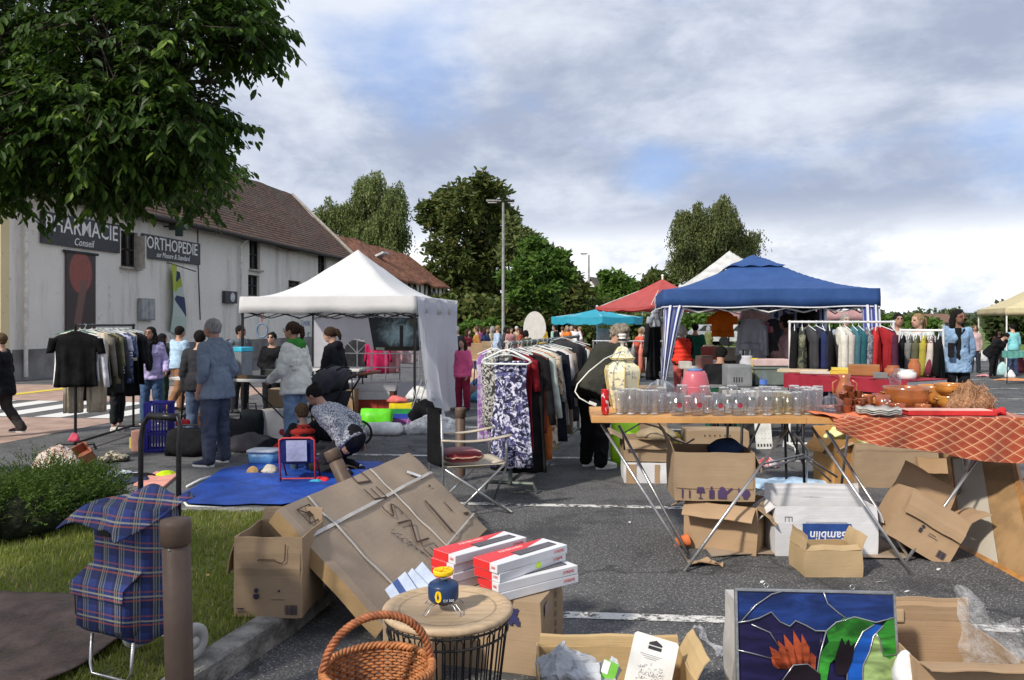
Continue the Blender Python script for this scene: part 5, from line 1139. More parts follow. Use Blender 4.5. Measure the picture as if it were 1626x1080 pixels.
# ================= cardboard, boxes =================
def mat_card(c=(.35,.25,.16),st=.35):
 m,t,b=newmat('cardboard');N=NT(t)
 n=N.noise(2.2,6,.6);f=N.noise(1,3,.6,N.co(scale=(3,3,160)));sp=N.noise(7,6,.75)
 cc=N.mix(N.step(n,.3,.7),tuple(x*.88 for x in c),tuple(x*1.08 for x in c))
 cc=N.mix(N.m('MULTIPLY',N.step(sp,.62,.74),st),cc,tuple(x*.5 for x in c))
 N.put(b.inputs['Base Color'],cc);b.inputs['Roughness'].default_value=.85;b.inputs['Specular IOR Level'].default_value=.2
 N.bump(b,N.m('ADD',N.m('MULTIPLY',f,.3),N.noise(5,4)),.35,.012);return m
card=mat_card();card2=mat_card((.39,.265,.16),.3);cardw=mat_card((.66,.66,.68),.18);cardg=mat_card((.34,.265,.195),.3);ink=M((.04,.035,.06),rough=.8);inkb=M((.06,.035,.025),rough=.8)
def RZ(a):return Matrix.Rotation(a,3,'Z')
def cbox(label,loc,rz,w_,d_,h_,flaps=None,mt=None,name='cardboard_box',rot=None,group=None,fl=None,inner=None,seed=0,flm=None,marks=(),cat='box',closed=False):
 """loc = middle of the front bottom edge; front faces -Y"""
 rs=random.Random(seed+int(w_*1000));loc=V(loc)+RZ(rz)@V((0,d_/2,0));T_=thing(name,label,cat,loc,rz,group,rot=rot)
 mt=mt or card;t=.007;m=MB()
 wob=lambda v:V(v)+V((rs.uniform(-1,1),rs.uniform(-1,1),rs.uniform(-.5,.5)))*.006
 if closed:
  m.box((0,0,h_/2),(w_,d_,h_),bev=.004)
 else:
  m.box((0,-d_/2+t/2,h_/2),(w_,t,h_));m.box((0,d_/2-t/2,h_/2),(w_,t,h_));m.box((-w_/2+t/2,0,h_/2),(t,d_-2*t,h_-.002));m.box((w_/2-t/2,0,h_/2),(t,d_-2*t,h_-.002));m.box((0,0,t/2+.002),(w_-2*t,d_-2*t,t))
 bmesh.ops.subdivide_edges(m.bm,edges=[e_ for e_ in m.bm.edges if e_.calc_length()>.1],cuts=5,use_grid_fill=True)
 for v in m.bm.verts:v.co+=noise.noise_vector(v.co*7+V((seed,1,2)))*.006+V((v.co.x,v.co.y,0))*(.022*math.sin(pi*min(1,max(0,v.co.z/h_)))*(1-(v.co.z>h_*.98)))
 m.build('box_body',mt,T_)
 if closed:MB().box((0,0,h_+.002),(w_*1.0,.05,.002)).build('tape',M((.48,.40,.28),rough=.3),T_)
 for k,ang in(flaps or{}).items():
  L=(fl or{}).get(k,d_/2 if k in 'fb' else min(w_,d_)/2);a=rad(ang);m=MB();wd=w_ if k in 'fb' else d_
  n_=6;g=[]
  for j in range(n_+1):
   q=j/n_;aa=a+rs.uniform(-.03,.05)*q+.10*q*q;row=[]
   for i in range(7):
    u=(i/6-.5)*(wd-.01-.012*q);r=L*q;dy=math.cos(aa)*r;dz=math.sin(aa)*r+.004*math.sin(i*1.7+seed)
    p={'f':V((u,-d_/2+t/2+dy,h_+dz)),'b':V((u,d_/2-t/2-dy,h_+dz)),'l':V((-w_/2+t/2+dy,u,h_+dz)),'r':V((w_/2-t/2-dy,u,h_+dz))}[k]
    row.append(p)
   g.append(row)
  nn={'f':V((0,-math.sin(a),math.cos(a))),'b':V((0,math.sin(a),math.cos(a))),'l':V((-math.sin(a),0,math.cos(a))),'r':V((math.sin(a),0,math.cos(a)))}[k]*.005
  top=[[m.bm.verts.new(p+nn)for p in r]for r in g];bot=[[m.bm.verts.new(p)for p in r]for r in g]
  for j in range(n_):
   for i in range(6):m._f([top[j][i],top[j][i+1],top[j+1][i+1],top[j+1][i]]);m._f([bot[j][i],bot[j+1][i],bot[j+1][i+1],bot[j][i+1]])
  rg_=lambda G_:G_[0]+[r[-1]for r in G_[1:]]+G_[-1][-2::-1]+[r[0]for r in G_[-2:0:-1]]
  A_,B_=rg_(top),rg_(bot)
  for i in range(len(A_)):m._f([A_[i],B_[i],B_[(i+1)%len(A_)],A_[(i+1)%len(A_)]])
  m.build('flap',flm or mt,T_)
 for mk in marks:mark(T_,w_,d_,h_,*mk)
 return T_
def mark(T_,w_,d_,h_,face,shapes,mt=None,name='printed_mark'):
 """shapes: polygons in face coordinates (u right, v up), metres, from the face's lower left corner"""
 m=MB()
 for s_ in shapes:
  if face=='f':m.poly([(-w_/2+u,-d_/2-.0042-.006*math.sin(pi*min(1,max(0,v/h_)))*(d_/.4)-.003,v)for u,v in s_],(0,.0008,0))
  if face=='r':m.poly([(w_/2+.0112,-d_/2+u,v)for u,v in s_],(-.0008,0,0))
  if face=='t':m.poly([(-w_/2+u,-d_/2+v,h_+.0012)for u,v in s_],(0,0,-.0008))
 return m.build(name,mt or ink,T_)
def rc_(x,y,a,b_):return[(x,y),(x+a,y),(x+a,y+b_),(x,y+b_)]
def circ(x,y,r,n=12,ry=None):return[(x+r*math.cos(2*pi*k/n),y+(ry or r)*math.sin(2*pi*k/n))for k in range(n)]
def bars(x,y,w_,h_,n=14,seed=1):
 r_=random.Random(seed);out=[];q=x
 while q<x+w_:b_=r_.uniform(.002,.005);out.append(rc_(q,y,b_,h_));q+=b_+r_.uniform(.002,.004)
 return out
icons=[rc_(.05,.02,.008,.07),rc_(.10,.02,.008,.06),[(.15,.06),(.21,.06),(.20,.10),(.16,.10)],rc_(.176,.02,.006,.04),rc_(.165,.018,.03,.006),rc_(.24,.02,.035,.06),rc_(.25,.08,.012,.025),rc_(.30,.02,.06,.06),[(.36,.05),(.40,.09),(.395,.10),(.355,.07)],circ(.33,.085,.02),rc_(.44,.02,.006,.08),circ(.49,.06,.03),rc_(.475,.02,.03,.03)]
U1=cbox('lower open cardboard box under the glass table, below the box with printed icons',G(1143,876),rad(-28),.50,.42,.33,{'f':205,'r':215,'l':200},fl={'f':.14,'r':.17,'l':.12},mt=card2,seed=1)
U2=cbox('open cardboard box with printed lamp, watering can and bottle icons, stacked under the glass table',G(1143,876)+V((-.03,.03,.345)),rad(-4),.555,.40,.34,{'f':262,'r':240,'l':110},fl={'f':.25,'r':.15,'l':.2},mt=card,seed=2,marks=(('f',[[(u,v-.0)for u,v in s]for s in icons],M((.07,.04,.11),rough=.8)),))
m=MB();m.loft([[V((rx*math.cos(a),ry*math.sin(a),z))for a in(2*pi*k/20 for k in range(20))]for z,rx,ry in((0,.12,.10),(.05,.14,.10),(.10,.07,.05))]);m.jitter(.03,9)
T_=thing('folded_cloth','dark blue cloth on top of the box with printed icons','cloth',V(U2.location)+V((.12,0,.30)));m.build('fabric',fabric((.015,.03,.07)),T_,True)
GB=cbox('large white carton with an upside-down Gamblin label under the glass table',G(1312,884),rad(-2),.685,.30,.34,{'b':84,'l':215,'r':235},mt=cardw,fl={'b':.10,'l':.2,'r':.12},flm=cardw,seed=3)
m=MB();m.box((.0,-.1625,.155),(.325,.006,.145));lb_=m.build('label',M((.025,.07,.26),rough=.5),GB)
text_mesh('Gamblin',.085,.0008,M((.75,.77,.82)),lb_,(.02,-.1664,.15),(rad(90),rad(180),0),'lettering',.95,.1,.001)
mark(GB,.685,.30,.34,'f',[rc_(.06,.27,.05,.004),rc_(.06,.24,.004,.03),rc_(.085,.24,.004,.03),rc_(.106,.24,.004,.03),rc_(.2,.235,.28,.003)],M((.18,.18,.19)))
SB=cbox('small light brown carton with raised corner flaps in front of the white carton',G(1324,917),rad(1),.36,.27,.165,{'l':75,'r':105,'f':20},fl={'l':.10,'r':.10,'f':.05},mt=mat_card((.44,.32,.18),.5),seed=4)
TB=cbox('tilted open cardboard box with hand-hole leaning against the table leg',(0,0,0),0,.43,.34,.36,{'f':250,'b':100,'r':120},fl={'f':.17,'b':.2,'r':.15},mt=card2,seed=5,marks=(('f',bars(.33,.04,.055,.05)+[circ(.17,.17,.011),rc_(.155,.125,.02,.03),rc_(.22,.15,.05,.003),rc_(.22,.135,.07,.003)],ink),))
TB.location=P(1438,868,5.45);TB.rotation_euler=(rad(-6),rad(31),rad(-8))
m=MB();m.tube([(-.06,-.1785,.30),(-.04,-.1785,.285),(-.01,-.1785,.285),(.01,-.1785,.265),(.05,-.1785,.265)],.003,4);m.build('hand_hole',inkb,TB)
FB=thing('flattened_cardboard','flattened brown cardboard lying under the white carton','cardboard',G(1270,882));MB().sheet(lambda a,b_:V((-.62+1.35*a,-.06+.5*b_+.05*math.sin(a*5),.014+.006*math.sin(a*9+b_*4))),24,8,.006).build('sheet',cardg,FB)
for lb,px,py,sz,r_ in(('torn cardboard scrap on the asphalt by the left trestle foot',1112,896,(.22,.12),10),('second small torn cardboard scrap right of the trestle foot',1140,899,(.08,.05),-30)):
 T_=thing('cardboard_scrap',lb,'scrap',G(px,py),rad(r_));MB().sheet(lambda a,b_:V(((a-.5)*sz[0]*(1-.3*b_),(b_-.5)*sz[1],.02+.015*math.sin(a*4+b_*3))),6,4,.005).build('sheet',card2,T_)
T_=thing('paper_cup','orange paper cup lying beside the trestle feet','cup',G(1072,872)+V((0,0,.045)),rad(70),rot=(rad(80),0,rad(100)));m=MB();m.lathe([(.03,0),(.042,.10),(.044,.10),(.040,.10),(.028,.004)],16);m.build('cup',M((.62,.16,.05)),T_,True)
cbox('open cardboard box holding yellow-green cloth behind the tilted box',G(1423,775),rad(-3),.78,.5,.43,{'f':255,'l':200,'r':70},mt=card,fl={'f':.08,'l':.3,'r':.2},seed=6)
m=MB();m.sheet(lambda a,b_:V((-.42+.75*a,-.1+.35*b_,.43+.07*math.sin(a*5+1)+.05*math.sin(b_*7+a*8))),24,14,.02);m.jitter(.03,8)
T_=thing('folded_cloth','pale yellow-green cloth spilling from the box behind the tilted box','cloth',G(1400,775)+V((0,.2,-.01)));m.build('fabric',fabric((.62,.66,.30)),T_,True)
cbox('tall orange-brown cardboard box left of the box with yellow-green cloth',G(1345,772),rad(18),.30,.30,.46,{'l':215,'b':95},mt=mat_card((.50,.26,.09),.2),fl={'l':.18,'b':.1},seed=7)
cbox('brown box at the back right with its lid standing up, beside the framed panel',G(1490,778),rad(-20),.38,.4,.30,{'f':210,'b':70,'l':170},mt=mat_card((.30,.19,.10),.3),seed=8)
cbox('closed brown carton standing behind the glass table trestle',G(1140,724),rad(-2),.73,.4,.30,mt=card,seed=9,closed=True,marks=(('f',[rc_(.06,.045,.6,.022)],inkb),('f',[rc_(.2+.06*k,.235,.012,.02)for k in range(6)],inkb)))
cbox('white and brown carton at the far left under the glass table',G(1033,768),rad(-4),.52,.45,.20,mt=cardw,seed=10,closed=True,marks=(('f',[rc_(.02,.0,.1,.19),rc_(.30,0,.05,.19)],card2),))
cbox('open brown carton with a black cable on top of the white carton',G(1035,768)+V((-.02,.03,.212)),rad(-3),.50,.42,.22,{'f':235,'l':150,'r':200},mt=card,fl={'f':.1,'l':.15,'r':.2},seed=11)
m=MB();m.tube([(-.28,-.2,.0),(-.30,-.22,.16),(-.12,-.24,.27),(.05,-.22,.22),(.2,-.2,.10),(.33,-.15,.05),(.42,-.1,.09)],.009,8);T_=thing('cable','black cable looping over the open carton','cable',G(1033,768)+V((0,.05,.36)));m.build('cord',blk,T_,True)
def blobcloth(label,loc,sz,mt,seed=0,name='cloth',cat='cloth',rz=0,amp=.03,sc_=7):
 T_=thing(name,label,cat,loc,rz);m=MB();k=5
 m.loft([[V((sz[0]*.5*f*math.cos(a),sz[1]*.5*f*math.sin(a),z*sz[2]))for a in(2*pi*i/36 for i in range(36))]for z,f in((0,.85),(.12,1),(.35,.95),(.6,.75),(.82,.5),(.95,.25),(1,.08))])
 for v in m.bm.verts:
  q=v.co*sc_+V((seed*3,seed,0));d_=noise.noise_vector(q)*amp+noise.noise_vector(q*2.3)*amp*.5;v.co+=d_;v.co.z=max(v.co.z,.003)
 m.build('fabric',mt if not isinstance(mt,tuple)else fabric(mt),T_,True);return T_
blobcloth('crumpled grey and brown packing paper on the open carton',G(1040,768)+V((.02,.05,.44)),(.42,.3,.12),(.32,.25,.16),3)
T_=thing('shopping_bag','bright lime green plastic bag behind the bending woman','bag',G(992,738),rad(10));m=MB();m.loft([[V((rx*math.cos(a)*(1+.05*math.sin(a*6)),ry*math.sin(a),z))for a in(2*pi*k/28 for k in range(28))]for z,rx,ry in((0,.16,.1),(.2,.18,.11),(.42,.16,.07),(.52,.15,.02))]);m.jitter(.03,7);m.build('bag_body',M((.42,.82,.02),rough=.35,var=.1,bump=.5,bs=8,bd=.05),T_,True);MB().tube([(-.07,0,.5),(-.06,0,.62),(.06,0,.62),(.07,0,.5)],.008,6).build('handle',M((.42,.82,.02)),T_)
def crate(label,loc,rz,w_,d_,h_,mt,fill=None,group=None):
 T_=thing('plastic_crate',label,'crate',loc,rz,group);m=MB()
 for y in(-d_/2,d_/2):
  for z in(.02,h_*.36,h_*.68,h_-.02):m.box((0,y,z),(w_,.012,.028))
  for i in range(9):m.box((-w_/2+w_*i/8,y,h_/2),(.012,.010,h_-.01))
 for x in(-w_/2,w_/2):
  for z in(.02,h_*.36,h_*.68,h_-.02):m.box((x,0,z),(.012,d_-.014,.028))
  for i in range(1,6):m.box((x,-d_/2+d_*i/6,h_/2),(.010,.012,h_-.01))
 m.box((0,0,.006),(w_-.02,d_-.02,.01));m.build('crate_body',mt,T_);return T_
crate('yellow plastic crate seen between the trestle tubes',G(1055,716),rad(-3),.34,.26,.22,M((.66,.52,.03),rough=.45))
blobcloth('pale blue sheet spread on the asphalt under the glass table',G(1262,775)+V((0,.12,0)),(.98,.6,.05),(.40,.55,.72),5,'sheet',amp=.035)
blobcloth('small heap of red and white cloth behind the pale blue sheet',G(1218,742),(.28,.16,.10),mat_blotch([(.45,.03,.04),(.6,.6,.62)],12),6)
T_=thing('game_board','white panel with black printed figures behind the trestle','panel',G(1214,713),rad(4),rot=(rad(-12),0,rad(4)));MB().box((0,0,.17),(.21,.015,.34)).build('panel',M((.70,.70,.67)),T_)
m=MB()
for k in range(5):m.box((-.08+k*.04,-.009,.045),(.02,.002,.035))
for k in range(12):m.box((-.07+(k%4)*.045,-.009,.13+.06*(k//4)),(.010,.002,.004))
m.build('figures',ink,T_)
FP=thing('framed_panel','large wooden framed panel leaning on the orange covered table','panel',(0,0,0))
c_=[P(1507,728,5.9),G(1522,860),G(1640,932,0),P(1618,722,5.0)]
c_=[P(1507,726,6.1),G(1524,868),G(1655,938),P(1606,716,5.75)]
m=MB();nrm=(c_[1]-c_[0]).cross(c_[2]-c_[0]).normalized()
FP.location=c_[1]
bq=lambda a,b_:c_[0].lerp(c_[3],a).lerp(c_[1].lerp(c_[2],a),b_)
MB().sheet(lambda a,b_:bq(a*.52,b_),12,12,.008).build('backing',M((.44,.40,.33),var=.1,ns=1),FP,world=True)
h1=[c_[0].lerp(c_[3],.52),c_[1].lerp(c_[2],.48)]
MB().sheet(lambda a,b_:bq(.52+.48*a,b_)-nrm*.002,12,12,.008).build('brown_paper',M((.30,.185,.085),var=.2),FP,world=True)
for a,b_ in((0,1),(1,2),(2,3),(3,0)):MB().tube([c_[a]-nrm*.006,c_[b_]-nrm*.006],.024,4).build('frame_rail',M((.36,.17,.05),rough=.45,var=.3,ns=9),FP,world=True)
# ================= the two trestle tables =================
TZ=.945
wood=M((.56,.29,.10),rough=.55,var=.2,ns=4,bump=.15,bs=60)
GT=thing('trestle_table','wooden topped trestle table covered with drinking glasses','table',(1.45,5.85,0))
tf=lambda px,z=TZ-.035:P(px,672,5.42)
MB().poly([(.55,5.45,TZ-.04),(2.02,5.40,TZ-.04),(2.03,6.08,TZ-.04),(.60,6.13,TZ-.04)],(0,0,.04)).build('tabletop',wood,GT,world=True)
MB().poly([(2.023,5.40,TZ-.04),(2.42,5.38,TZ-.04),(2.42,6.06,TZ-.04),(2.033,6.08,TZ-.04)],(0,0,.04)).build('tabletop',wood,GT,world=True)
tub=M((.50,.50,.50),rough=.35,metal=.85,var=.2)
for a,b_ in((P(955,674,5.55),G(1096,899)),(P(1251,680,5.55),G(1086,908)),(P(983,676,6.0),G(1091,879)),(P(1290,680,5.55),G(1450,915)),(P(1312,684,6.0),G(1445,888)),(P(1585,682,5.55),G(1438,892))):
 MB().tube([a,b_],.011,8).build('leg',tub,GT,True,world=True)
m=MB();m.tube([P(1262,690,6.0),P(1282,715,6.3),G(1280,772)],.01,6);m.tube([P(1190,742,6.2),P(1275,722,6.3),P(1330,758,6.2)],.009,6);m.tube([P(1200,748,6.0),P(1278,726,6.1),P(1320,765,6.0)],.008,6);m.build('brace',tub,GT,True,world=True)
OT=thing('trestle_table','trestle table under the orange diamond patterned cloth','table',(3.0,5.8,0))
MB().poly([(2.43,5.42,TZ-.05),(3.52,5.35,TZ-.05),(3.55,6.15,TZ-.05),(2.43,6.2,TZ-.05)],(0,0,.04)).build('tabletop',wood,OT,world=True)
for a,b_ in(((3.35,5.6,TZ-.05),(3.3,6.0,0)),((3.4,6.05,TZ-.05),(3.42,5.75,0)),((2.6,6.05,TZ-.05),(2.6,6.3,0))):MB().tube([a,b_],.011,8).build('leg',tub,OT,True,world=True)
def mat_diamond():
 m,t,b=newmat('diamond_cloth');N=NT(t);u=N.n('ShaderNodeUVMap');s=N.n('ShaderNodeSeparateXYZ');t.links.new(u.outputs[0],s.inputs[0]);x,y=s.outputs[0],s.outputs[1]
 p=N.m('FRACT',N.m('ADD',N.m('MULTIPLY',x,12.0),N.m('MULTIPLY',y,7.4)));q=N.m('FRACT',N.m('SUBTRACT',N.m('MULTIPLY',x,12.0),N.m('MULTIPLY',y,7.4)))
 l1=N.m('LESS_THAN',p,.10);l2=N.m('LESS_THAN',q,.10);ln=N.m('MAXIMUM',l1,l2);lm=N.m('MAXIMUM',N.m('LESS_THAN',p,.3),N.m('LESS_THAN',q,.3))
 c=N.mix(N.step(N.noise(5),.3,.7),(.25,.036,.013),(.34,.052,.018));c=N.mix(N.m('MULTIPLY',lm,.65),c,(.40,.10,.035));c=N.mix(ln,c,(.58,.30,.16))
 N.put(b.inputs['Base Color'],c);b.inputs['Roughness'].default_value=.8;b.inputs['Sheen Weight'].default_value=.2;N.bump(b,N.noise(10),.4,.02);return m
CL=thing('tablecloth','rust orange tablecloth with pale diamond lines over the right trestle table','tablecloth',(2.98,5.7,TZ))
def clf(a,b_):
 x0=2.30+1.27*a;
 if b_<.45:return V((x0-.12*(1-a)*(b_/.45),6.2-(6.2-5.36)*(b_/.45),TZ+.006+.003*math.sin(a*30)*math.sin(b_*20)))
 q=(b_-.45)/.55;L=.07+.21*min(1,(a*1.6)**.8)+.02*math.sin(a*9)
 return V((x0-.12*(1-a)+.01*q,5.355-.02*math.sin(q*1.5)-.018*math.sin(a*26+q*2)*q,TZ+.004-L*q-.004*q))
uvsheet(clf,90,40,'cloth',mat_diamond(),CL,world=True)
uvsheet(lambda a,b_:V((3.571+.015*math.sin(a*12)*b_,5.36+.82*a,TZ+.004-.27*b_)),30,12,'cloth_side',mat_diamond(),CL,world=True)
m=MB();m.sheet(lambda a,b_:V((3.53+.05*a-.06*b_,5.34-.03*math.sin(a*7),TZ-.27-.13*b_+.03*a)),10,8,.008);m.jitter(.02,14);m.build('hanging_corner',M((.34,.05,.02),rough=.85),CL,True,world=True)
m=MB();m.sheet(lambda a,b_:V((2.06+.36*a+.10*b_,5.62-.27*b_,TZ+.009+.012*math.sin(a*6+1)+.01*abs(math.sin(b_*6))-(.17*max(0,b_-.72)/.28*(a**1.2)))),20,20,.004);T_=thing('cloth','plain salmon cloth corner where the two tables meet','cloth',(2.2,5.5,TZ));m.build('fabric',fabric((.66,.20,.10)),T_,True,world=True)
def glassmat(tint=(1,1,1),d_=.90):
 d_=1-(1-d_)*.16
 m,t,b=newmat('clear_glass');t.nodes.remove(b);N=NT(t)
 tr=N.n('ShaderNodeBsdfTransparent');tr.inputs[0].default_value=(*[d_*x for x in tint],1);gl=N.n('ShaderNodeBsdfGlossy');gl.inputs['Roughness'].default_value=.04
 fr=N.n('ShaderNodeLayerWeight');fr.inputs[0].default_value=.5;mx=N.n('ShaderNodeMixShader');df=N.n('ShaderNodeBsdfTranslucent');df.inputs[0].default_value=(.85,.88,.92,1);m0=N.n('ShaderNodeMixShader');m0.inputs[0].default_value=.085;t.links.new(tr.outputs[0],m0.inputs[1]);t.links.new(df.outputs[0],m0.inputs[2])  # white translucent haze mixed in to make the glass look brighter
 bm_=N.n('ShaderNodeBump');bm_.inputs['Strength'].default_value=.6;bm_.inputs['Distance'].default_value=.01;t.links.new(N.noise(14,2),bm_.inputs['Height'])
 t.links.new(bm_.outputs[0],gl.inputs['Normal']);t.links.new(bm_.outputs[0],fr.inputs['Normal'])
 t.links.new(N.m('ADD',N.m('MULTIPLY',N.m('POWER',fr.outputs['Facing'],2.6),.80),.07,True),mx.inputs[0]);t.links.new(m0.outputs[0],mx.inputs[1]);t.links.new(gl.outputs[0],mx.inputs[2]);t.links.new(mx.outputs[0],t.nodes['Material Output'].inputs[0]);return m
def brightmat():
 m,t,b=newmat('glint_glass');N=NT(t);b.inputs['Base Color'].default_value=(.85,.88,.9,1);b.inputs['Roughness'].default_value=.05;b.inputs['Specular IOR Level'].default_value=.8;tp=N.n('ShaderNodeBsdfTransparent');mx=N.n('ShaderNodeMixShader');N.put(mx.inputs[0],N.m('ADD',N.m('MULTIPLY',N.step(N.noise(60,2),.4,.6),.4),.22));t.links.new(tp.outputs[0],mx.inputs[1]);t.links.new(b.outputs[0],mx.inputs[2]);t.links.new(mx.outputs[0],t.nodes['Material Output'].inputs[0]);return m  # patchy white in the glass colour stands in for sparkle
bright=brightmat();glass=glassmat();glassc=glassmat((.96,.98,1.0),.80)
def ring_mesh(prof,n,mt,name,parent,smooth=True):m=MB();m.lathe(prof,n);return m.build(name,mt,parent,smooth)
def tumbler(r0,r1,h_,th=.0035,base=.020):return[(.0005,0),(r0,0),(r0+.001,.002),(r1,h_),(r1-th,h_),(r0-th,base),(.0005,base)]
def gobj(name,label,cat,prof,group=None,n=28,mt=None):
 T_=thing(name,label,cat,(0,0,0),0,group);ring_mesh(prof,n,mt or glass,'glass_body',T_);zt_=max(p[1]for p in prof);rt_=[p[0]for p in prof if p[1]==zt_][0]
 ring_mesh([(rt_-.0035,zt_-.001),(rt_-.002,zt_+.002),(rt_+.0005,zt_-.001),(rt_-.001,zt_-.004),(rt_-.0035,zt_-.001)],n,bright,'rim',T_);rb=prof[1][0];ring_mesh([(.0005,.004),(rb*.94,.003),(rb*.96,.010),(rb*.6,.015),(.0005,.013)],n,bright,'base_glint',T_);return T_  # whitish rings at rim and base imitate glints
tall=gobj('drinking_glass','tall clear drinking glass in the row of plain glasses','glass',tumbler(.027,.036,.175),'tall plain glasses on the trestle table')
low=gobj('drinking_glass','clear tumbler of medium height among the plain glasses','glass',tumbler(.032,.037,.13),'plain tumblers on the trestle table')
gp=[(.0005,0),(.034,0),(.035,.003),(.006,.010),(.005,.07),(.012,.078),(.036,.10),(.042,.13),(.036,.175),(.034,.175),(.040,.13),(.034,.102),(.0005,.082)]
stem=gobj('wine_glass','clear stemmed wine glass among the plain glasses','glass',gp,'stemmed glasses on the trestle table')
mug=thing('beer_glass','beer glass with round red emblem','glass',(0,0,0),0,'beer glasses with red emblems');ring_mesh(tumbler(.045,.049,.155,.005,.02),32,glassc,'glass_body',mug)
MB().tube([(.045,0,.125),(.075,0,.12),(.085,0,.08),(.072,0,.045),(.046,0,.035)],.0065,8).build('handle',glassc,mug,True)
m=MB();m.poly([(.019*math.cos(a),-.0505+.006*abs(math.cos(a)),.075+.019*math.sin(a))for a in(2*pi*k/16 for k in range(16))],(0,-.001,0));m.build('emblem',M((.30,.03,.04)),mug)
MUGC=[(.155,'left'),(0,'')]
ORD=['leftmost','second from left','third from left','fourth from left','fifth from left','sixth from left','seventh from left','eighth from left','ninth from left','tenth from left','eleventh from left','twelfth from left','thirteenth from left','fourteenth from left']
def relabel(kind,objs):
 """label repeated glasses by the row they stand in and their place in it"""
 rows={}
 for o_ in objs:rows.setdefault('front' if o_.location.y<5.625 else('second' if o_.location.y<5.765 else 'back'),[]).append(o_)
 for rn,os_ in rows.items():
  os_.sort(key=lambda q:q.location.x/q.location.y)
  for i_,o_ in enumerate(os_):o_['label']=f'{kind}, {ORD[i_] if len(os_) > 1 else "the only one"} of these in the {rn} row'
used=set();PUT={};rgz=random.Random(9);zt=TZ+.001
def put(o,x,y,label=None,rz=None,s=1.0):
 rz=rgz.uniform(0,6)if rz is None else rz
 if o.name in used:c=dup(o,(x,y,zt),rz,label)
 else:used.add(o.name);c=o;o.location=(x,y,zt);o.rotation_euler=(0,0,rz);
 if label:c['label']=label
 else:s=rgz.uniform(.92,1.05);c.location.x+=rgz.uniform(-.006,.006);c.location.y+=rgz.uniform(-.008,.008)
 c.scale=(s,s,s*rgz.uniform(.96,1.05));PUT.setdefault(o.name,[]).append(c);return c
def xat(px,y):return(px-813)/F*y
for i,px in enumerate((985,1003,1021,1040)):put(tall,xat(px,5.58),5.58)
for i,px in enumerate((992,1012,1031,1052)):put(tall,xat(px,5.70),5.70)
for i,px in enumerate((988,1008,1029,1049,1062)):put(low,xat(px,5.84),5.84)
mp=[(1076,'first beer glass with a round red emblem, counting from the plain tall glasses'),(1108,'second beer glass with a small dark red emblem'),(1141,'third beer glass with the boldest round red emblem'),(1172,'fourth beer glass with a faint emblem beside the yellow tumblers')]
for px,lb in mp:put(mug,xat(px,5.54),5.54,lb,rad(3),1.0)
for px,y in((1084,5.80),(1100,5.98),(1120,5.80),(1150,5.82),(1163,5.98),(1185,5.8)):put(stem,xat(px,y),y)
for px,y in((1068,5.97),(1134,5.96),(1178,5.97),(1195,5.66),(1066,5.68),(1093,5.69),(1124,5.68),(1156,5.68)):put(low,xat(px,y),y)
gg=gobj('drinking_glass','tall glass with small oval green mark','glass',tumbler(.033,.038,.165),'tall glasses with oval green marks');m=MB();m.tube([(.017*math.cos(a),-.0375+.004*abs(math.cos(a)),.12+.006*math.sin(a))for a in(2*pi*k/14 for k in range(14))],.0015,4,closed=True);m.build('oval_mark',M((.02,.12,.06)),gg)
for px,lb in((1192,'tall glass with an oval green mark, left one of the pair'),(1218,'tall glass with an oval green mark, right one of the pair')):put(gg,xat(px,5.53),5.53,lb,0)
yg=gobj('drinking_glass','pale yellow tinted glass tumbler','glass',tumbler(.030,.035,.155),'pale yellow glasses');yg.children[0].data.materials[0]=glassmat((.99,.97,.86),.95)
for px,y in((1236,5.57),(1252,5.60),(1247,5.75)):put(yg,xat(px,y),y)
for px,y in((1266,5.55),(1282,5.57),(1297,5.56),(1272,5.70),(1289,5.72),(1232,5.74),(1214,5.76),(1262,5.86),(1280,5.9),(1205,5.9),(1228,5.92),(1298,5.84)):put(tall,xat(px,y),y)
for k_,nm_ in((tall,'tall plain clear glass'),(low,'medium-height clear tumbler'),(stem,'clear stemmed wine glass'),(yg,'pale yellow tinted tumbler')):relabel(nm_,PUT[k_.name])
def mat_can():
 m,t,b=newmat('can_paint');N=NT(t);n=N.noise(28,2,.5,N.co(scale=(1,1,.5)),1.5);N.put(b.inputs['Base Color'],N.mix(N.step(n,.56,.60),(.55,.012,.015),(.75,.72,.72)));b.inputs['Roughness'].default_value=.3;b.inputs['Metallic'].default_value=.3;return m
T_=thing('drinks_can','tall red and white drinks can at the left corner of the glass table','can',(xat(961,5.56),5.56,TZ+.001),.5);ring_mesh([(.0005,.003),(.022,.003),(.026,.012),(.028,.02),(.028,.168),(.026,.178),(.0265,.182),(.025,.182),(.0245,.177),(.0005,.176)],24,mat_can(),'can_body',T_);ring_mesh([(.0005,.1775),(.0243,.1778),(.0243,.1785),(.0005,.1785)],20,steel,'lid',T_)
def mat_jar():
 m,t,b=newmat('painted_porcelain');N=NT(t);c=N.mix(N.m('MULTIPLY',N.step(N.noise(17,5,.6,None,1.4),.54,.60),.85),(.80,.74,.50),(.16,.22,.30));c=N.mix(N.m('MULTIPLY',N.step(N.noise(11,4,.6,N.co(loc=(3,1,1))),.58,.64),.7),c,(.50,.40,.14))
 N.put(b.inputs['Base Color'],c);b.inputs['Roughness'].default_value=.18;b.inputs['Coat Weight'].default_value=.5;return m
jm=mat_jar();yj=(xat(988,5.98),5.98,TZ+.001);J=thing('table_lamp','hexagonal cream porcelain jar lamp painted with blue birds, without a shade','lamp',yj,rad(0))
def hexl(prof,mt,name,parent,n=6):m=MB();m.lathe(prof,n,cap=True);bmesh.ops.bevel(m.bm,geom=[e for e in m.bm.edges],offset=.004,segments=2,affect='EDGES');o=m.build(name,mt,parent,False);o.rotation_euler=(0,0,rad(30));return o
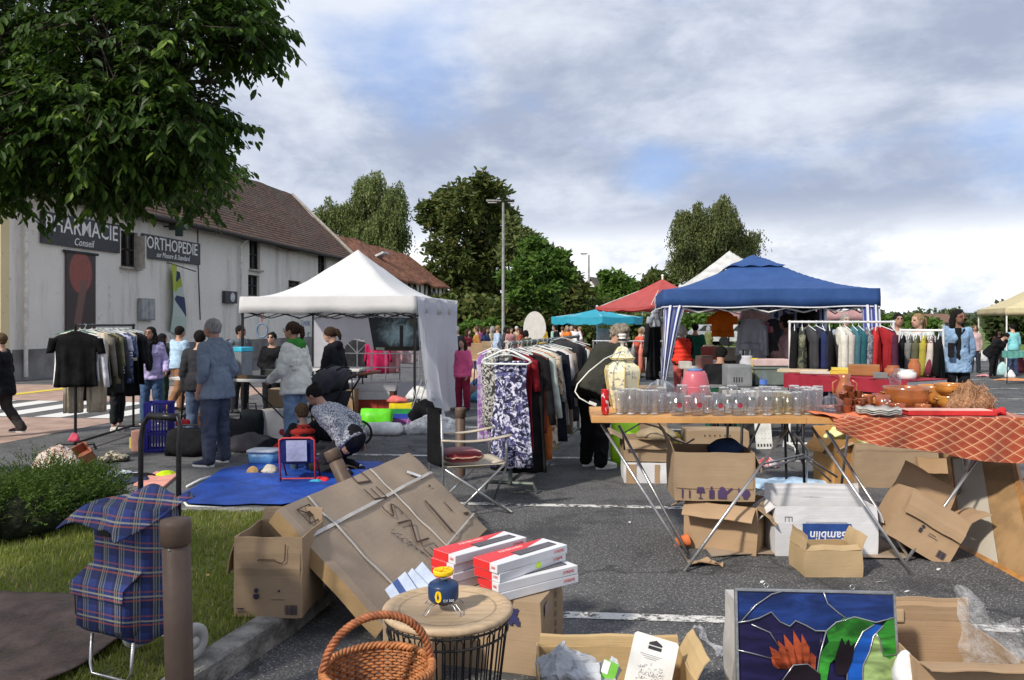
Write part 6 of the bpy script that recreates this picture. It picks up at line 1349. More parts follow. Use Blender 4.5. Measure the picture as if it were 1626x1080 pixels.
hexl([(.085,0),(.092,.02),(.120,.14),(.138,.24),(.142,.29),(.128,.325),(.085,.352),(.075,.37)],jm,'jar_body',J)
hexl([(.10,.370),(.103,.382),(.080,.405),(.055,.445),(.038,.465),(.030,.47)],jm,'lid',J)
for k in range(6):
 a=rad(60*k+30);MB().tube([(r*math.cos(a),r*math.sin(a),z)for r,z in((.093,.02),(.121,.14),(.139,.24),(.143,.29),(.129,.326))],.004,5).build('gilt_edge',M((.62,.46,.16),rough=.3),J,True)
for k in range(6):MB().tube([(.104*math.cos(rad(60*k+30)),.104*math.sin(rad(60*k+30)),.384),(.104*math.cos(rad(60*k+90)),.104*math.sin(rad(60*k+90)),.384)],.004,5).build('gilt_edge',M((.62,.46,.16),rough=.3),J,True)
ring_mesh([(.012,.465),(.014,.50),(.028,.505),(.030,.53),(.026,.535),(.026,.55),(.030,.552),(.030,.565),(.02,.568),(.02,.505)],20,M((.72,.70,.66),rough=.3),'lamp_socket',J)
ring_mesh([(.031,.515),(.033,.516),(.033,.530),(.031,.531)],20,blk,'socket_ring',J)
m=MB();cp=[P(990,556,5.95),P(960,570,5.8),P(935,590,5.7),P(917,610,5.62),P(913,622,5.6),P(920,632,5.56),P(936,641,5.52)];m.tube(cp,.0045,6);m.build('cord',M((.72,.70,.62)),J,True,world=True)
m=MB();m.box(P(941,641,5.5),(.055,.022,.022),Euler((0,rad(20),0)),.004);m.build('plug',M((.75,.73,.68)),J,world=True)
T_=thing('glass_jar','round clear glass dish with a pointed faceted lid behind the glasses','jar',(xat(1050,6.02),6.02,TZ+.001));ring_mesh([(.0005,0),(.05,0),(.06,.01),(.10,.06),(.118,.12),(.115,.14),(.112,.14),(.113,.12),(.096,.065),(.0005,.012)],16,glassc,'dish',T_,False);ring_mesh([(.122,.142),(.122,.150),(.09,.185),(.05,.205),(.014,.215),(.010,.235),(.020,.25),(.018,.27),(.004,.285),(.0005,.285)],14,glassc,'lid',T_,False)
def mat_pink():
 m,t,b=newmat('frosted_pink_glass');N=NT(t);N.put(b.inputs['Base Color'],N.mix(N.step(N.noise(4),.3,.7),(.70,.19,.25),(.82,.30,.35)));b.inputs['Roughness'].default_value=.35;b.inputs['Coat Weight'].default_value=.6
 tr=N.n('ShaderNodeBsdfTranslucent');tr.inputs[0].default_value=(.95,.45,.45,1);tp=N.n('ShaderNodeBsdfTransparent');tp.inputs[0].default_value=(.95,.6,.62,1);mx=N.n('ShaderNodeMixShader');mx.inputs[0].default_value=.4;m2=N.n('ShaderNodeMixShader');m2.inputs[0].default_value=.14
 t.links.new(b.outputs[0],mx.inputs[1]);t.links.new(tr.outputs[0],mx.inputs[2]);t.links.new(mx.outputs[0],m2.inputs[1]);t.links.new(tp.outputs[0],m2.inputs[2]);t.links.new(m2.outputs[0],t.nodes['Material Output'].inputs[0]);return m
T_=thing('glass_jar','large frosted pink glass jar with a blue lid behind the glasses','jar',(xat(1104,6.0),6.0,TZ+.001));ring_mesh([(.0005,0),(.075,0),(.09,.015),(.103,.08),(.106,.14),(.100,.20),(.085,.26),(.070,.285),(.066,.285),(.08,.258),(.095,.2),(.100,.14),(.0005,.01)],32,mat_pink(),'jar_body',T_)
ring_mesh([(.107,.16),(.1085,.163),(.107,.166)],32,M((.7,.25,.3),rough=.3),'seam',T_);ring_mesh([(.0005,.30),(.052,.30),(.054,.28),(.05,.28)],24,M((.12,.20,.42)),'lid',T_)
T_=thing('glass_bowl','upturned clear glass bowl on a plate at the right end of the glasses','bowl',(xat(1322,5.72),5.72,TZ+.006));ring_mesh([(.125,.004),(.128,.008),(.120,.05),(.09,.095),(.045,.112),(.03,.118),(.03,.13),(.0005,.13)],28,glassc,'bowl',T_);ring_mesh([(.0005,.0),(.09,.0),(.145,.010),(.145,.013),(.09,.004),(.0005,.004)],28,glassmat((1,.95,.93),.7),'plate',T_)
def mat_glaze(c=(.42,.13,.035)):
 m,t,b=newmat('glazed_earthenware');N=NT(t);N.put(b.inputs['Base Color'],N.mix(N.step(N.noise(5,5),.3,.75),tuple(x*.55 for x in c),tuple(x*1.25 for x in c)));b.inputs['Roughness'].default_value=.22;b.inputs['Coat Weight'].default_value=.7;b.inputs['Coat Roughness'].default_value=.1;N.bump(b,N.noise(9),.1,.01);return m
gz=mat_glaze();gz2=mat_glaze((.60,.24,.05));gz3=mat_glaze((.34,.085,.03));rim=mat_glaze((.16,.06,.02))
def pot(name,label,px,y,prof,mt=None,z=TZ+.012,lugs=0,handle=None,cat='pot',sc_=1,group=None,rz=0,rot=None):
 T_=thing(name,label,cat,(xat(px,y),y,z),rz,group,rot=rot);T_.scale=(sc_,)*3;ring_mesh(prof,32,mt or gz,'pot_body',T_)
 r_=max(p[0]for p in prof);hh=max(p[1]for p in prof)
 if lugs:
  for q in(-1,1):MB().tube([(q*r_*.9,-.02,hh*.72),(q*(r_+.022),0,hh*.75),(q*r_*.9,.02,hh*.72)],.009,7).build('lug_handle',mt or gz,T_,True)
 if handle:MB().tube([(r_*.85,0,hh*.8),(r_+handle,0,hh*.72),(r_+handle,0,hh*.4),(r_*.9,0,hh*.28)],.007,7).build('handle',mt or gz,T_,True)
 return T_
def cass(r,h_):return[(.0005,0),(r*.62,0),(r*.92,h_*.3),(r,h_*.6),(r*.93,h_*.86),(r*.98,h_),(r*.90,h_),(r*.87,h_*.86),(r*.93,h_*.6),(r*.85,h_*.3),(.0005,h_*.06)]
pot('casserole','large brown glazed casserole with two lugs in the middle of the pottery',1438,5.86,cass(.165,.165),gz,lugs=1)
pot('casserole','amber glazed bowl standing behind the large brown casserole',1482,6.08,cass(.115,.16),gz2)
pot('casserole','wide amber bowl stacked on top of the small yellow bowl',1510,5.98,cass(.125,.085),gz2,z=TZ+.105)
pot('casserole','small yellow-brown bowl under the wide amber bowl',1508,5.9,cass(.095,.095),mat_glaze((.62,.30,.06)),lugs=1)
jugp=[(.0005,0),(.04,0),(.062,.05),(.066,.10),(.045,.15),(.035,.18),(.045,.215),(.041,.215),(.031,.18),(.041,.15),(.0005,.02)]
J2=pot('pitcher','tall two-handled earthenware pitcher at the left of the pottery',1341,6.0,[(r,z*1.15)for r,z in jugp],mat_glaze((.46,.15,.05)),handle=.025,z=TZ+.015)
MB().tube([(-.052,0,.2),(-.09,0,.18),(-.09,0,.11),(-.055,0,.07)],.007,7).build('handle',gz,J2,True)
pot('mug','red-brown earthenware mug with white painted flowers beside the casserole',1402,5.72,[(.0005,0),(.042,0),(.046,.03),(.043,.105),(.039,.105),(.04,.01),(.0005,.01)],gz3,handle=.02,cat='mug',sc_=1.1)
m=MB()
for i,(x,z)in enumerate(((-.02,.04),(.005,.055),(.02,.035),(-.01,.075),(.022,.07))):m.poly([(x+.007*math.cos(a),-.0475,z+.007*math.sin(a))for a in(2*pi*k/8 for k in range(8))],(0,-.0008,0))
m.build('painted_flowers',M((.65,.6,.55)),[o for o in bpy.data.objects if o.get('label','').startswith('red-brown earthenware mug')][0])
cupp=[(.0005,0),(.022,0),(.023,.004),(.027,.008),(.031,.050),(.033,.052),(.029,.052),(.026,.012),(.0005,.010)]
cup=pot('cup','small earthenware cup in the heap of cups beside the casserole',1345,5.6,cupp,gz3,handle=.014,cat='cup',group='small earthenware cups in a heap')
rr=random.Random(4)
for px,y,z in((1334,5.66,0),(1352,5.7,0),(1362,5.62,0),(1376,5.66,0),(1384,5.75,0),(1342,5.78,0),(1358,5.82,0),(1373,5.8,0),(1345,5.64,.045),(1356,5.68,.045),(1368,5.66,.045),(1350,5.78,.045),(1366,5.78,.045),(1380,5.7,.045),(1352,5.7,.09),(1362,5.76,.09),(1340,5.7,.09),(1347,5.72,.135)):
 c=dup(cup,(xat(px,y),y,TZ+.012+z),rr.uniform(0,6));c.rotation_euler=(rr.uniform(-.3,.3),rr.uniform(-.3,.3),rr.uniform(0,6))
T_=thing('plate_stack','pair of pale scalloped plates leaning on each other in front of the cups','plates',(xat(1395,5.48),5.48,TZ+.012))
for k in range(3):
 m=MB();m.lathe([(.0005,.0+.012*k),(.08,.002+.012*k),(.15,.018+.014*k),(.15,.022+.014*k),(.08,.006+.012*k),(.0005,.004+.012*k)],40)
 for v in m.bm.verts:v.co.z+=.006*math.sin(math.atan2(v.co.y,v.co.x)*9)*(v.co.xy.length/.15)**3
 m.build('plate',M((.55,.54,.50),rough=.25,spec=.5),T_,True)
T_=thing('parcel','long flat red and pink wrapped box on the front edge of the orange cloth','parcel',(xat(1505,5.50),5.50,TZ+.012),rad(-2));MB().box((0,0,.016),(.60,.14,.032),bev=.004).build('box_body',M((.52,.03,.03)),T_);MB().box((-.02,0,.035),(.58,.13,.005)).build('pink_top',M((.72,.42,.36)),T_);m=MB();m.loft([[V((.30+x,ry*math.cos(a),.02+rz_*math.sin(a)))for a in(2*pi*k/10 for k in range(10))]for x,ry,rz_ in((0,.07,.016),(.04,.03,.02),(.07,.05,.035),(.09,.03,.03))]);m.jitter(.01,30);m.build('twisted_end',M((.50,.02,.025)),T_)
FC=blobcloth('heap of fringed brown hessian cloth at the right end of the pottery',(xat(1540,5.72),5.72,TZ+.012),(.33,.24,.20),M((.36,.19,.10),rough=.95,var=.4,ns=14,bump=1,bs=50,bd=.03),9,'fringed_cloth',amp=.05,sc_=11)
m=MB()
for i in range(260):
 a=rr.uniform(0,2*pi);q=rr.uniform(.35,1);p=V((.17*q*math.cos(a),.12*q*math.sin(a),.19*(1-q**2)+rr.uniform(-.0,.03)));m.tube([p,p+V((rr.uniform(-.03,.03),rr.uniform(-.04,.01),rr.uniform(-.02,.03))),p+V((rr.uniform(-.05,.05),rr.uniform(-.06,.0),rr.uniform(-.06,.0)))],.002,3)
m.build('fringe',M((.40,.22,.12)),FC)
T_=thing('glass_wrap','clear plastic wrapped object poking out of the large casserole','wrap',(xat(1420,5.95),5.95,TZ+.15));m=MB();m.loft([[V((r*math.cos(a)+.0*z,r*.6*math.sin(a),z))for a in(2*pi*k/9 for k in range(9))]for z,r in((0,.02),(.05,.045),(.09,.05),(.115,.03))]);m.jitter(.02,30);m.build('film',glassmat((1,1,1),.6),T_)
for i,(px,y,sc_,mt_,hn,lb)in enumerate(((1404,6.06,.55,gz3,0,'small dark red casserole behind the flowered mug'),(1388,5.98,.42,gz2,.02,'small amber pot behind the heap of cups'),(1540,6.05,.6,gz2,0,'amber dish at the back right beside the hessian cloth'),(1424,5.62,.38,gz3,.02,'small red-brown bowl in front of the large casserole'),(1465,5.64,.34,gz,0,'tiny brown bowl in front of the large casserole'),(1372,6.1,.5,gz,0,'brown pot behind the two-handled pitcher'))):pot('pot',lb,px,y,cass(.165,.165),mt_,sc_=sc_,lugs=1,handle=hn or None)
# ================= foreground left =================
def filmmat(op=.42):
 m,t,b=newmat('plastic_film');N=NT(t);b.inputs['Base Color'].default_value=(.7,.72,.75,1);b.inputs['Roughness'].default_value=.18;N.bump(b,N.noise(14,5,.6),.8,.04)
 tp=N.n('ShaderNodeBsdfTransparent');mx=N.n('ShaderNodeMixShader');N.put(mx.inputs[0],N.m('MULTIPLY',N.m('ADD',N.step(N.noise(9,5,.7),.3,.7),.25),op));t.links.new(tp.outputs[0],mx.inputs[1]);t.links.new(b.outputs[0],mx.inputs[2]);t.links.new(mx.outputs[0],t.nodes['Material Output'].inputs[0]);return m
rbr=M((.105,.070,.052),rough=.5,var=.15,ns=5)
def bollard(label,base,h_,r,tilt=(0,0),group='brown bollards'):
 T_=thing('bollard',label,'bollard',base,0,group,rot=(rad(tilt[0]),rad(tilt[1]),0))
 ring_mesh([(r*.92,-.06),(r*.92,h_-.115),(r*.86,h_-.113),(r*.86,h_-.10),(.0005,h_-.10)],32,rbr,'post',T_);ring_mesh([(.0005,h_-.0999),(r*.9,h_-.0999),(r*1.0,h_-.095),(r*1.02,h_-.02),(r*.96,h_),(.0005,h_+.004)],32,rbr,'cap',T_)
 MB().ball((-r*.1,-r*.88,h_-.107),.006,1).build('bolt',steel,T_);return T_
bollard('near brown metal bollard in front of the tartan trolley',V((-1.33+.015,3.12,LZ-.02)),.72,.058,(0,-1.5))
bollard('brown bollard standing behind the folding camp chair',G(731,764),.74,.055)
bollard('brown bollard leaning over beside the kneeling woman',G(563,800),.52,.07,(-8,-26))
LB=cbox('open brown box with cut-out handle standing on the lawn by the kerb',G(426,980,LZ)+V((0,0,LZ*0)),rad(-3),.345,.36,.40,{'f':263,'l':250,'b':110},fl={'f':.235,'l':.2,'b':.07},mt=card,seed=12,marks=(('f',bars(.26,.015,.06,.05,seed=3)+[circ(.115,.135,.012),rc_(.1,.098,.03,.02),circ(.115,.105,.014)]+[rc_(.015,.04,.035,.006),rc_(.015,.03,.05,.002),rc_(.015,.024,.045,.002),rc_(.19,.09,.07,.002),rc_(.225,.13,.012,.01)],ink),))
m=MB();m.tube([(-.05,-.194,.285),(-.04,-.194,.292),(.04,-.196,.292),(.045,-.196,.283),(.075,-.197,.276),(.09,-.197,.29),(.092,-.194,.37)],.0025,4);m.build('cut_handle',inkb,LB)
c_=[G(612,992,.115),G(776,838,.115),P(653,717,5.97),P(441,808,4.17)]
BF=thing('flat_carton','huge flat grey-brown carton strapped with white tape leaning over the kerb','box',c_[0]);n_=(c_[1]-c_[0]).cross(c_[3]-c_[0]).normalized();th=n_*.085
def bil(a,b_):return c_[0].lerp(c_[1],a).lerp(c_[3].lerp(c_[2],a),b_)
m=MB();NU,NV=36,22;wv=lambda a,b_:n_*(.010*noise.noise(V((a*5,b_*4,2)))-.012*(1 if(a<.02 or a>.98)else 0))
top=[[m.bm.verts.new(bil(i/NU,j/NV)+wv(i/NU,j/NV))for i in range(NU+1)]for j in range(NV+1)];bot=[[m.bm.verts.new(bil(i/NU,j/NV)-th+wv(i/NU,j/NV)*.6)for i in range(NU+1)]for j in range(NV+1)]
for j in range(NV):
 for i in range(NU):m._f([top[j][i],top[j][i+1],top[j+1][i+1],top[j+1][i]]);m._f([bot[j][i],bot[j+1][i],bot[j+1][i+1],bot[j][i+1]])
rgf=lambda G_:G_[0]+[r[-1]for r in G_[1:]]+G_[-1][-2::-1]+[r[0]for r in G_[-2:0:-1]]
A_,B_=rgf(top),rgf(bot);m.mi=1
for i in range(len(A_)):m._f([A_[i],B_[i],B_[(i+1)%len(A_)],A_[(i+1)%len(A_)]])
for v in m.bm.verts:v.co+=noise.noise_vector(v.co*6)*.004
m.build('carton',[cardg,mat_card((.42,.28,.14),.9)],BF,world=True)
tapem=M((.50,.47,.43),rough=.35,var=.12)
def strap(p,q,w_=.007,mt=tapem,nm='strap',off=.013):
 (a0,b0),(a1,b1)=p,q;rows=[]
 dirn=(bil(a1,b1)-bil(a0,b0)).normalized();sd2=n_.cross(dirn).normalized()*w_
 for k in range(25):c0=bil(a0+(a1-a0)*k/24,b0+(b1-b0)*k/24)+n_*(off+.006*noise.noise(V((k,1,1))*.3))+wv(a0+(a1-a0)*k/24,b0+(b1-b0)*k/24)*.8;rows.append([c0-sd2,c0+sd2,c0+sd2-n_*.004,c0-sd2-n_*.004])
 MB().loft(rows).build(nm,mt,BF,world=True)
strap((.16,.99),(.16,.01));strap((.60,.995),(.60,.01));strap((.0,.72),(.995,.72),.011);strap((.995,.18),(.6,.12),.006)
m=MB();q=lambda a,b_:bil(a,b_)+n_*.012;m.poly([q(.80,.82),q(.86,.72),q(.88,.735),q(.82,.835)],n_*.002);m.build('address_label',M((.70,.70,.70)),BF,world=True)
ex=(c_[3]-c_[0]).normalized();ey=n_.cross(ex).normalized();RM=Matrix((ex,ey,n_)).transposed()
def flattext(tx,a,b_,size,sx=1.0,bold=0,mt=inkb,nm='lettering',rot=0):
 o=text_mesh(tx,size,.0006,mt,BF,(0,0,0),(0,0,0),nm,sx,0,bold);o.location=bil(a,b_)+n_*.0145-BF.location;o.rotation_euler=(RM@Matrix.Rotation(rot,3,'Z')).to_euler();return o
flattext('SENSED',.50,.50,.25,1.25,-.006);flattext('1',.93,.22,.09,1,.006)
m=MB();m.poly([q(.735,.52),q(.745,.52),q(.72,.16),q(.705,.17)],n_*.001);m.poly([q(.85,.42),q(.856,.42),q(.85,.31),q(.842,.31)],n_*.001);m.poly([q(.86,.72-.1),q(.875,.62),q(.873,.60),q(.86,.60)],n_*.001);m.build('printed_bar',inkb,BF,world=True)
m=MB();k4=[(.06,.93),(.13,.93),(.13,.80),(.06,.80)]
for i in range(4):m.tube([q(*k4[i]),q(*k4[(i+1)%4])],.003,4)
m.tube([q(.06,.93),q(.13,.80)],.0025,4);m.tube([q(.13,.93),q(.06,.80)],.0025,4);m.poly([q(.095+.012*math.cos(a),.865+.022*math.sin(a))for a in(2*pi*k/14 for k in range(14))],n_*.002);m.build('printed_symbol',inkb,BF,world=True)
m=MB();rk=random.Random(2)
for i in range(26):a0,b0=.38+rk.uniform(-.012,.012)+i*.0022,.46-i*.011;m.tube([q(a0,b0),q(a0+rk.uniform(-.02,.02),b0-rk.uniform(.0,.03))],.0018,3)
m.build('printed_sketch',ink,BF,world=True)
def mat_tartan():
 m,t,b=newmat('tartan');N=NT(t);u=N.n('ShaderNodeTexCoord');s=N.n('ShaderNodeSeparateXYZ');t.links.new(u.outputs['Object'],s.inputs[0]);x=N.m('ADD',s.outputs[0],N.m('MULTIPLY',s.outputs[1],.9));z=N.m('ADD',s.outputs[2],N.m('MULTIPLY',s.outputs[1],.25))
 def band(v,f,off,w_):return N.m('LESS_THAN',N.m('FRACT',N.m('ADD',N.m('MULTIPLY',v,f),off)),w_)
 c=N.mix(N.m('MULTIPLY',band(x,11,.0,.45),.6),(.024,.042,.19),(.008,.011,.045));c=N.mix(N.m('MULTIPLY',band(z,10,.2,.4),.6),c,(.008,.011,.045))
 for v,f,o_,col_,a_ in((x,11,.7,(.30,.30,.20),.5),(z,10,.75,(.46,.42,.26),.6),(x,11,.82,(.28,.28,.24),.6),(z,10,.55,(.34,.08,.06),.55),(x,11,.55,(.20,.30,.20),.5),(z,10,.9,(.45,.10,.06),.5)):c=N.mix(N.m('MULTIPLY',band(v,f,o_,.07),a_),c,col_)
 N.put(b.inputs['Base Color'],c);b.inputs['Roughness'].default_value=.75;N.bump(b,N.m('ADD',N.noise(7,4),N.m('MULTIPLY',N.noise(150,2),.15)),.5,.03);return m
tart=mat_tartan();TR=thing('shopping_trolley','blue tartan shopping trolley with black tube handle on the lawn','shopping trolley',G(197,1068,LZ)+V((.03,.05,LZ*0)),rad(-24))
TR.location.z=LZ
def rr_ring(hx,hy,z,cx_=0,cy_=0,n=40,p=.35):
 o=[]
 for k in range(n):
  a=2*pi*k/n;o.append(V((cx_+hx*math.copysign(abs(math.cos(a))**p,math.cos(a)),cy_+hy*math.copysign(abs(math.sin(a))**p,math.sin(a)),z)))
 return o
m=MB();m.loft([rr_ring(.148,.10,.16),rr_ring(.155,.108,.20),rr_ring(.150,.105,.32),rr_ring(.158,.11,.45),rr_ring(.150,.105,.56),rr_ring(.156,.11,.66),rr_ring(.15,.105,.70)]);
for v in m.bm.verts:v.co+=noise.noise_vector(v.co*9)*.012
m.build('bag_body',tart,TR,True)
m=MB();m.loft([rr_ring(.135,.035,.20,-.005,-.125),rr_ring(.145,.055,.23,-.005,-.13),rr_ring(.142,.055,.38,-.005,-.13),rr_ring(.132,.04,.41,-.005,-.12)])
for v in m.bm.verts:v.co+=noise.noise_vector(v.co*12)*.007
pk=m.build('front_pocket',tart,TR,True)
m=MB();m.loft([[V((x_,y,z))for x_,y,z in[(-.155,-.10,.455+dz),(-.155,-.195,.40+dz),(-.155,-.198,.355+dz)]][::-1]+[V((x_,y,z))for x_,y,z in[(.150,-.10,.455+dz),(.150,-.195,.40+dz),(.150,-.198,.355+dz)]]for dz in(0,.006)]);m.build('pocket_flap',tart,pk)
m=MB();m.sheet(lambda a,b_:V((-.185+.37*a-.03*(1-b_),-.215+.36*b_+.03*math.sin(a*4)*(1-b_),.745-.085*(1-b_)**2-.07*abs(a-.5)*(1-b_*.5)+.018*math.sin(a*9+b_*5)-.02*(a>.93))),26,18,.006);m.build('top_flap',tart,TR,True)
MB().box((-.06,-.112,.60),(.075,.01,.030),bev=.003).build('black_patch',blk,TR)
m=MB();m.tube([(-.135,-.185,.27),(-.138,-.188,.38)],.003,4);m.tube([(.13,-.185,.24),(.133,-.188,.38)],.003,4);m.tube([(-.13,-.182,.23),(.13,-.182,.23)],.003,4);m.build('piping',blk,pk)
tubk=M((.012,.012,.014),rough=.35);m=MB();m.tube([(-.115,.115,.05),(-.115,.12,.95),(-.112,.13,1.02),(-.09,.14,1.06),(.09,.14,1.06),(.112,.13,1.02),(.115,.12,.95),(.115,.115,.05)],.0115,10);m.build('handle_tube',tubk,TR,True)
m=MB();m.tube([(-.085,.14,1.06),(.085,.14,1.06)],.017,12);m.build('handle_grip',tubk,TR,True)
m=MB();m.tube([(-.12,-.12,.17),(-.12,-.13,.05),(-.10,-.135,.012),(.10,-.135,.012),(.12,-.13,.05),(.12,-.12,.17)],.007,8);m.build('foot_bar',steel,TR,True)
for q_ in(-1,1):
 wo=ring_mesh([(.03,-.018),(.072,-.018),(.080,-.010),(.080,.010),(.072,.018),(.03,.018),(.03,-.018)],28,M((.42,.42,.40),rough=.7),'wheel',TR);wo.location=(q_*.165,.15,.08);wo.rotation_euler=(0,rad(90),0)
 h2=ring_mesh([(.0005,-.016),(.029,-.014),(.029,.014),(.0005,.016)],16,M((.55,.55,.52)),'hub',wo)
MB().tube([(-.16,.15,.08),(.16,.15,.08)],.006,6).build('axle',steel,TR)
T_=thing('ground_sheet','dark brown plastic sheet lying on the lawn at the left corner','sheet',(-2.4,3.4,LZ+.01));m=MB()
def mf(a,b_):x0=-4.2+(2.38+.12*b_)*a;y=2.7+1.78*b_-.35*a*b_;return V((x0-.15*(1-b_)*a+.0,y,LZ+.035+.02*noise.noise(V((a*6,b_*6,1)))+.012*math.sin(b_*14+a*4)))
m.sheet(mf,50,40,.008);m.build('sheet',M((.115,.075,.06),rough=.45,var=.4,ns=5,bump=.8,bs=9,bd=.06),T_,True,world=True)
WTb=thing('side_table','round wooden-topped side table on a black wire basket frame','table',(xat(711,2.87),2.87,0))
def mat_wood2():
 m,t,b=newmat('table_wood');N=NT(t);g=N.noise(1,6,.6,N.co(scale=(5,60,5)),.4);sp=N.noise(6,5,.7);c=N.mix(N.step(g,.3,.7),(.36,.255,.15),(.50,.37,.24));c=N.mix(N.m('MULTIPLY',N.step(sp,.55,.7),.4),c,(.20,.15,.10))
 r=N.n('ShaderNodeVectorMath',operation='LENGTH');t.links.new(N.co(scale=(1,1,0)),r.inputs[0]);c=N.mix(N.m('MULTIPLY',N.m('LESS_THAN',N.m('ABSOLUTE',N.m('SUBTRACT',r.outputs['Value'],.175)),.004),.5),c,(.12,.09,.06))
 N.put(b.inputs['Base Color'],c);b.inputs['Roughness'].default_value=.65;N.bump(b,g,.3,.004);return m
ring_mesh([(.0005,.540),(.205,.540),(.232,.543),(.238,.552),(.236,.564),(.228,.568),(.200,.568),(.196,.562),(.0005,.562)],64,mat_wood2(),'tabletop',WTb)
for z,r in((.532,.226),(.016,.158),(.49,.219)):MB().tube([(r*math.cos(a),r*math.sin(a),z)for a in(2*pi*k/48 for k in range(48))],.0042,6,closed=True).build('wire_ring',blk,WTb,True)
for k in range(22):
 a0=2*pi*(k+.15)/22;a1=2*pi*(k+.62)/22;m=MB();m.tube([(.158*math.cos(a0),.158*math.sin(a0),.016),(.218*math.cos(a0),.218*math.sin(a0),.512),(.222*math.cos((a0*2+a1)/3),.222*math.sin((a0*2+a1)/3),.526),(.222*math.cos((a0+2*a1)/3),.222*math.sin((a0+2*a1)/3),.526),(.218*math.cos(a1),.218*math.sin(a1),.512),(.158*math.cos(a1),.158*math.sin(a1),.016)],.0030,6);m.build('wire_loop',blk,WTb,True)
SX=(xat(704,2.84),2.84,.5645);ST=thing('camping_stove','small camping stove with dark blue cartridge and yellow burner on the round table','camping stove',SX,rad(12))
cb=ring_mesh([(.0005,.030),(.030,.030),(.034,.034),(.048,.036),(.054,.044),(.055,.050),(.055,.088),(.052,.094),(.040,.102),(.022,.106),(.0005,.106)],40,M((.018,.042,.115),rough=.35,var=.1,bump=0),'cartridge',ST)
yl=M((.85,.55,.01),rough=.4,bump=0);m=MB();m.poly([(.0545*math.sin(a_),-.0552*math.cos(a_),z)for a_,z in((-.62,.045),(-.45,.042),(-.3,.048),(-.25,.062),(-.3,.078),(-.45,.084),(-.62,.080),(-.72,.062))],(0,-.0012,0));m.build('emblem',yl,cb);
m=MB();m.poly([(.0553*math.sin(a_),-.0567*math.cos(a_),z)for a_,z in((-.5,.05),(-.42,.06),(-.5,.078),(-.56,.06))],(0,-.0008,0));m.build('emblem_flame',M((.02,.04,.12)),cb)
text_mesh('CV 300',.0125,.0004,M((.75,.75,.75)),cb,(.012,-.0561,.049),(rad(90),0,0))
ring_mesh([(.0005,.106),(.016,.106),(.016,.122),(.0005,.122)],16,steel,'valve',ST);ring_mesh([(.0005,.122),(.020,.122),(.036,.128),(.037,.134),(.036,.144),(.030,.144),(.030,.136),(.0005,.136)],28,yl,'burner',ST)
m=MB()
for k in range(8):a=2*pi*k/8;m.box((.020*math.cos(a),.020*math.sin(a),.140),(.026,.003,.010),Euler((0,0,a)))
m.build('burner_fins',yl,ST);m=MB();m.tube([(.036*math.cos(a),.036*math.sin(a),.140)for a in(2*pi*k/24 for k in range(24))],.002,5,closed=True);m.build('burner_ring',yl,ST,True)
for k in range(4):
 a=rad(90*k+35);m=MB();e_=lambda r,z,da:(r*math.cos(a+da),r*math.sin(a+da),z);m.tube([e_(.02,.028,0),e_(.045,.030,-.15),e_(.062,.028,-.12),e_(.092,.003,-.10),e_(.092,.003,.10),e_(.062,.028,.12),e_(.045,.030,.15),e_(.02,.028,0)],.0017,6);m.build('folding_foot',steel,ST,True)
ring_mesh([(.0005,.018),(.018,.018),(.02,.03),(.0005,.03)],16,M((.12,.07,.06)),'clip',ST)
wick=M((.40,.155,.055),rough=.5,var=.35,ns=30,bump=.4,bs=60);wick2=M((.30,.10,.04),rough=.5,var=.35,ns=30)
WB=thing('wicker_basket','orange-brown wicker basket with tall twisted hoop handle in the foreground','basket',(xat(600,2.5),2.5,0),rad(20));bz=.505
prof_r=lambda z:.112+(.172-.112)*(z/bz)**.7;NS=34;m=MB();row=0;z=.02
while z<bz-.015:
 pts=[]
 for k in range(NS*2):a=2*pi*k/(NS*2);r=prof_r(z)+.0045*(1 if(k//1+row)%2 else-1);pts.append((r*math.cos(a),r*math.sin(a),z))
 m.tube(pts,.0046,5,closed=True);z+=.0098 if z>.28 else .02;row+=1
m.build('woven_side',wick,WB,True)
m=MB()
for k in range(NS):a=2*pi*k/NS;m.tube([(prof_r(z)*math.cos(a),prof_r(z)*math.sin(a),z)for z in(.01,.2,.35,bz)],.0035,4)
m.build('stakes',wick2,WB);m=MB()
for s_ in range(3):
 m.tube([((prof_r(bz)+.008*math.cos(t_*22+s_*2.1))*math.cos(t_),(prof_r(bz)+.008*math.cos(t_*22+s_*2.1))*math.sin(t_),bz+.008*math.sin(t_*22+s_*2.1))for t_ in(2*pi*k/150 for k in range(150))],.0062,5,closed=True)
m.build('braided_rim',wick,WB,True);m=MB()
for s_ in range(3):m.tube([((prof_r(bz)*math.cos(t_))+.0075*math.cos(t_*26+s_*2.1)*math.cos(t_),.0075*math.sin(t_*26+s_*2.1),bz-.03+(.195)*math.sin(t_)**.85+.0075*math.cos(t_*26+s_*2.1)*math.sin(t_))for t_ in(pi*k/110 for k in range(111))],.0068,6)
m.build('hoop_handle',wick2,WB,True);ring_mesh([(.0005,.30),(.135,.30),(.135,.31),(.0005,.31)],32,M((.40,.24,.12),rough=.7),'inner_board',WB)
KB=cbox('large closed cardboard box under the stack of keyboard boxes',((-.365+.12)/2,3.625,0),math.atan2(-.15,.485),.52,.42,.335,mt=card,seed=14,closed=True,marks=(('f',[circ(.40,.285,.016),circ(.385,.296,.006),circ(.415,.296,.006),circ(.40,.255,.02),rc_(.375,.225,.018,.025),rc_(.408,.225,.018,.025)],M((.035,.035,.12))),('r',[rc_(.05,.255,.07,.055)],M((.30,.22,.20))),('r',[rc_(.25,.05+.045*k,.012,.030)for k in range(6)]+[rc_(.15,.06,.02,.02),rc_(.16,.10,.015,.03)],inkb)))
kr=M((.70,.035,.035),rough=.35,var=.05,bump=0);kw=M((.72,.72,.74),rough=.35,var=.04,bump=0);kd=M((.05,.05,.06),rough=.5)
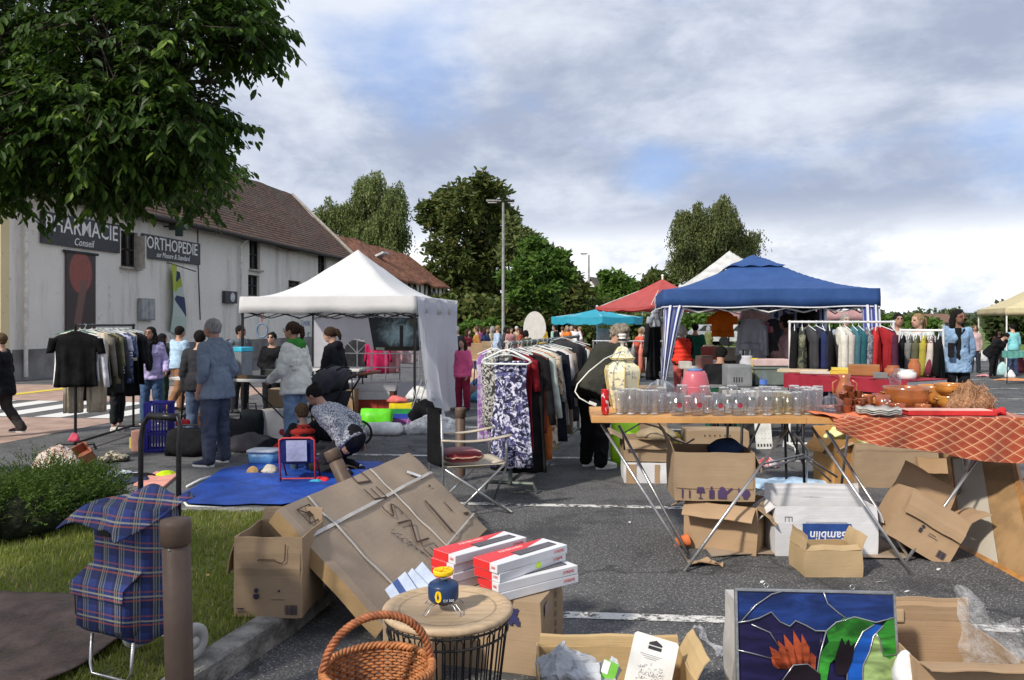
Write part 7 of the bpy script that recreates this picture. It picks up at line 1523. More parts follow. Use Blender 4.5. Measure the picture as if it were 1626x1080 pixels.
def kbox(label,loc,rz,open_=False):
 T_=thing('keyboard_box',label,'box',loc,rz,'red and white keyboard boxes');w_,d_,h_=.47,.165,.040
 m=MB();m.box((0,0,h_/2),(w_,d_,h_),bev=.0025);m.build('carton',kw,T_)
 m=MB();m.poly([(-w_/2+.002,-d_/2+.05,h_),(-.04,-d_/2+.066,h_),(w_/2-.14,.035,h_),(w_/2-.05,.065,h_),(w_/2-.01,d_/2-.002,h_),(-w_/2+.002,d_/2-.002,h_)],(0,0,.0015));m.poly([(-w_/2,-d_/2+.05,.002),(-w_/2,-d_/2+.05,h_),(-w_/2,d_/2-.002,h_),(-w_/2,d_/2-.002,.002)],(-.0012,0,0));m.poly([(-w_/2+.002,d_/2,.002),(w_/2-.01,d_/2,.002),(w_/2-.01,d_/2,h_),(-w_/2+.002,d_/2,h_)],(0,.001,0));m.build('red_print',kr,T_)
 m=MB();m.poly([(-.06,-.052,h_+.0015),(.20,-.044,h_+.0015),(.20,.012,h_+.0015),(-.06,.012,h_+.0015)],(0,0,.001));m.build('keyboard_picture',kd,T_)
 m=MB()
 for r_ in range(4):
  for k in range(14):m.box((-.045+k*.017,-.040+r_*.013,h_+.0032),(.0125,.0095,.0012))
 m.build('key_rows',M((.16,.15,.17)),T_)
 text_mesh('KEYBOARD',.030,.0004,M((.85,.6,.6)),T_,(-.02,.052,h_+.0022),(0,0,0));text_mesh('XTREME',.019,.0003,kr,T_,(w_/2-.06,-d_/2-.0008,h_/2),(rad(90),0,0));text_mesh('XTREME',.017,.0003,kr,T_,(-w_/2-.0006,-d_/2+.027,h_/2),(rad(90),0,rad(-90)),sx=.45);return T_
zt0=.340;kk=[]
labs=['top box of the left stack of red and white keyboard boxes','second keyboard box from the top in the left stack','third keyboard box from the top in the left stack','bottom keyboard box of the left stack']
for k in range(4):kk.append((labs[k],V((-.165+(.012,-.004,.006,0)[k],3.90+(.0,.01,-.008,0)[k],zt0+(3-k)*.0425)),rad(44+(0,2,-1.5,1)[k])))
labs2=['top box of the right stack, fully facing up, of red and white keyboard boxes','second keyboard box of the right stack, with a lime sticker on its side','third keyboard box from the top in the right stack, pushed forward','bottom keyboard box of the right stack, sticking out to the right']
for k in range(4):kk.append((labs2[k],V((.045+(0,.0,.035,.04)[k],3.765+(0,.01,-.02,-.02)[k],zt0+(3-k)*.0425)),rad(44+(0,3,-8,-7)[k])))
k0=kbox(*kk[0][:1],kk[0][1],kk[0][2])
for lb,lc,rz in kk[1:]:dup(k0,lc,rz,lb)
st_=[o for o in bpy.data.objects if 'lime sticker' in o.get('label','')][0];MB().box((.03,-.0835,.022),(.03,.001,.026)).build('sticker',M((.55,.85,.02)),st_)
T_=thing('booklet','pale blue folded leaflets leaning behind the round table','booklet',G(650,948,.50)+V((.0,.02,0)),rad(0));T_.location=(xat(650,3.45),3.45,.36)
for k,(x,a,w_)in enumerate(((-.03,-42,.12),(.02,-52,.10),(.055,-48,.11))):
 o=MB().box((0,0,0),(w_,.003,.12)).build('leaflet',M((.48,.55,.70)),T_);o.location=(x,.01*k,.06+.02*k);o.rotation_euler=(rad(-25),rad(a),0)
 if k==0:MB().box((.0,-.0025,.0),(.03,.002,.118)).build('blue_band',M((.04,.08,.25)),o)
cbox('brown box holding up the leaflets behind the round table',(xat(648,3.42),3.40,0),rad(-10),.22,.16,.34,mt=card,seed=19,closed=True)
BB=cbox('open cardboard box with crumpled plastic at the bottom edge of the picture',(xat(975,3.22),3.1,0),rad(-1),.62,.34,.185,{'l':100,'r':115,'b':92},fl={'l':.02,'r':.10,'b':.05},mt=mat_card((.50,.36,.19),.15),seed=15)
T_=thing('plastic_wrap','crumpled translucent white plastic in the box at the bottom edge','plastic',(xat(905,3.2),3.22,.16));m=MB();m.ball((0,0,0),(.11,.07,.09),4);m.ball((.08,.0,-.02),(.12,.07,.06),4);m.jitter(.07,11,3);m.jitter(.025,30,5);pw=M((.62,.64,.68),rough=.25,var=.15,ns=12,trans=.4);m.build('film',pw,T_)
T_=thing('leaflet','small green and white packet beside the crumpled plastic','packet',(xat(966,3.2),3.2,.17),rot=(rad(-30),rad(25),0));MB().box((0,0,0),(.06,.006,.10)).build('packet_body',M((.18,.50,.06)),T_);MB().box((-.02,-.004,.02),(.03,.002,.05)).build('white_print',white,T_)
IC=thing('instruction_card','white printed card with small grey drawing standing in the bottom box','card',(xat(1030,3.2),3.2,.155),rot=(rad(-18),rad(17),0));m=MB();m.poly([(-.095,0,-.12),(.095,0,-.12),(.095,0,.15),(.085,0,.16),(-.085,0,.16),(-.095,0,.15)],(0,.002,0));m.build('card',M((.76,.76,.74)),IC)
m=MB();m.poly([(-.028,-.0015,.125),(.028,-.0015,.125),(.028,-.0015,.133),(.0,-.0015,.146),(-.028,-.0015,.133)],(0,.001,0));m.poly([(-.028,-.0015,.108),(.028,-.0015,.108),(.028,-.0015,.121),(-.028,-.0015,.121)],(0,.001,0));m.build('logo',M((.04,.04,.05)),IC)
m=MB();rk=random.Random(12)
for k in range(90):x,z=rk.uniform(-.05,.05),rk.uniform(-.06,.05);a=rk.uniform(-.012,.012);b_=rk.uniform(-.012,.012);m.tube([(x,-.002,z),(x+a,-.002,z+b_)],.0007,3)
for k in range(3):m.box((-.01,-.002,.085-.007*k),(.09-.02*k,.001,.0016));
for k in range(3):m.box((-.04+.04*k,-.002,-.075),(.026,.001,.006))
m.build('drawing',M((.25,.24,.26)),IC)
SG=thing('stained_glass','blue stained-glass panel with green hills and red rays leaning at the bottom right','stained glass',(xat(1301,3.05),3.05,.0),0,rot=(rad(-9),rad(1.2),0));W2,Hh=.317,.535
def sgm(c,v=.5):
 m,t,b=newmat('coloured_glass');N=NT(t);n=N.noise(1,4,.6,N.co(scale=(4,4,16)),.8);N.put(b.inputs['Base Color'],N.mix(N.step(n,.3,.75),tuple(x*(1-v)for x in c),tuple(min(1,x*(1+v))for x in c)));b.inputs['Roughness'].default_value=.12;b.inputs['Specular IOR Level'].default_value=.4;b.inputs['Coat Weight'].default_value=.2;N.bump(b,N.noise(6,3),.12,.01);return m
X=lambda px:(px-1301)/1250*3.0;Z=lambda py:Hh-(py-957)/1250*3.02
def piece(pts,mt,y=0.0):m=MB();m.poly([(X(a),y,Z(b_))for a,b_ in pts],(0,.004,0));m.build('glass_pane',mt,SG)
nv,nv2,grn,grn2,red_,bl2,blk2=sgm((.012,.035,.16)),sgm((.012,.010,.05)),sgm((.03,.22,.025),.7),sgm((.30,.42,.16),.6),sgm((.30,.055,.02),.6),sgm((.01,.09,.42),.4),sgm((.010,.006,.010))
BY=1130
hz=[(1170,1008),(1190,1005),(1208,1000),(1228,990),(1242,1005),(1258,1012),(1268,1003),(1285,1010),(1300,1018),(1318,1018),(1335,1004),(1350,1000),(1365,995),(1400,1003),(1434,994)]
piece([(1170,955),(1434,960)]+hz[::-1],nv);piece(hz+[(1434,BY),(1170,BY)],nv2,.0045)
piece([(1318,1018),(1335,1004),(1350,997),(1372,995),(1392,1000),(1398,1006),(1378,1018),(1360,1045),(1352,1062),(1335,1058),(1322,1068),(1308,BY),(1292,BY),(1300,1085),(1306,1055),(1322,1035)],grn,-.0045)
piece([(1398,1006),(1412,1008),(1408,1015),(1395,1025),(1388,1048),(1376,1070),(1370,BY),(1346,BY),(1350,1075),(1362,1045),(1378,1018)],bl2,-.0045)
piece([(1412,1008),(1425,995),(1434,994),(1434,1052),(1420,1060),(1410,1055),(1405,1030),(1400,1020),(1408,1015)],grn,-.0045);piece([(1400,1020),(1405,1030),(1410,1055),(1420,1060),(1434,1052),(1434,BY),(1370,BY),(1376,1070),(1388,1048),(1395,1025)],grn2,-.0045)
for x0,y0,x1 in((1224,1044,1248),(1238,1034,1256),(1248,1024,1266),(1264,1018,1276),(1278,1024,1285),(1226,1060,1244),(1292,1052,1292)):piece([(x0,y0),((x0+x1)/2+8,(y0+1075)/2-5),(x1+6,1078),(x1-8,1078),((x0+x1)/2-6,(y0+1075)/2+6)],red_,-.0045)
piece([(1240,1100),(1262,1072),(1285,1070),(1305,1085),(1305,BY),(1240,BY)],blk2,-.009)
piece([(1330,1062),(1338,1040),(1343,1028),(1348,1040),(1354,1030),(1356,1042),(1364,1036),(1358,1062),(1348,1085),(1330,1085)],blk2,-.009)
lead=M((.40,.41,.42),rough=.3,metal=.8,var=.2);m=MB()
def ld(pts,r=.0028,y=-.006):m.tube([(X(a),y,Z(b_))for a,b_ in pts],r,5)
ld(hz);ld([(1178,1006),(1203,980),(1230,962),(1252,956)]);ld([(1316,957),(1322,975),(1340,990),(1352,998)]);ld([(1170,1050),(1195,1055),(1225,1062)]);ld([(1195,1010),(1225,1022),(1240,1045)])
ld([(1318,1018),(1306,1055),(1300,1085),(1292,BY)]);ld([(1398,1006),(1378,1018),(1362,1045),(1350,1075),(1346,BY)]);ld([(1412,1008),(1395,1025),(1388,1048),(1376,1070),(1370,BY)]);ld([(1400,1020),(1405,1030),(1410,1055),(1434,1052)]);ld([(1240,1100),(1262,1072),(1285,1070),(1305,1085)]);m.build('lead_lines',lead,SG,True)
m=MB();m.box((X(1171),0,Z(BY)/2+Z(955)/2),(.010,.016,Z(955)-Z(BY)),bev=.002);m.box((X(1433),0,Z(BY)/2+Z(958)/2),(.010,.016,Z(955)-Z(BY)),bev=.002);m.box((0,0,Z(956)),(.634,.0165,.010),bev=.002);m.build('lead_frame',lead,SG)
for px in(1222,1365):MB().tube([(X(px)+.009*math.cos(a),0,Z(952)+.008+.009*math.sin(a))for a in(2*pi*k/12 for k in range(12))],.002,5,closed=True).build('hanging_ring',lead,SG,True)
T_=thing('foam_carton','white padded carton standing directly behind the stained-glass panel','carton',(xat(1170,3.3),3.33,0),rad(4));m=MB();m.loft([[(-.05-.03*(1-z),-.16,z*.47),(.25,-.12,z*.45),(.25,.02,z*.45),(-.04,.02,z*.47)]for z in(0,.25,.5,.75,1)]);m.jitter(.012,12);m.build('carton',M((.50,.48,.46),rough=.5,var=.12),T_)
RB_=cbox('open cardboard box with punched handle at the bottom right corner',(xat(1515,3.05),2.92,0),rad(-3),.40,.42,.335,{'f':170,'b':80},fl={'f':.08,'b':.10},mt=card2,seed=16)
m=MB();m.box((-.12,.196,.36),(.085,.012,.055),bev=.008);m.build('handle_tab',mat_card((.46,.33,.2)),RB_)
blobcloth('small white lump of packing foam inside the bottom right box',(xat(1447,2.98),3.02,.22),(.10,.10,.12),(.72,.72,.72),33,'packing_foam',amp=.01)
T_=thing('plastic_wrap','translucent plastic film hanging over the right side of the corner box','plastic',(xat(1575,3.1),3.1,.2));m=MB();m.sheet(lambda a,b_:V((xat(1545,3.1)+.05*a+.16*b_*(.3+a),3.24-.34*a-.05*b_,.50-.48*b_+.03*math.sin(a*7))),22,22,0);m.jitter(.03,12);m.build('film',filmmat(),T_,True,world=True)
T_=thing('plastic_wrap','torn strip of clear plastic lying on the asphalt left of the stained glass','plastic',G(1125,1025));m=MB();m.sheet(lambda a,b_:V((G(1105,1002).lerp(G(1150,1052),a).x+.035*(b_-.5)+.015*math.sin(a*11),G(1105,1002).lerp(G(1150,1052),a).y+.02*math.sin(a*8),.012+.02*abs(math.sin(a*9+b_*5)))),24,6,0);m.build('film',filmmat(),T_,True,world=True)
for i,(px,py)in enumerate(((1155,965),(1490,905),(1500,955),(905,900),(860,800),(330,955),(1000,830),(1210,925),(1440,940),(1395,925))):
 T_=thing('litter',['white fleck of paper left of the stained glass','tiny white paper fleck by the right trestle foot','tiny pale fleck above the corner box','pale fleck beside the keyboard boxes','pale fleck under the centre clothes rack','dry leaf on the lawn near the open box','pale fleck on the asphalt left of the trestle','pale fleck in front of the small carton','pale fleck right of the small carton','small pale speck below the white carton'][i],'litter',G(px,py,LZ if px==330 else 0)+V((0,0,LZ+.02 if px==330 else .004)))
 MB().poly([(.012*(1+.4*math.sin(k*2+i))*math.cos(k),.010*math.sin(k),.004*math.sin(k+i))for k in(0,.9,1.8,2.7,3.6,4.5,5.4)],(0,0,.002)).build('scrap',M((.5,.36,.12)if px==330 else(.6,.6,.57)),T_)
 # ================= middle ground =================
def prism(T_,nm,c,sz,mt,rz=0,bev=.004):return MB().box(c,sz,Euler((0,0,rz)),bev).build(nm,mt,T_)
TP=thing('tarpaulin','big royal blue tarpaulin spread on the asphalt under the kneeling woman','tarpaulin',(-2.1,7.6,0));o_=[G(*p)for p in((288,790),(300,803),(345,806),(400,803),(445,806),(500,800),(560,790),(600,775),(630,745),(600,735),(520,734),(440,736),(400,738),(352,748))]
cc=sum(o_,V((0,0,0)))/len(o_);m=MB()
def tp(a,b_):
 k=a*len(o_);i=int(k)%len(o_);p=o_[i].lerp(o_[(i+1)%len(o_)],k-int(k));q=cc.lerp(p,b_);return V((q.x,q.y,.012+(.022*noise.noise(V((q.x*4,q.y*5,1)))+.03*abs(noise.noise(V((q.x*1.6+q.y*2.2,q.y*2-q.x,4)))))*(1 if b_<.97 else .5)+.008))
m.sheet(tp,140,26,0);bmesh.ops.remove_doubles(m.bm,verts=m.bm.verts,dist=.0004);m.build('sheet',M((.012,.06,.33),rough=.5,var=.25,ns=3,bump=.6,bs=6,bd=.05),TP,True,world=True)
MB().tube([V(G(x,y))+V((0,0,.012))for x,y in((286,792),(298,806),(325,808),(352,809))],.012,6).build('white_hem',white,TP,True,world=True);MB().tube([V(G(x,y))+V((0,0,.012))for x,y in((297,775),(318,764),(334,759))],.014,6).build('white_hem',white,TP,True,world=True)
rdm=M((.55,.05,.06),rough=.4);CC=thing('folding_chair','small navy folding chair with red tubes and a lavender cloth on its back','chair',G(473,768),rad(4));w_=.17
for q in(-1,1):
 MB().tube([(q*w_,0,0),(q*w_,-.03,.24),(q*w_,-.06,.44),(q*w_*.8,-.06,.46)],.009,8).build('back_leg',rdm,CC,True);MB().tube([(q*w_,.30,0),(q*w_,.12,.2),(q*w_,.0,.25)],.009,8).build('front_leg',rdm,CC,True)
MB().tube([(-w_,0,.05),(w_,0,.05)],.008,6).build('rail',rdm,CC);MB().tube([(-w_*.8,-.06,.46),(w_*.8,-.06,.46)],.009,6).build('top_rail',rdm,CC)
nvy=fabric((.015,.025,.12));MB().sheet(lambda a,b_:V(((a-.5)*2*w_,-.035-.025*b_+.01*math.sin(a*pi),.22+.23*b_)),8,8,.004).build('backrest',nvy,CC);MB().sheet(lambda a,b_:V(((a-.5)*2*w_,.28*b_,.215-.02*math.sin(a*pi))),8,8,.006).build('seat',nvy,CC)
MB().box((0,-.066,.335),(.20,.006,.21),Euler((rad(6),0,0)),.002).build('lavender_cloth',fabric((.38,.40,.58)),CC)
T_=thing('storage_tub','light blue plastic tub with white lid beside the child','tub',G(420,738),rad(-6));m=MB();m.loft([rr_ring(.14,.10,0),rr_ring(.165,.12,.15)]);m.build('tub_body',M((.14,.36,.66),rough=.3),T_,True);m=MB();m.loft([rr_ring(.175,.13,.15),rr_ring(.175,.13,.172),rr_ring(.16,.115,.178)]);m.build('lid',M((.60,.66,.74),rough=.35),T_,True)
for lb,px,py,sz,c in(('black and red jacket heaped on the blue tub',432,722,(.4,.25,.22),(.02,.02,.025)),('bright red jacket part showing beside the tub',440,726,(.18,.12,.16),(.65,.06,.03)),('cream toy lying left of the small chair',428,752,(.20,.14,.10),(.62,.56,.46)),('brown and yellow toy dog on the blue tarpaulin',402,755,(.14,.1,.08),(.45,.28,.12)),('orange and yellow plastic toy beside the kneeling woman',522,752,(.2,.14,.12),(.75,.25,.02)),('red toy piece on the tarpaulin behind the carton',512,766,(.16,.1,.05),(.6,.03,.04)),('small turquoise toy on the tarpaulin',500,768,(.14,.1,.04),(.05,.35,.5)),('dark blanket and bags under the folding table by the tub',398,716,(.9,.4,.22),(.06,.055,.065)),('navy scarf on the tarpaulin beside the toy dog',418,752,(.16,.1,.06),(.02,.03,.07))):blobcloth(lb,G(px,py),sz,c,px,'toy' if 'toy' in lb else 'clothing','toy' if 'toy' in lb else 'clothing',amp=.03,sc_=9)
bg_=M((.46,.40,.31),rough=.9,var=.12,bump=.4,bs=9);CH=thing('camping_chair','folding camping chair with beige canvas, black back and crossed metal legs','chair',((-.65-.09)/2,6.75,0),rad(18));al=M((.45,.46,.46),rough=.35,metal=.8)
for nm,a,b_ in(('leg',(-.27,-.25,.40),(.30,-.27,.0)),('leg',(.25,-.25,.42),(-.22,-.27,.0)),('leg',(-.27,.25,.40),(.28,.25,0)),('leg',(.25,.25,.42),(-.22,.25,0)),('leg',(.27,-.25,.42),(.30,.27,.0)),('back_post',(-.28,-.26,.12),(-.30,-.26,.85)),('back_post',(-.28,.26,.12),(-.30,.26,.85)),('arm_post',(.26,-.26,.42),(.25,-.26,.66)),('arm_post',(.26,.26,.42),(.25,.26,.66)),('cross_bar',(.30,-.27,.01),(.30,.27,.01))):MB().tube([a,b_],.0105,8).build(nm,al,CH,True)
for y in(-.26,.26):MB().sheet(lambda a,b_:V((-.30+.60*a,y-.035+.07*b_,.645-.03*math.sin(pi*a)+.02*a)),12,3,.012).build('armrest',bg_,CH,True)
MB().sheet(lambda a,b_:V((-.27+.55*a,-.25+.5*b_,.42-.06*math.sin(pi*a)*math.sin(pi*b_))),14,14,.008).build('seat',bg_,CH,True);MB().sheet(lambda a,b_:V((-.30-.05*math.sin(pi*b_),-.27+.54*b_,.44+.46*a)),10,10,.02).build('backrest',fabric((.018,.018,.02)),CH,True)
T_=thing('cushion','dark red cushion with twisted piping on the camping chair','cushion',(-.43,6.67,.435),rad(18));m=MB();m.loft([rr_ring(.17*f,.17*f,z,p=.5)for z,f in((0,.8),(.03,.98),(.05,1),(.075,.92),(.095,.6))]);m.build('cushion_body',M((.20,.008,.018),rough=.75,sheen=.4,bump=.4),T_,True);m=MB();m.tube([(p.x+.004*math.cos(k),p.y,p.z+.004*math.sin(k))for k,p in enumerate(rr_ring(.172,.172,.045,n=90,p=.5))],.007,5,closed=True);m.build('piping',M((.5,.30,.22)),T_,True)
wtop=M((.62,.62,.61),rough=.4,var=.05)
def ftable(label,A,B,dp,z,mt=wtop,lm=blksteel,cloth=None):
 A,B=V(A),V(B);d_=B-A;L=d_.length;T_=thing('folding_table',label,'table',((A+B)/2).to_3d(),math.atan2(d_.y,d_.x));prism(T_,'tabletop',(0,dp/2,z-.02),(L,dp,.04),mt,bev=.01)
 for q in(-1,1):
  m=MB();m.tube([(q*L*.40,.06,z-.04),(q*L*.43,.06,0),(q*L*.43,dp-.06,0),(q*L*.40,dp-.06,z-.04)],.013,7);m.build('leg_frame',lm,T_,True);MB().tube([(q*L*.42,.06,.28),(q*L*.12,.06,z-.05)],.010,6).build('brace',lm,T_)
 if cloth:
  m=MB();m.sheet(lambda a,b_:V(((a-.5)*L*1.02,-.012-.01*math.sin(a*40),z+.006-.16*b_*(1+.15*math.sin(a*7)))),60,6,.0);m.sheet(lambda a,b_:V(((a-.5)*L*1.02,-.012+(dp+.02)*b_,z+.007)),4,4,0);m.build('cloth_cover',cloth,T_,True)
 return T_
TA=ftable('white folding table with black legs between the grey-haired man and the cream fleece',(-4.75,10.9),(-2.85,10.35),.75,.84)
ftable('second white folding table with black legs inside the white tent',(-4.2,13.6),(-2.6,13.4),.7,.80)
def item(kind,label,loc,sz,mt,rz=0,cat=None,extra=None):
 """small boxy or round goods: kinds box / jar / heap / book"""
 T_=thing(kind,label,cat or kind.replace('_',' '),loc,rz);mt=mt if not isinstance(mt,tuple)else M(mt,rough=.6,var=.12);w_,d_,h_=sz
 if extra=='round':ring_mesh([(.0005,0),(w_*.42,0),(w_*.5,h_*.3),(w_*.5,h_*.7),(w_*.34,h_*.9),(w_*.38,h_),(w_*.3,h_),(.0005,h_*.8)],20,mt,'body',T_)
 elif extra=='lid':prism(T_,'body',(0,0,h_*.42),(w_,d_,h_*.84),mt,bev=.01);prism(T_,'lid',(0,0,h_*.92),(w_*1.06,d_*1.06,h_*.14),M((.05,.45,.62))if 'blue lid' in label else mt,bev=.008)
 elif extra=='handle':m=MB();m.loft([rr_ring(w_/2,d_/2,0),rr_ring(w_/2,d_/2,h_*.7),rr_ring(w_*.4,d_*.4,h_)]);m.build('body',mt,T_,True);MB().tube([(-w_*.2,0,h_),(-w_*.2,0,h_*1.25),(w_*.2,0,h_*1.25),(w_*.2,0,h_)],.01,6).build('handle',M((.5,.5,.5)),T_,True)
 else:prism(T_,'body',(0,0,h_/2),sz,mt,bev=min(sz)*.12)
 return T_
lrp=lambda t_,b_=.35,z=.841:V((-4.75,10.9,0)).lerp(V((-2.85,10.35,0)),t_)+V((.28*b_,.96*b_,z))
item('coffee_machine','grey appliance with bright blue lid on the white folding table',lrp(.47,.3),(.22,.26,.42),(.20,.22,.24),rad(-16),extra='lid',cat='machine');item('pitcher','translucent blue water pitcher on the white folding table',lrp(.78,.4),(.20,.16,.26),glassmat((.55,.68,.95),.3),extra='handle')
for lb,t_,b_,sz,c in(('flat brown vinyl case on the folding table',.55,.12,(.30,.20,.04),(.10,.06,.03)),('white papers at the left on the folding table',.30,.15,(.22,.2,.02),(.6,.6,.6)),('dark tray of trinkets on the folding table',.68,.12,(.34,.18,.04),(.03,.03,.03)),('heap of white cloth beside the pitcher on the folding table',.92,.3,(.26,.22,.10),(.62,.58,.56)),('black camera case behind the pitcher',.62,.55,(.2,.14,.10),(.02,.02,.02)),('small red tin on the folding table',.44,.55,(.08,.08,.14),(.4,.04,.04)),('wire letter rack at the left end of the folding table',.06,.3,(.22,.14,.16),(.40,.42,.44))):item('goods',lb,lrp(t_,b_),sz,c,rad(-16),cat='goods')
def bag(label,loc,sz,c,rz=0,hd=True,name='bag',seed=1):
 T_=thing(name,label,'bag',loc,rz);m=MB();w_,d_,h_=sz;m.loft([rr_ring(w_/2*f,d_/2*f2,z*h_,p=.5)for z,f,f2 in((0,.95,.95),(.3,1.03,1.08),(.7,1,.95),(1,.92,.6))]);
 for v in m.bm.verts:v.co+=noise.noise_vector(v.co*7+V((seed,0,0)))*min(sz)*.12;v.co.z=max(v.co.z,.004)
 m.build('bag_body',c if not isinstance(c,tuple)else fabric(c),T_,True)
 if hd:MB().tube([(-w_*.2,0,h_*.95),(-w_*.17,0,h_*1.2),(w_*.17,0,h_*1.2),(w_*.2,0,h_*.95)],.010,6).build('handle',M((.03,.03,.03)),T_,True)
 return T_
bag('big black holdall lying open left of the grey-haired man',G(302,722),(.55,.36,.30),(.012,.012,.014),rad(-4));bag('dark grey soft bag behind the legs of the grey-haired man',G(372,712),(.42,.32,.38),(.025,.025,.03),.3,seed=3);bag('black backpack standing under the folding table',G(400,700),(.30,.2,.42),(.02,.025,.03),seed=4)
bag('white plastic bag against the black holdall',G(338,714),(.22,.18,.2),(.66,.66,.68),hd=False,seed=5);bag('red cloth bundle on top of the black holdall',G(288,712)+V((0,.05,.28)),(.16,.12,.08),(.5,.03,.04),hd=False,seed=6);item('wooden_case','dark brown open case behind the black holdall',G(312,700)+V((0,.1,.2)),(.36,.2,.16),(.09,.035,.02),cat='case')
cbox('white carton with red disc print under the white folding table',G(438,700),rad(-5),.55,.4,.40,mt=cardw,seed=20,closed=True,marks=(('f',[circ(.37,.12,.045)],M((.3,.03,.05))),('f',[rc_(.50,.0,.03,.38)],M((.05,.35,.6)))))
cbox('beige carton hanging between the legs of the folding table',G(432,690)+V((0,.3,.36)),0,.3,.3,.26,mt=card,seed=21,closed=True)
crate('tall dark blue folding crate on wheels behind the clothes rack',G(253,716),rad(6),.28,.24,.62,M((.03,.025,.26),rough=.4));item('goods','pink and brown boxes beside the dark blue crate',G(222,716),(.16,.14,.26),(.5,.26,.2),cat='goods');item('goods','yellow box tucked between the rack foot and the pink boxes',G(212,712),(.08,.06,.14),(.6,.5,.1),cat='goods')
T_=thing('wooden_tray','tipped red-brown tray spilling scarves at the edge of the hedge','tray',G(103,748)+V((0,.1,.02)),rad(-20),rot=(rad(12),rad(-28),rad(35)));m=MB();m.box((0,0,.01),(.5,.34,.02));m.box((0,-.17,.06),(.5,.02,.12));m.box((0,.17,.06),(.5,.02,.12));m.box((-.25,0,.06),(.02,.32,.12));m.box((.25,0,.06),(.02,.32,.12));m.build('tray_body',M((.28,.09,.05)),T_)
blobcloth('colourful scarves spilling from the tipped tray',G(92,750),(.52,.34,.28),mat_blotch([(.5,.42,.3),(.02,.04,.07),(.45,.15,.08),(.6,.55,.5)],22),41,'scarves',amp=.05,sc_=10);blobcloth('pink scarf ball on top of the tipped tray',G(106,748)+V((.02,.1,.30)),(.12,.1,.10),(.62,.10,.16),42,'scarf',amp=.03)
for lb,px,py,sz,c,rz in(('white and pale blue clothes laid flat on the asphalt by the hedge',168,756,(.72,.32,.05),mat_blotch([(.66,.66,.7),(.3,.38,.52)],14),0),('dark maroon and patterned clothes heap at the rack foot',138,742,(.55,.22,.08),mat_blotch([(.07,.01,.015),(.4,.36,.3)],12),0),('dark blue folded clothes beside the trolley handle',195,766,(.5,.24,.05),(.04,.05,.10),0),('black clothes laid flat right of the trolley handle',222,758,(.42,.18,.05),(.012,.012,.014),0),('neon yellow garment on top of the salmon board',262,757,(.22,.14,.05),(.55,.75,.02),0),('beige spotted shoes and bag at the rack foot',180,733,(.36,.2,.12),mat_blotch([(.5,.46,.34),(.05,.04,.03)],20),0)):blobcloth(lb,G(px,py),sz,c,px,'clothing','clothing',amp=.04,sc_=9)
T_=thing('board','flat salmon pink board lying right of the folded clothes','board',G(240,768),0);MB().poly([G(212,772)-T_.location+V((0,0,.004)),G(258,777)-T_.location+V((0,0,.004)),G(284,755)-T_.location+V((0,0,.004)),G(248,752)-T_.location+V((0,0,.004))],(0,0,.02)).build('board',M((.66,.30,.24)),T_)
SR=thing('stroller','dark grey pushchair with folded hood and leather handle facing the tent','stroller',G(520,712),rad(-8));gy=fabric((.075,.075,.085));dk_=fabric((.02,.02,.024))
m=MB();m.loft([[V((x0+.30*f*math.cos(a_),y,z0+.30*f*math.sin(a_)))for a_ in(rad(60+125*k/14)for k in range(15))]+[V((x0,y,z0))]for y,f,x0,z0 in((-.22,.86,.1,.72),(-.21,1,.1,.72),(0,1.06,.1,.73),(.21,1,.1,.72),(.22,.86,.1,.72))]);m.build('hood',gy,SR,True)
m=MB()
for k in range(5):a_=rad(70+26*k);m.tube([(.1+.31*math.cos(a_),-.22,.72+.31*math.sin(a_)),(.1+.33*math.cos(a_),0,.73+.33*math.sin(a_)),(.1+.31*math.cos(a_),.22,.72+.31*math.sin(a_))],.011,6)
m.build('hood_ribs',dk_,SR,True);m=MB();m.loft([rr_ring(.10,.15,.38,-.02),rr_ring(.2,.2,.5,0),rr_ring(.22,.21,.72,.06)]);m.jitter(.02,6);m.build('seat',dk_,SR,True)
m=MB();m.loft([rr_ring(.16,.17,.14,-.05),rr_ring(.2,.19,.3,-.02),rr_ring(.17,.17,.36,0)]);m.jitter(.03,6);m.build('basket_bag',dk_,SR,True)
for y in(-.23,.23):MB().tube([(-.30,y,.14),(.1,y,.5),(.36,y,.90),(.48,y,.96)],.012,7).build('frame_tube',blksteel,SR,True);MB().tube([(.34,y,.16),(.1,y,.5),(-.1,y,.75)],.012,7).build('frame_tube',blksteel,SR,True)
MB().tube([(.48,-.23,.96),(.62,-.22,.97),(.62,.22,.97),(.48,.23,.96)],.018,8).build('push_handle',M((.24,.09,.05)),SR,True)
for x,y,r in((.34,-.27,.15),(.34,.27,.15),(-.32,-.2,.11),(-.32,.2,.11)):
 wl_=MB().tube([(r*math.cos(a),0,r*math.sin(a))for a in(2*pi*k/28 for k in range(28))],.016,8,closed=True).build('wheel',blk,SR,True);wl_.location=(x,y,r+.016);m=MB()
 for k in range(6):a=2*pi*k/6;m.tube([(0,0,0),(r*math.cos(a),0,r*math.sin(a))],.006,5)
 m.build('spokes',M((.25,.25,.26)),wl_)
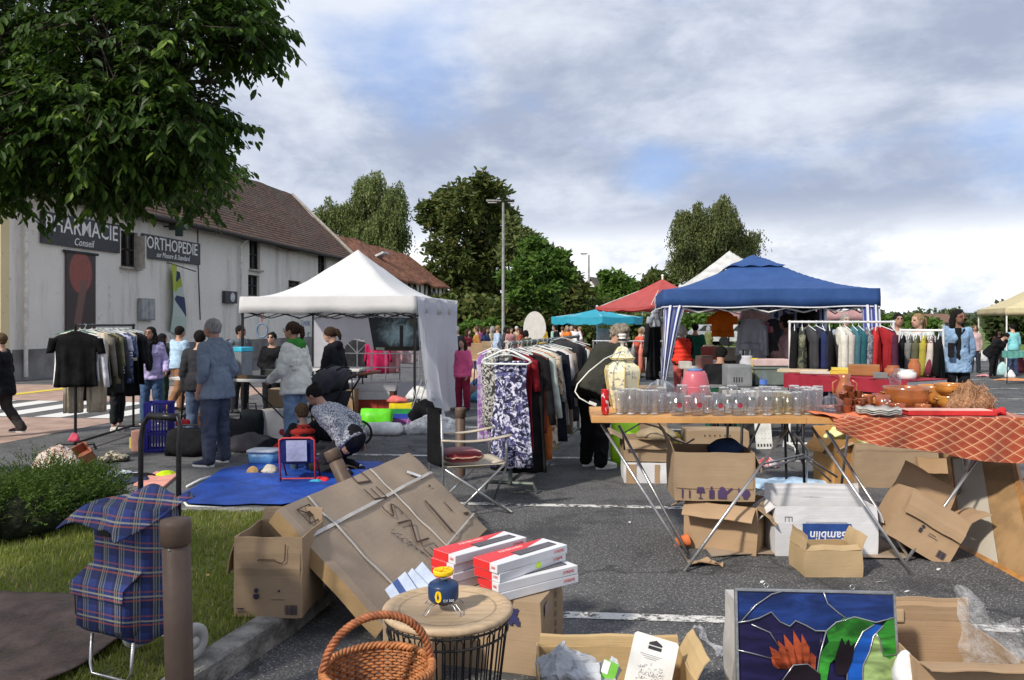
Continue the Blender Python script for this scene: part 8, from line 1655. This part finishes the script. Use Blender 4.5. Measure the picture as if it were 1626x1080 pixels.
for i,(lb,px,py,w_,h_,mt,zz)in enumerate((('left red wine carton at the bottom of the stack in the tent',578,655,.46,.22,M((.34,.05,.03)),0),('right red wine carton at the bottom of the stack in the tent',604,655,.42,.22,M((.40,.06,.035)),0),('left white carton on the red wine cartons',572,655,.48,.15,cardw,.225),('right white carton on the red wine cartons',598,655,.46,.15,cardw,.225),('long white carton lying topmost on the tent stack',585,655,.95,.12,cardw,.378),('tall brown paper bag carton left of the red wine cartons',552,658,.22,.42,card2,0),('tan carton right of the red wine cartons',622,655,.24,.24,card,0),('brown book-like box standing on the tan carton',616,655,.20,.22,M((.12,.05,.035)),.26))):cbox(lb,G(px,py)+V((0,.02,zz)),rad(-3),w_,.3,h_,mt=mt,seed=i+50,closed=True)
bag('large bright green shopping bag with white emblem in front of the wine cartons',G(598,676),(.50,.22,.26),M((.12,.62,.02),rough=.4),rad(-3),seed=8,hd=False);bag('crumpled white paper bag lying in front of the green bag',G(610,690),(.52,.3,.17),(.72,.72,.72),rad(-8),hd=False,seed=9)
RC_=thing('shopping_bag','rainbow striped bag right of the green shopping bag','bag',G(637,672),0)
for k,c in enumerate(((.30,.08,.3),(.03,.06,.4),(.03,.3,.08),(.8,.62,.02))):prism(RC_,'stripe_band',(0,0,.04+.08*k),(.36-.002*k,.22-.002*k,.08),M(c,rough=.5))
blobcloth('pink and red clothes on top of the rainbow bag',G(630,672)+V((0,0,.33)),(.34,.2,.12),(.6,.15,.14),51,'clothing','clothing');blobcloth('black jacket thrown over a frame at the right tent corner',G(672,682)+V((0,.1,.12)),(.48,.32,.32),(.014,.014,.016),52,'jacket','jacket',amp=.06);blobcloth('heap of white cloths behind the black jacket',G(668,664)+V((0,0,.3)),(.5,.3,.22),(.62,.62,.62),53,'cloths','cloths',amp=.06);blobcloth('dark blankets under the heap of white cloths',G(664,666),(.5,.3,.32),(.03,.03,.035),54,'blankets','blankets',amp=.05)
blobcloth('clear plastic sheet bunched at the foot of the tent side curtain',G(692,688),(.95,.34,.26),filmmat(.9),55,'plastic_sheet','plastic',amp=.09,sc_=6);T_=thing('folding_stand','grey folding stand tubes leaning beside the rainbow bag','stand',G(655,680));
for a,b_ in(((-.1,-.05,0),(.12,.2,.72)),((.0,-.05,0),(.2,.2,.72)),((.2,-.05,0),(-.02,.2,.6))):MB().tube([a,b_],.009,6).build('tube',al,T_)
for i,(lb,px,y,w_,h_,c)in enumerate((('magenta coat seen through the tent window',600,17.2,.5,.8,(.5,.02,.10)),('pale pink dress seen through the tent window',622,17.4,.4,.8,(.7,.35,.35)),('dark speckled jacket seen through the arched tent window',562,17.3,.6,.9,(.03,.03,.035)),('white and pink top seen through the tent window',645,17.6,.4,.6,(.65,.5,.5)))):garment(lb,P(px,535,y),0,'coat',c,w_,h_,.4,seed=200+i)
rack('low rail behind the white tent carrying pink and dark clothes',V((xat(545,17.4),17.5)),V((xat(668,17.4),17.3)),1.28,steel)
redc=M((.30,.018,.035),rough=.8,var=.1);RTb=ftable('long table under a red cloth in front of the white clothes rail',(xat(1247,9.2),9.2),(xat(1440,7.9),7.9),.7,1.0,cloth=redc)
rl=lambda px,y,z=1.012:V((xat(px,y),y,z));rzT=rad(-25)
for k,lb,px,y,sz,c,ex_ in(('game_board','long pale wooden board game box at the left end of the red table',1275,9.35,(.55,.3,.03),(.55,.44,.30),None),('game_board','open flat picture board on the red table',1297,9.1,(.34,.26,.02),(.5,.48,.42),None),('book','lower yellow book on the red table',1335,8.95,(.22,.17,.04),(.60,.45,.06),None),('wooden_box','brown open wooden box in the middle of the red table',1372,8.75,(.32,.2,.12),(.30,.13,.045),None),('metal_tools','grey metal tools beside the wooden box on the red table',1398,8.3,(.14,.12,.06),(.16,.17,.17),None),('pot','terracotta pot near the right end of the red table',1418,8.5,(.17,.17,.12),(.36,.12,.05),'round'),('vase','slim dark orange vase at the right end of the red table',1452,8.35,(.12,.12,.20),(.40,.13,.05),'round'),('bowl','white bowl at the right end of the red table',1440,8.1,(.18,.18,.10),(.7,.7,.68),'round'),('glass_dome','small glass dome beside the white bowl',1428,8.15,(.14,.14,.11),glassc,'round')):item(k,lb,rl(px,y),sz,c,rzT,extra=ex_)
item('book','upper yellow book on the red table',rl(1336,8.95,1.055),(.21,.16,.03),(.66,.52,.09),rzT+.1)
TB2=ftable('low table with household goods behind the green chair',(xat(1130,10.6),10.6),(xat(1262,10.4),10.4),.6,.72,M((.2,.2,.2)));t2=lambda px,z=.725,y=10.8:V((xat(px,y),y,z))
item('cabinet','grey metal cabinet with slots beside the seated man',t2(1170,.725),(.34,.3,.30),(.24,.25,.26));m=MB();
for k in range(4):m.box((-.08+.035*k,-.152,.10),(.012,.004,.07))
m.build('slots',blk,[o for o in bpy.data.objects if o.get('label','').startswith('grey metal cabinet')][0])
for k,lb,px,y,z,sz,c,ex_ in(('steel_bucket','silver steel pot under the white cardigan',1186,11.1,.85,(.20,.20,.28),(.5,.5,.54),'round'),('toy','yellow toy standing beside the silver pot',1198,11.0,.80,(.08,.06,.30),(.75,.55,.02),None),('clothing','pink and white folded clothes on a grey trunk',1222,11,1.0,(.5,.3,.09),(.66,.48,.46),None),('trunk','grey-green trunk under the pink folded clothes',1222,11,.74,(.50,.32,.25),(.16,.19,.17),'lid'),('tray','white framed picture tray behind the beer glasses',1180,6.5,.99,(.34,.02,.05),(.66,.66,.62),None),('box','black flat box under the white tray behind the glasses',1235,7.4,.80,(.55,.3,.10),(.05,.05,.05),None),('book','cream stack of paper behind the tall glasses',1222,7.4,.91,(.34,.22,.03),(.62,.52,.36),None)):item(k,lb,V((xat(px,y),y,z)),sz,c,0,extra=ex_)
ftable('grey table behind the tall glasses carrying the black box',(xat(1170,7.2),7.2),(xat(1290,7.2),7.2),.6,.80,M((.3,.3,.3)));item('shelf_case','dark stand holding the silver pot and yellow toy',V((xat(1192,11.1),11.1,.0)),(.45,.35,.795),(.05,.05,.05),cat='stand')
T_=thing('water_bottle','clear plastic water bottle with blue label behind the glasses','bottle',V((xat(1212,7.3),7.3,.945)));ring_mesh([(.0005,0),(.032,0),(.033,.10),(.030,.14),(.013,.18),(.013,.20),(.0005,.2)],20,glassmat((.85,.93,1),.75),'bottle_body',T_);ring_mesh([(.034,.08),(.034,.125)],20,M((.1,.2,.6)),'label',T_)
GC=thing('plastic_chair','green plastic chair back behind the seated man in black','chair',G(1143,706)+V((.02,-.1,0)),rad(-10));gp_=M((.02,.13,.07),rough=.4);MB().sheet(lambda a,b_:V((-.24+.48*a,-.05*math.sin(pi*a)-.03,.44+.33*b_-.05*abs(a-.5))),12,8,.015).build('backrest',gp_,GC,True);prism(GC,'seat',(0,.2,.42),(.46,.44,.03),gp_)
for x,y in((-.2,0),(.2,0),(-.2,.4),(.2,.4)):MB().tube([(x,y,0),(x*.9,y,.41)],.018,6).build('leg',gp_,GC)
cbox('big brown carton standing behind the cream jar lamp',G(1032,700),rad(5),.46,.4,.72,mt=card,seed=60,closed=True)
bag('blue bag held beside the green sweater man',G(1115,640)+V((0,0,.45)),(.2,.12,.36),(.03,.03,.22),seed=12)
for i in range(12):
 px=(1088,1118,1126,1134,1120,1130,1142,1150,1158,1112,1165,1125)[i];y=(15,14,14.4,13.6,13,15,14.2,14.6,14,13.4,14.8,15.4)[i];c=((.6,.58,.55),(.5,.35,.25),(.3,.05,.04),(.2,.2,.12),(.6,.25,.2),(.1,.12,.08),(.35,.3,.2),(.05,.05,.05),(.6,.5,.4),(.5,.5,.52),(.12,.1,.08),(.65,.45,.4))[i];nm=('white','tan','dark red','olive','salmon','dark green','khaki','black','sand','light grey','brown','pale pink')[i]
 item('goods',f'{nm} goods piled on the far stall under the navy canopy',V((xat(px,y),y,.72+.1*(i%3))),(.22+.02*(i%4),.2,.14+.05*(i%3)),c,i*.4,cat='goods')
ftable('far trestle of mixed goods under the navy canopy',(xat(1085,13.6),13.6),(xat(1170,13.4),13.4),1.8,.72,M((.35,.3,.25)))
ftable('trestle stall with cardboard boxes behind the centre rack',(xat(742,17.5),17.5),(xat(862,17.3),17.3),.8,.78,M((.45,.33,.2)))
for i,(px,w_,h_,z,c)in enumerate(((757,.24,.34,.785,card2),(773,.27,.26,.785,card),(790,.36,.20,.785,card2),(748,.16,.26,.785,card),(773,.24,.12,1.05,card),(845,.3,.15,.785,M((.6,.35,.22))),(860,.3,.18,.785,cardw))):cbox(f'{("tall tan", "square brown", "low wide brown", "narrow brown", "small upper brown", "low salmon", "white")[i]} carton on the stall behind the centre rack',V((xat(px,17.7),17.7,z)),0,w_,.25,h_,mt=c,seed=70+i,closed=True)
for i,(px,py,c,nm)in enumerate(((752,612,(.5,.36,.25),'beige'),(762,625,(.03,.06,.14),'dark blue'),(770,638,(.1,.3,.45),'sky blue'),(745,630,(.2,.1,.1),'brown'))):blobcloth(f'{nm} clothes heap in front of the carton stall',G(px,py),(.6,.4,.4-.05*i),c,80+i,'clothing','clothing',amp=.06)
ftable('stall table with yellow and coloured cloths under the pale yellow tent',(xat(1592,20.5),20.5),(xat(1650,19.5),19.5),1.2,.85,M((.65,.6,.1)),cloth=M((.10,.30,.26)))
for lb,px,py,sz,c in(('red plastic bag on the ground right of the denim shirt woman',1543,572,(.5,.4,.6),(.55,.03,.05)),('white printed carton beside the red plastic bag',1556,574,(.6,.4,.5),(.66,.66,.66)),('brown cartons behind the blonde woman',1484,576,(.5,.4,.5),(.38,.26,.18)),('orange rug on the ground at the right edge',1612,604,(1.2,.5,.05),(.55,.25,.12)),('pale turquoise pet carrier at the feet of the bending person',1592,597,(.42,.4,.4),(.35,.52,.52)),('white plastic bag beside the pet carrier',1604,600,(.3,.3,.24),(.7,.7,.7)),('striped dark clothes hanging off the stall table at the right edge',1615,592,(.5,.3,.8),(.14,.03,.04)),('pink cloth on the ground left of the bending person',1562,598,(.5,.3,.06),(.55,.25,.28))):blobcloth(lb,G(px,py),sz,c,px,'goods','goods',amp=.04,sc_=4)
def car(label,px,d,rz,c):
 T_=thing('parked_car',label,'car',((px-813)/F*d,d,.02),rz,'cars parked at the far edge');pr=[(-2.1,.3),(-2.1,.75),(-1.6,.9),(-.9,.98),(-.4,1.42),(.9,1.45),(1.6,1.0),(2.1,.92),(2.15,.3)];m=MB();m.loft([[V((x,y,z if z<1 or abs(y)<.8 else z))for x,z in pr]for y in(-.85,.85)]);m.build('body',M(c,rough=.3,metal=.4),T_)
 for x in(-1.3,1.35):
  for y in(-.86,.86):o=MB().tube([(x,y-.09,.32),(x,y+.09,.32)],.32,18).build('wheel',blk,T_)
 for q in(-1,1):MB().poly([(-.75,q*.856,1.0),(-.35,q*.856,1.36),(.8,q*.856,1.38),(1.35,q*.856,1.02)],(0,q*.004,0)).build('window',winm,T_)
car('silver car at the far edge seen left of the orange t-shirt',1120,54,rad(4),(.45,.46,.48));car('white car at the far edge seen right of the orange t-shirt',1172,54,rad(4),(.62,.62,.62));car('dark grey car at the far edge behind the white cardigan',1228,55,rad(-3),(.12,.12,.13))
bpy.data.scenes.remove(TMP)
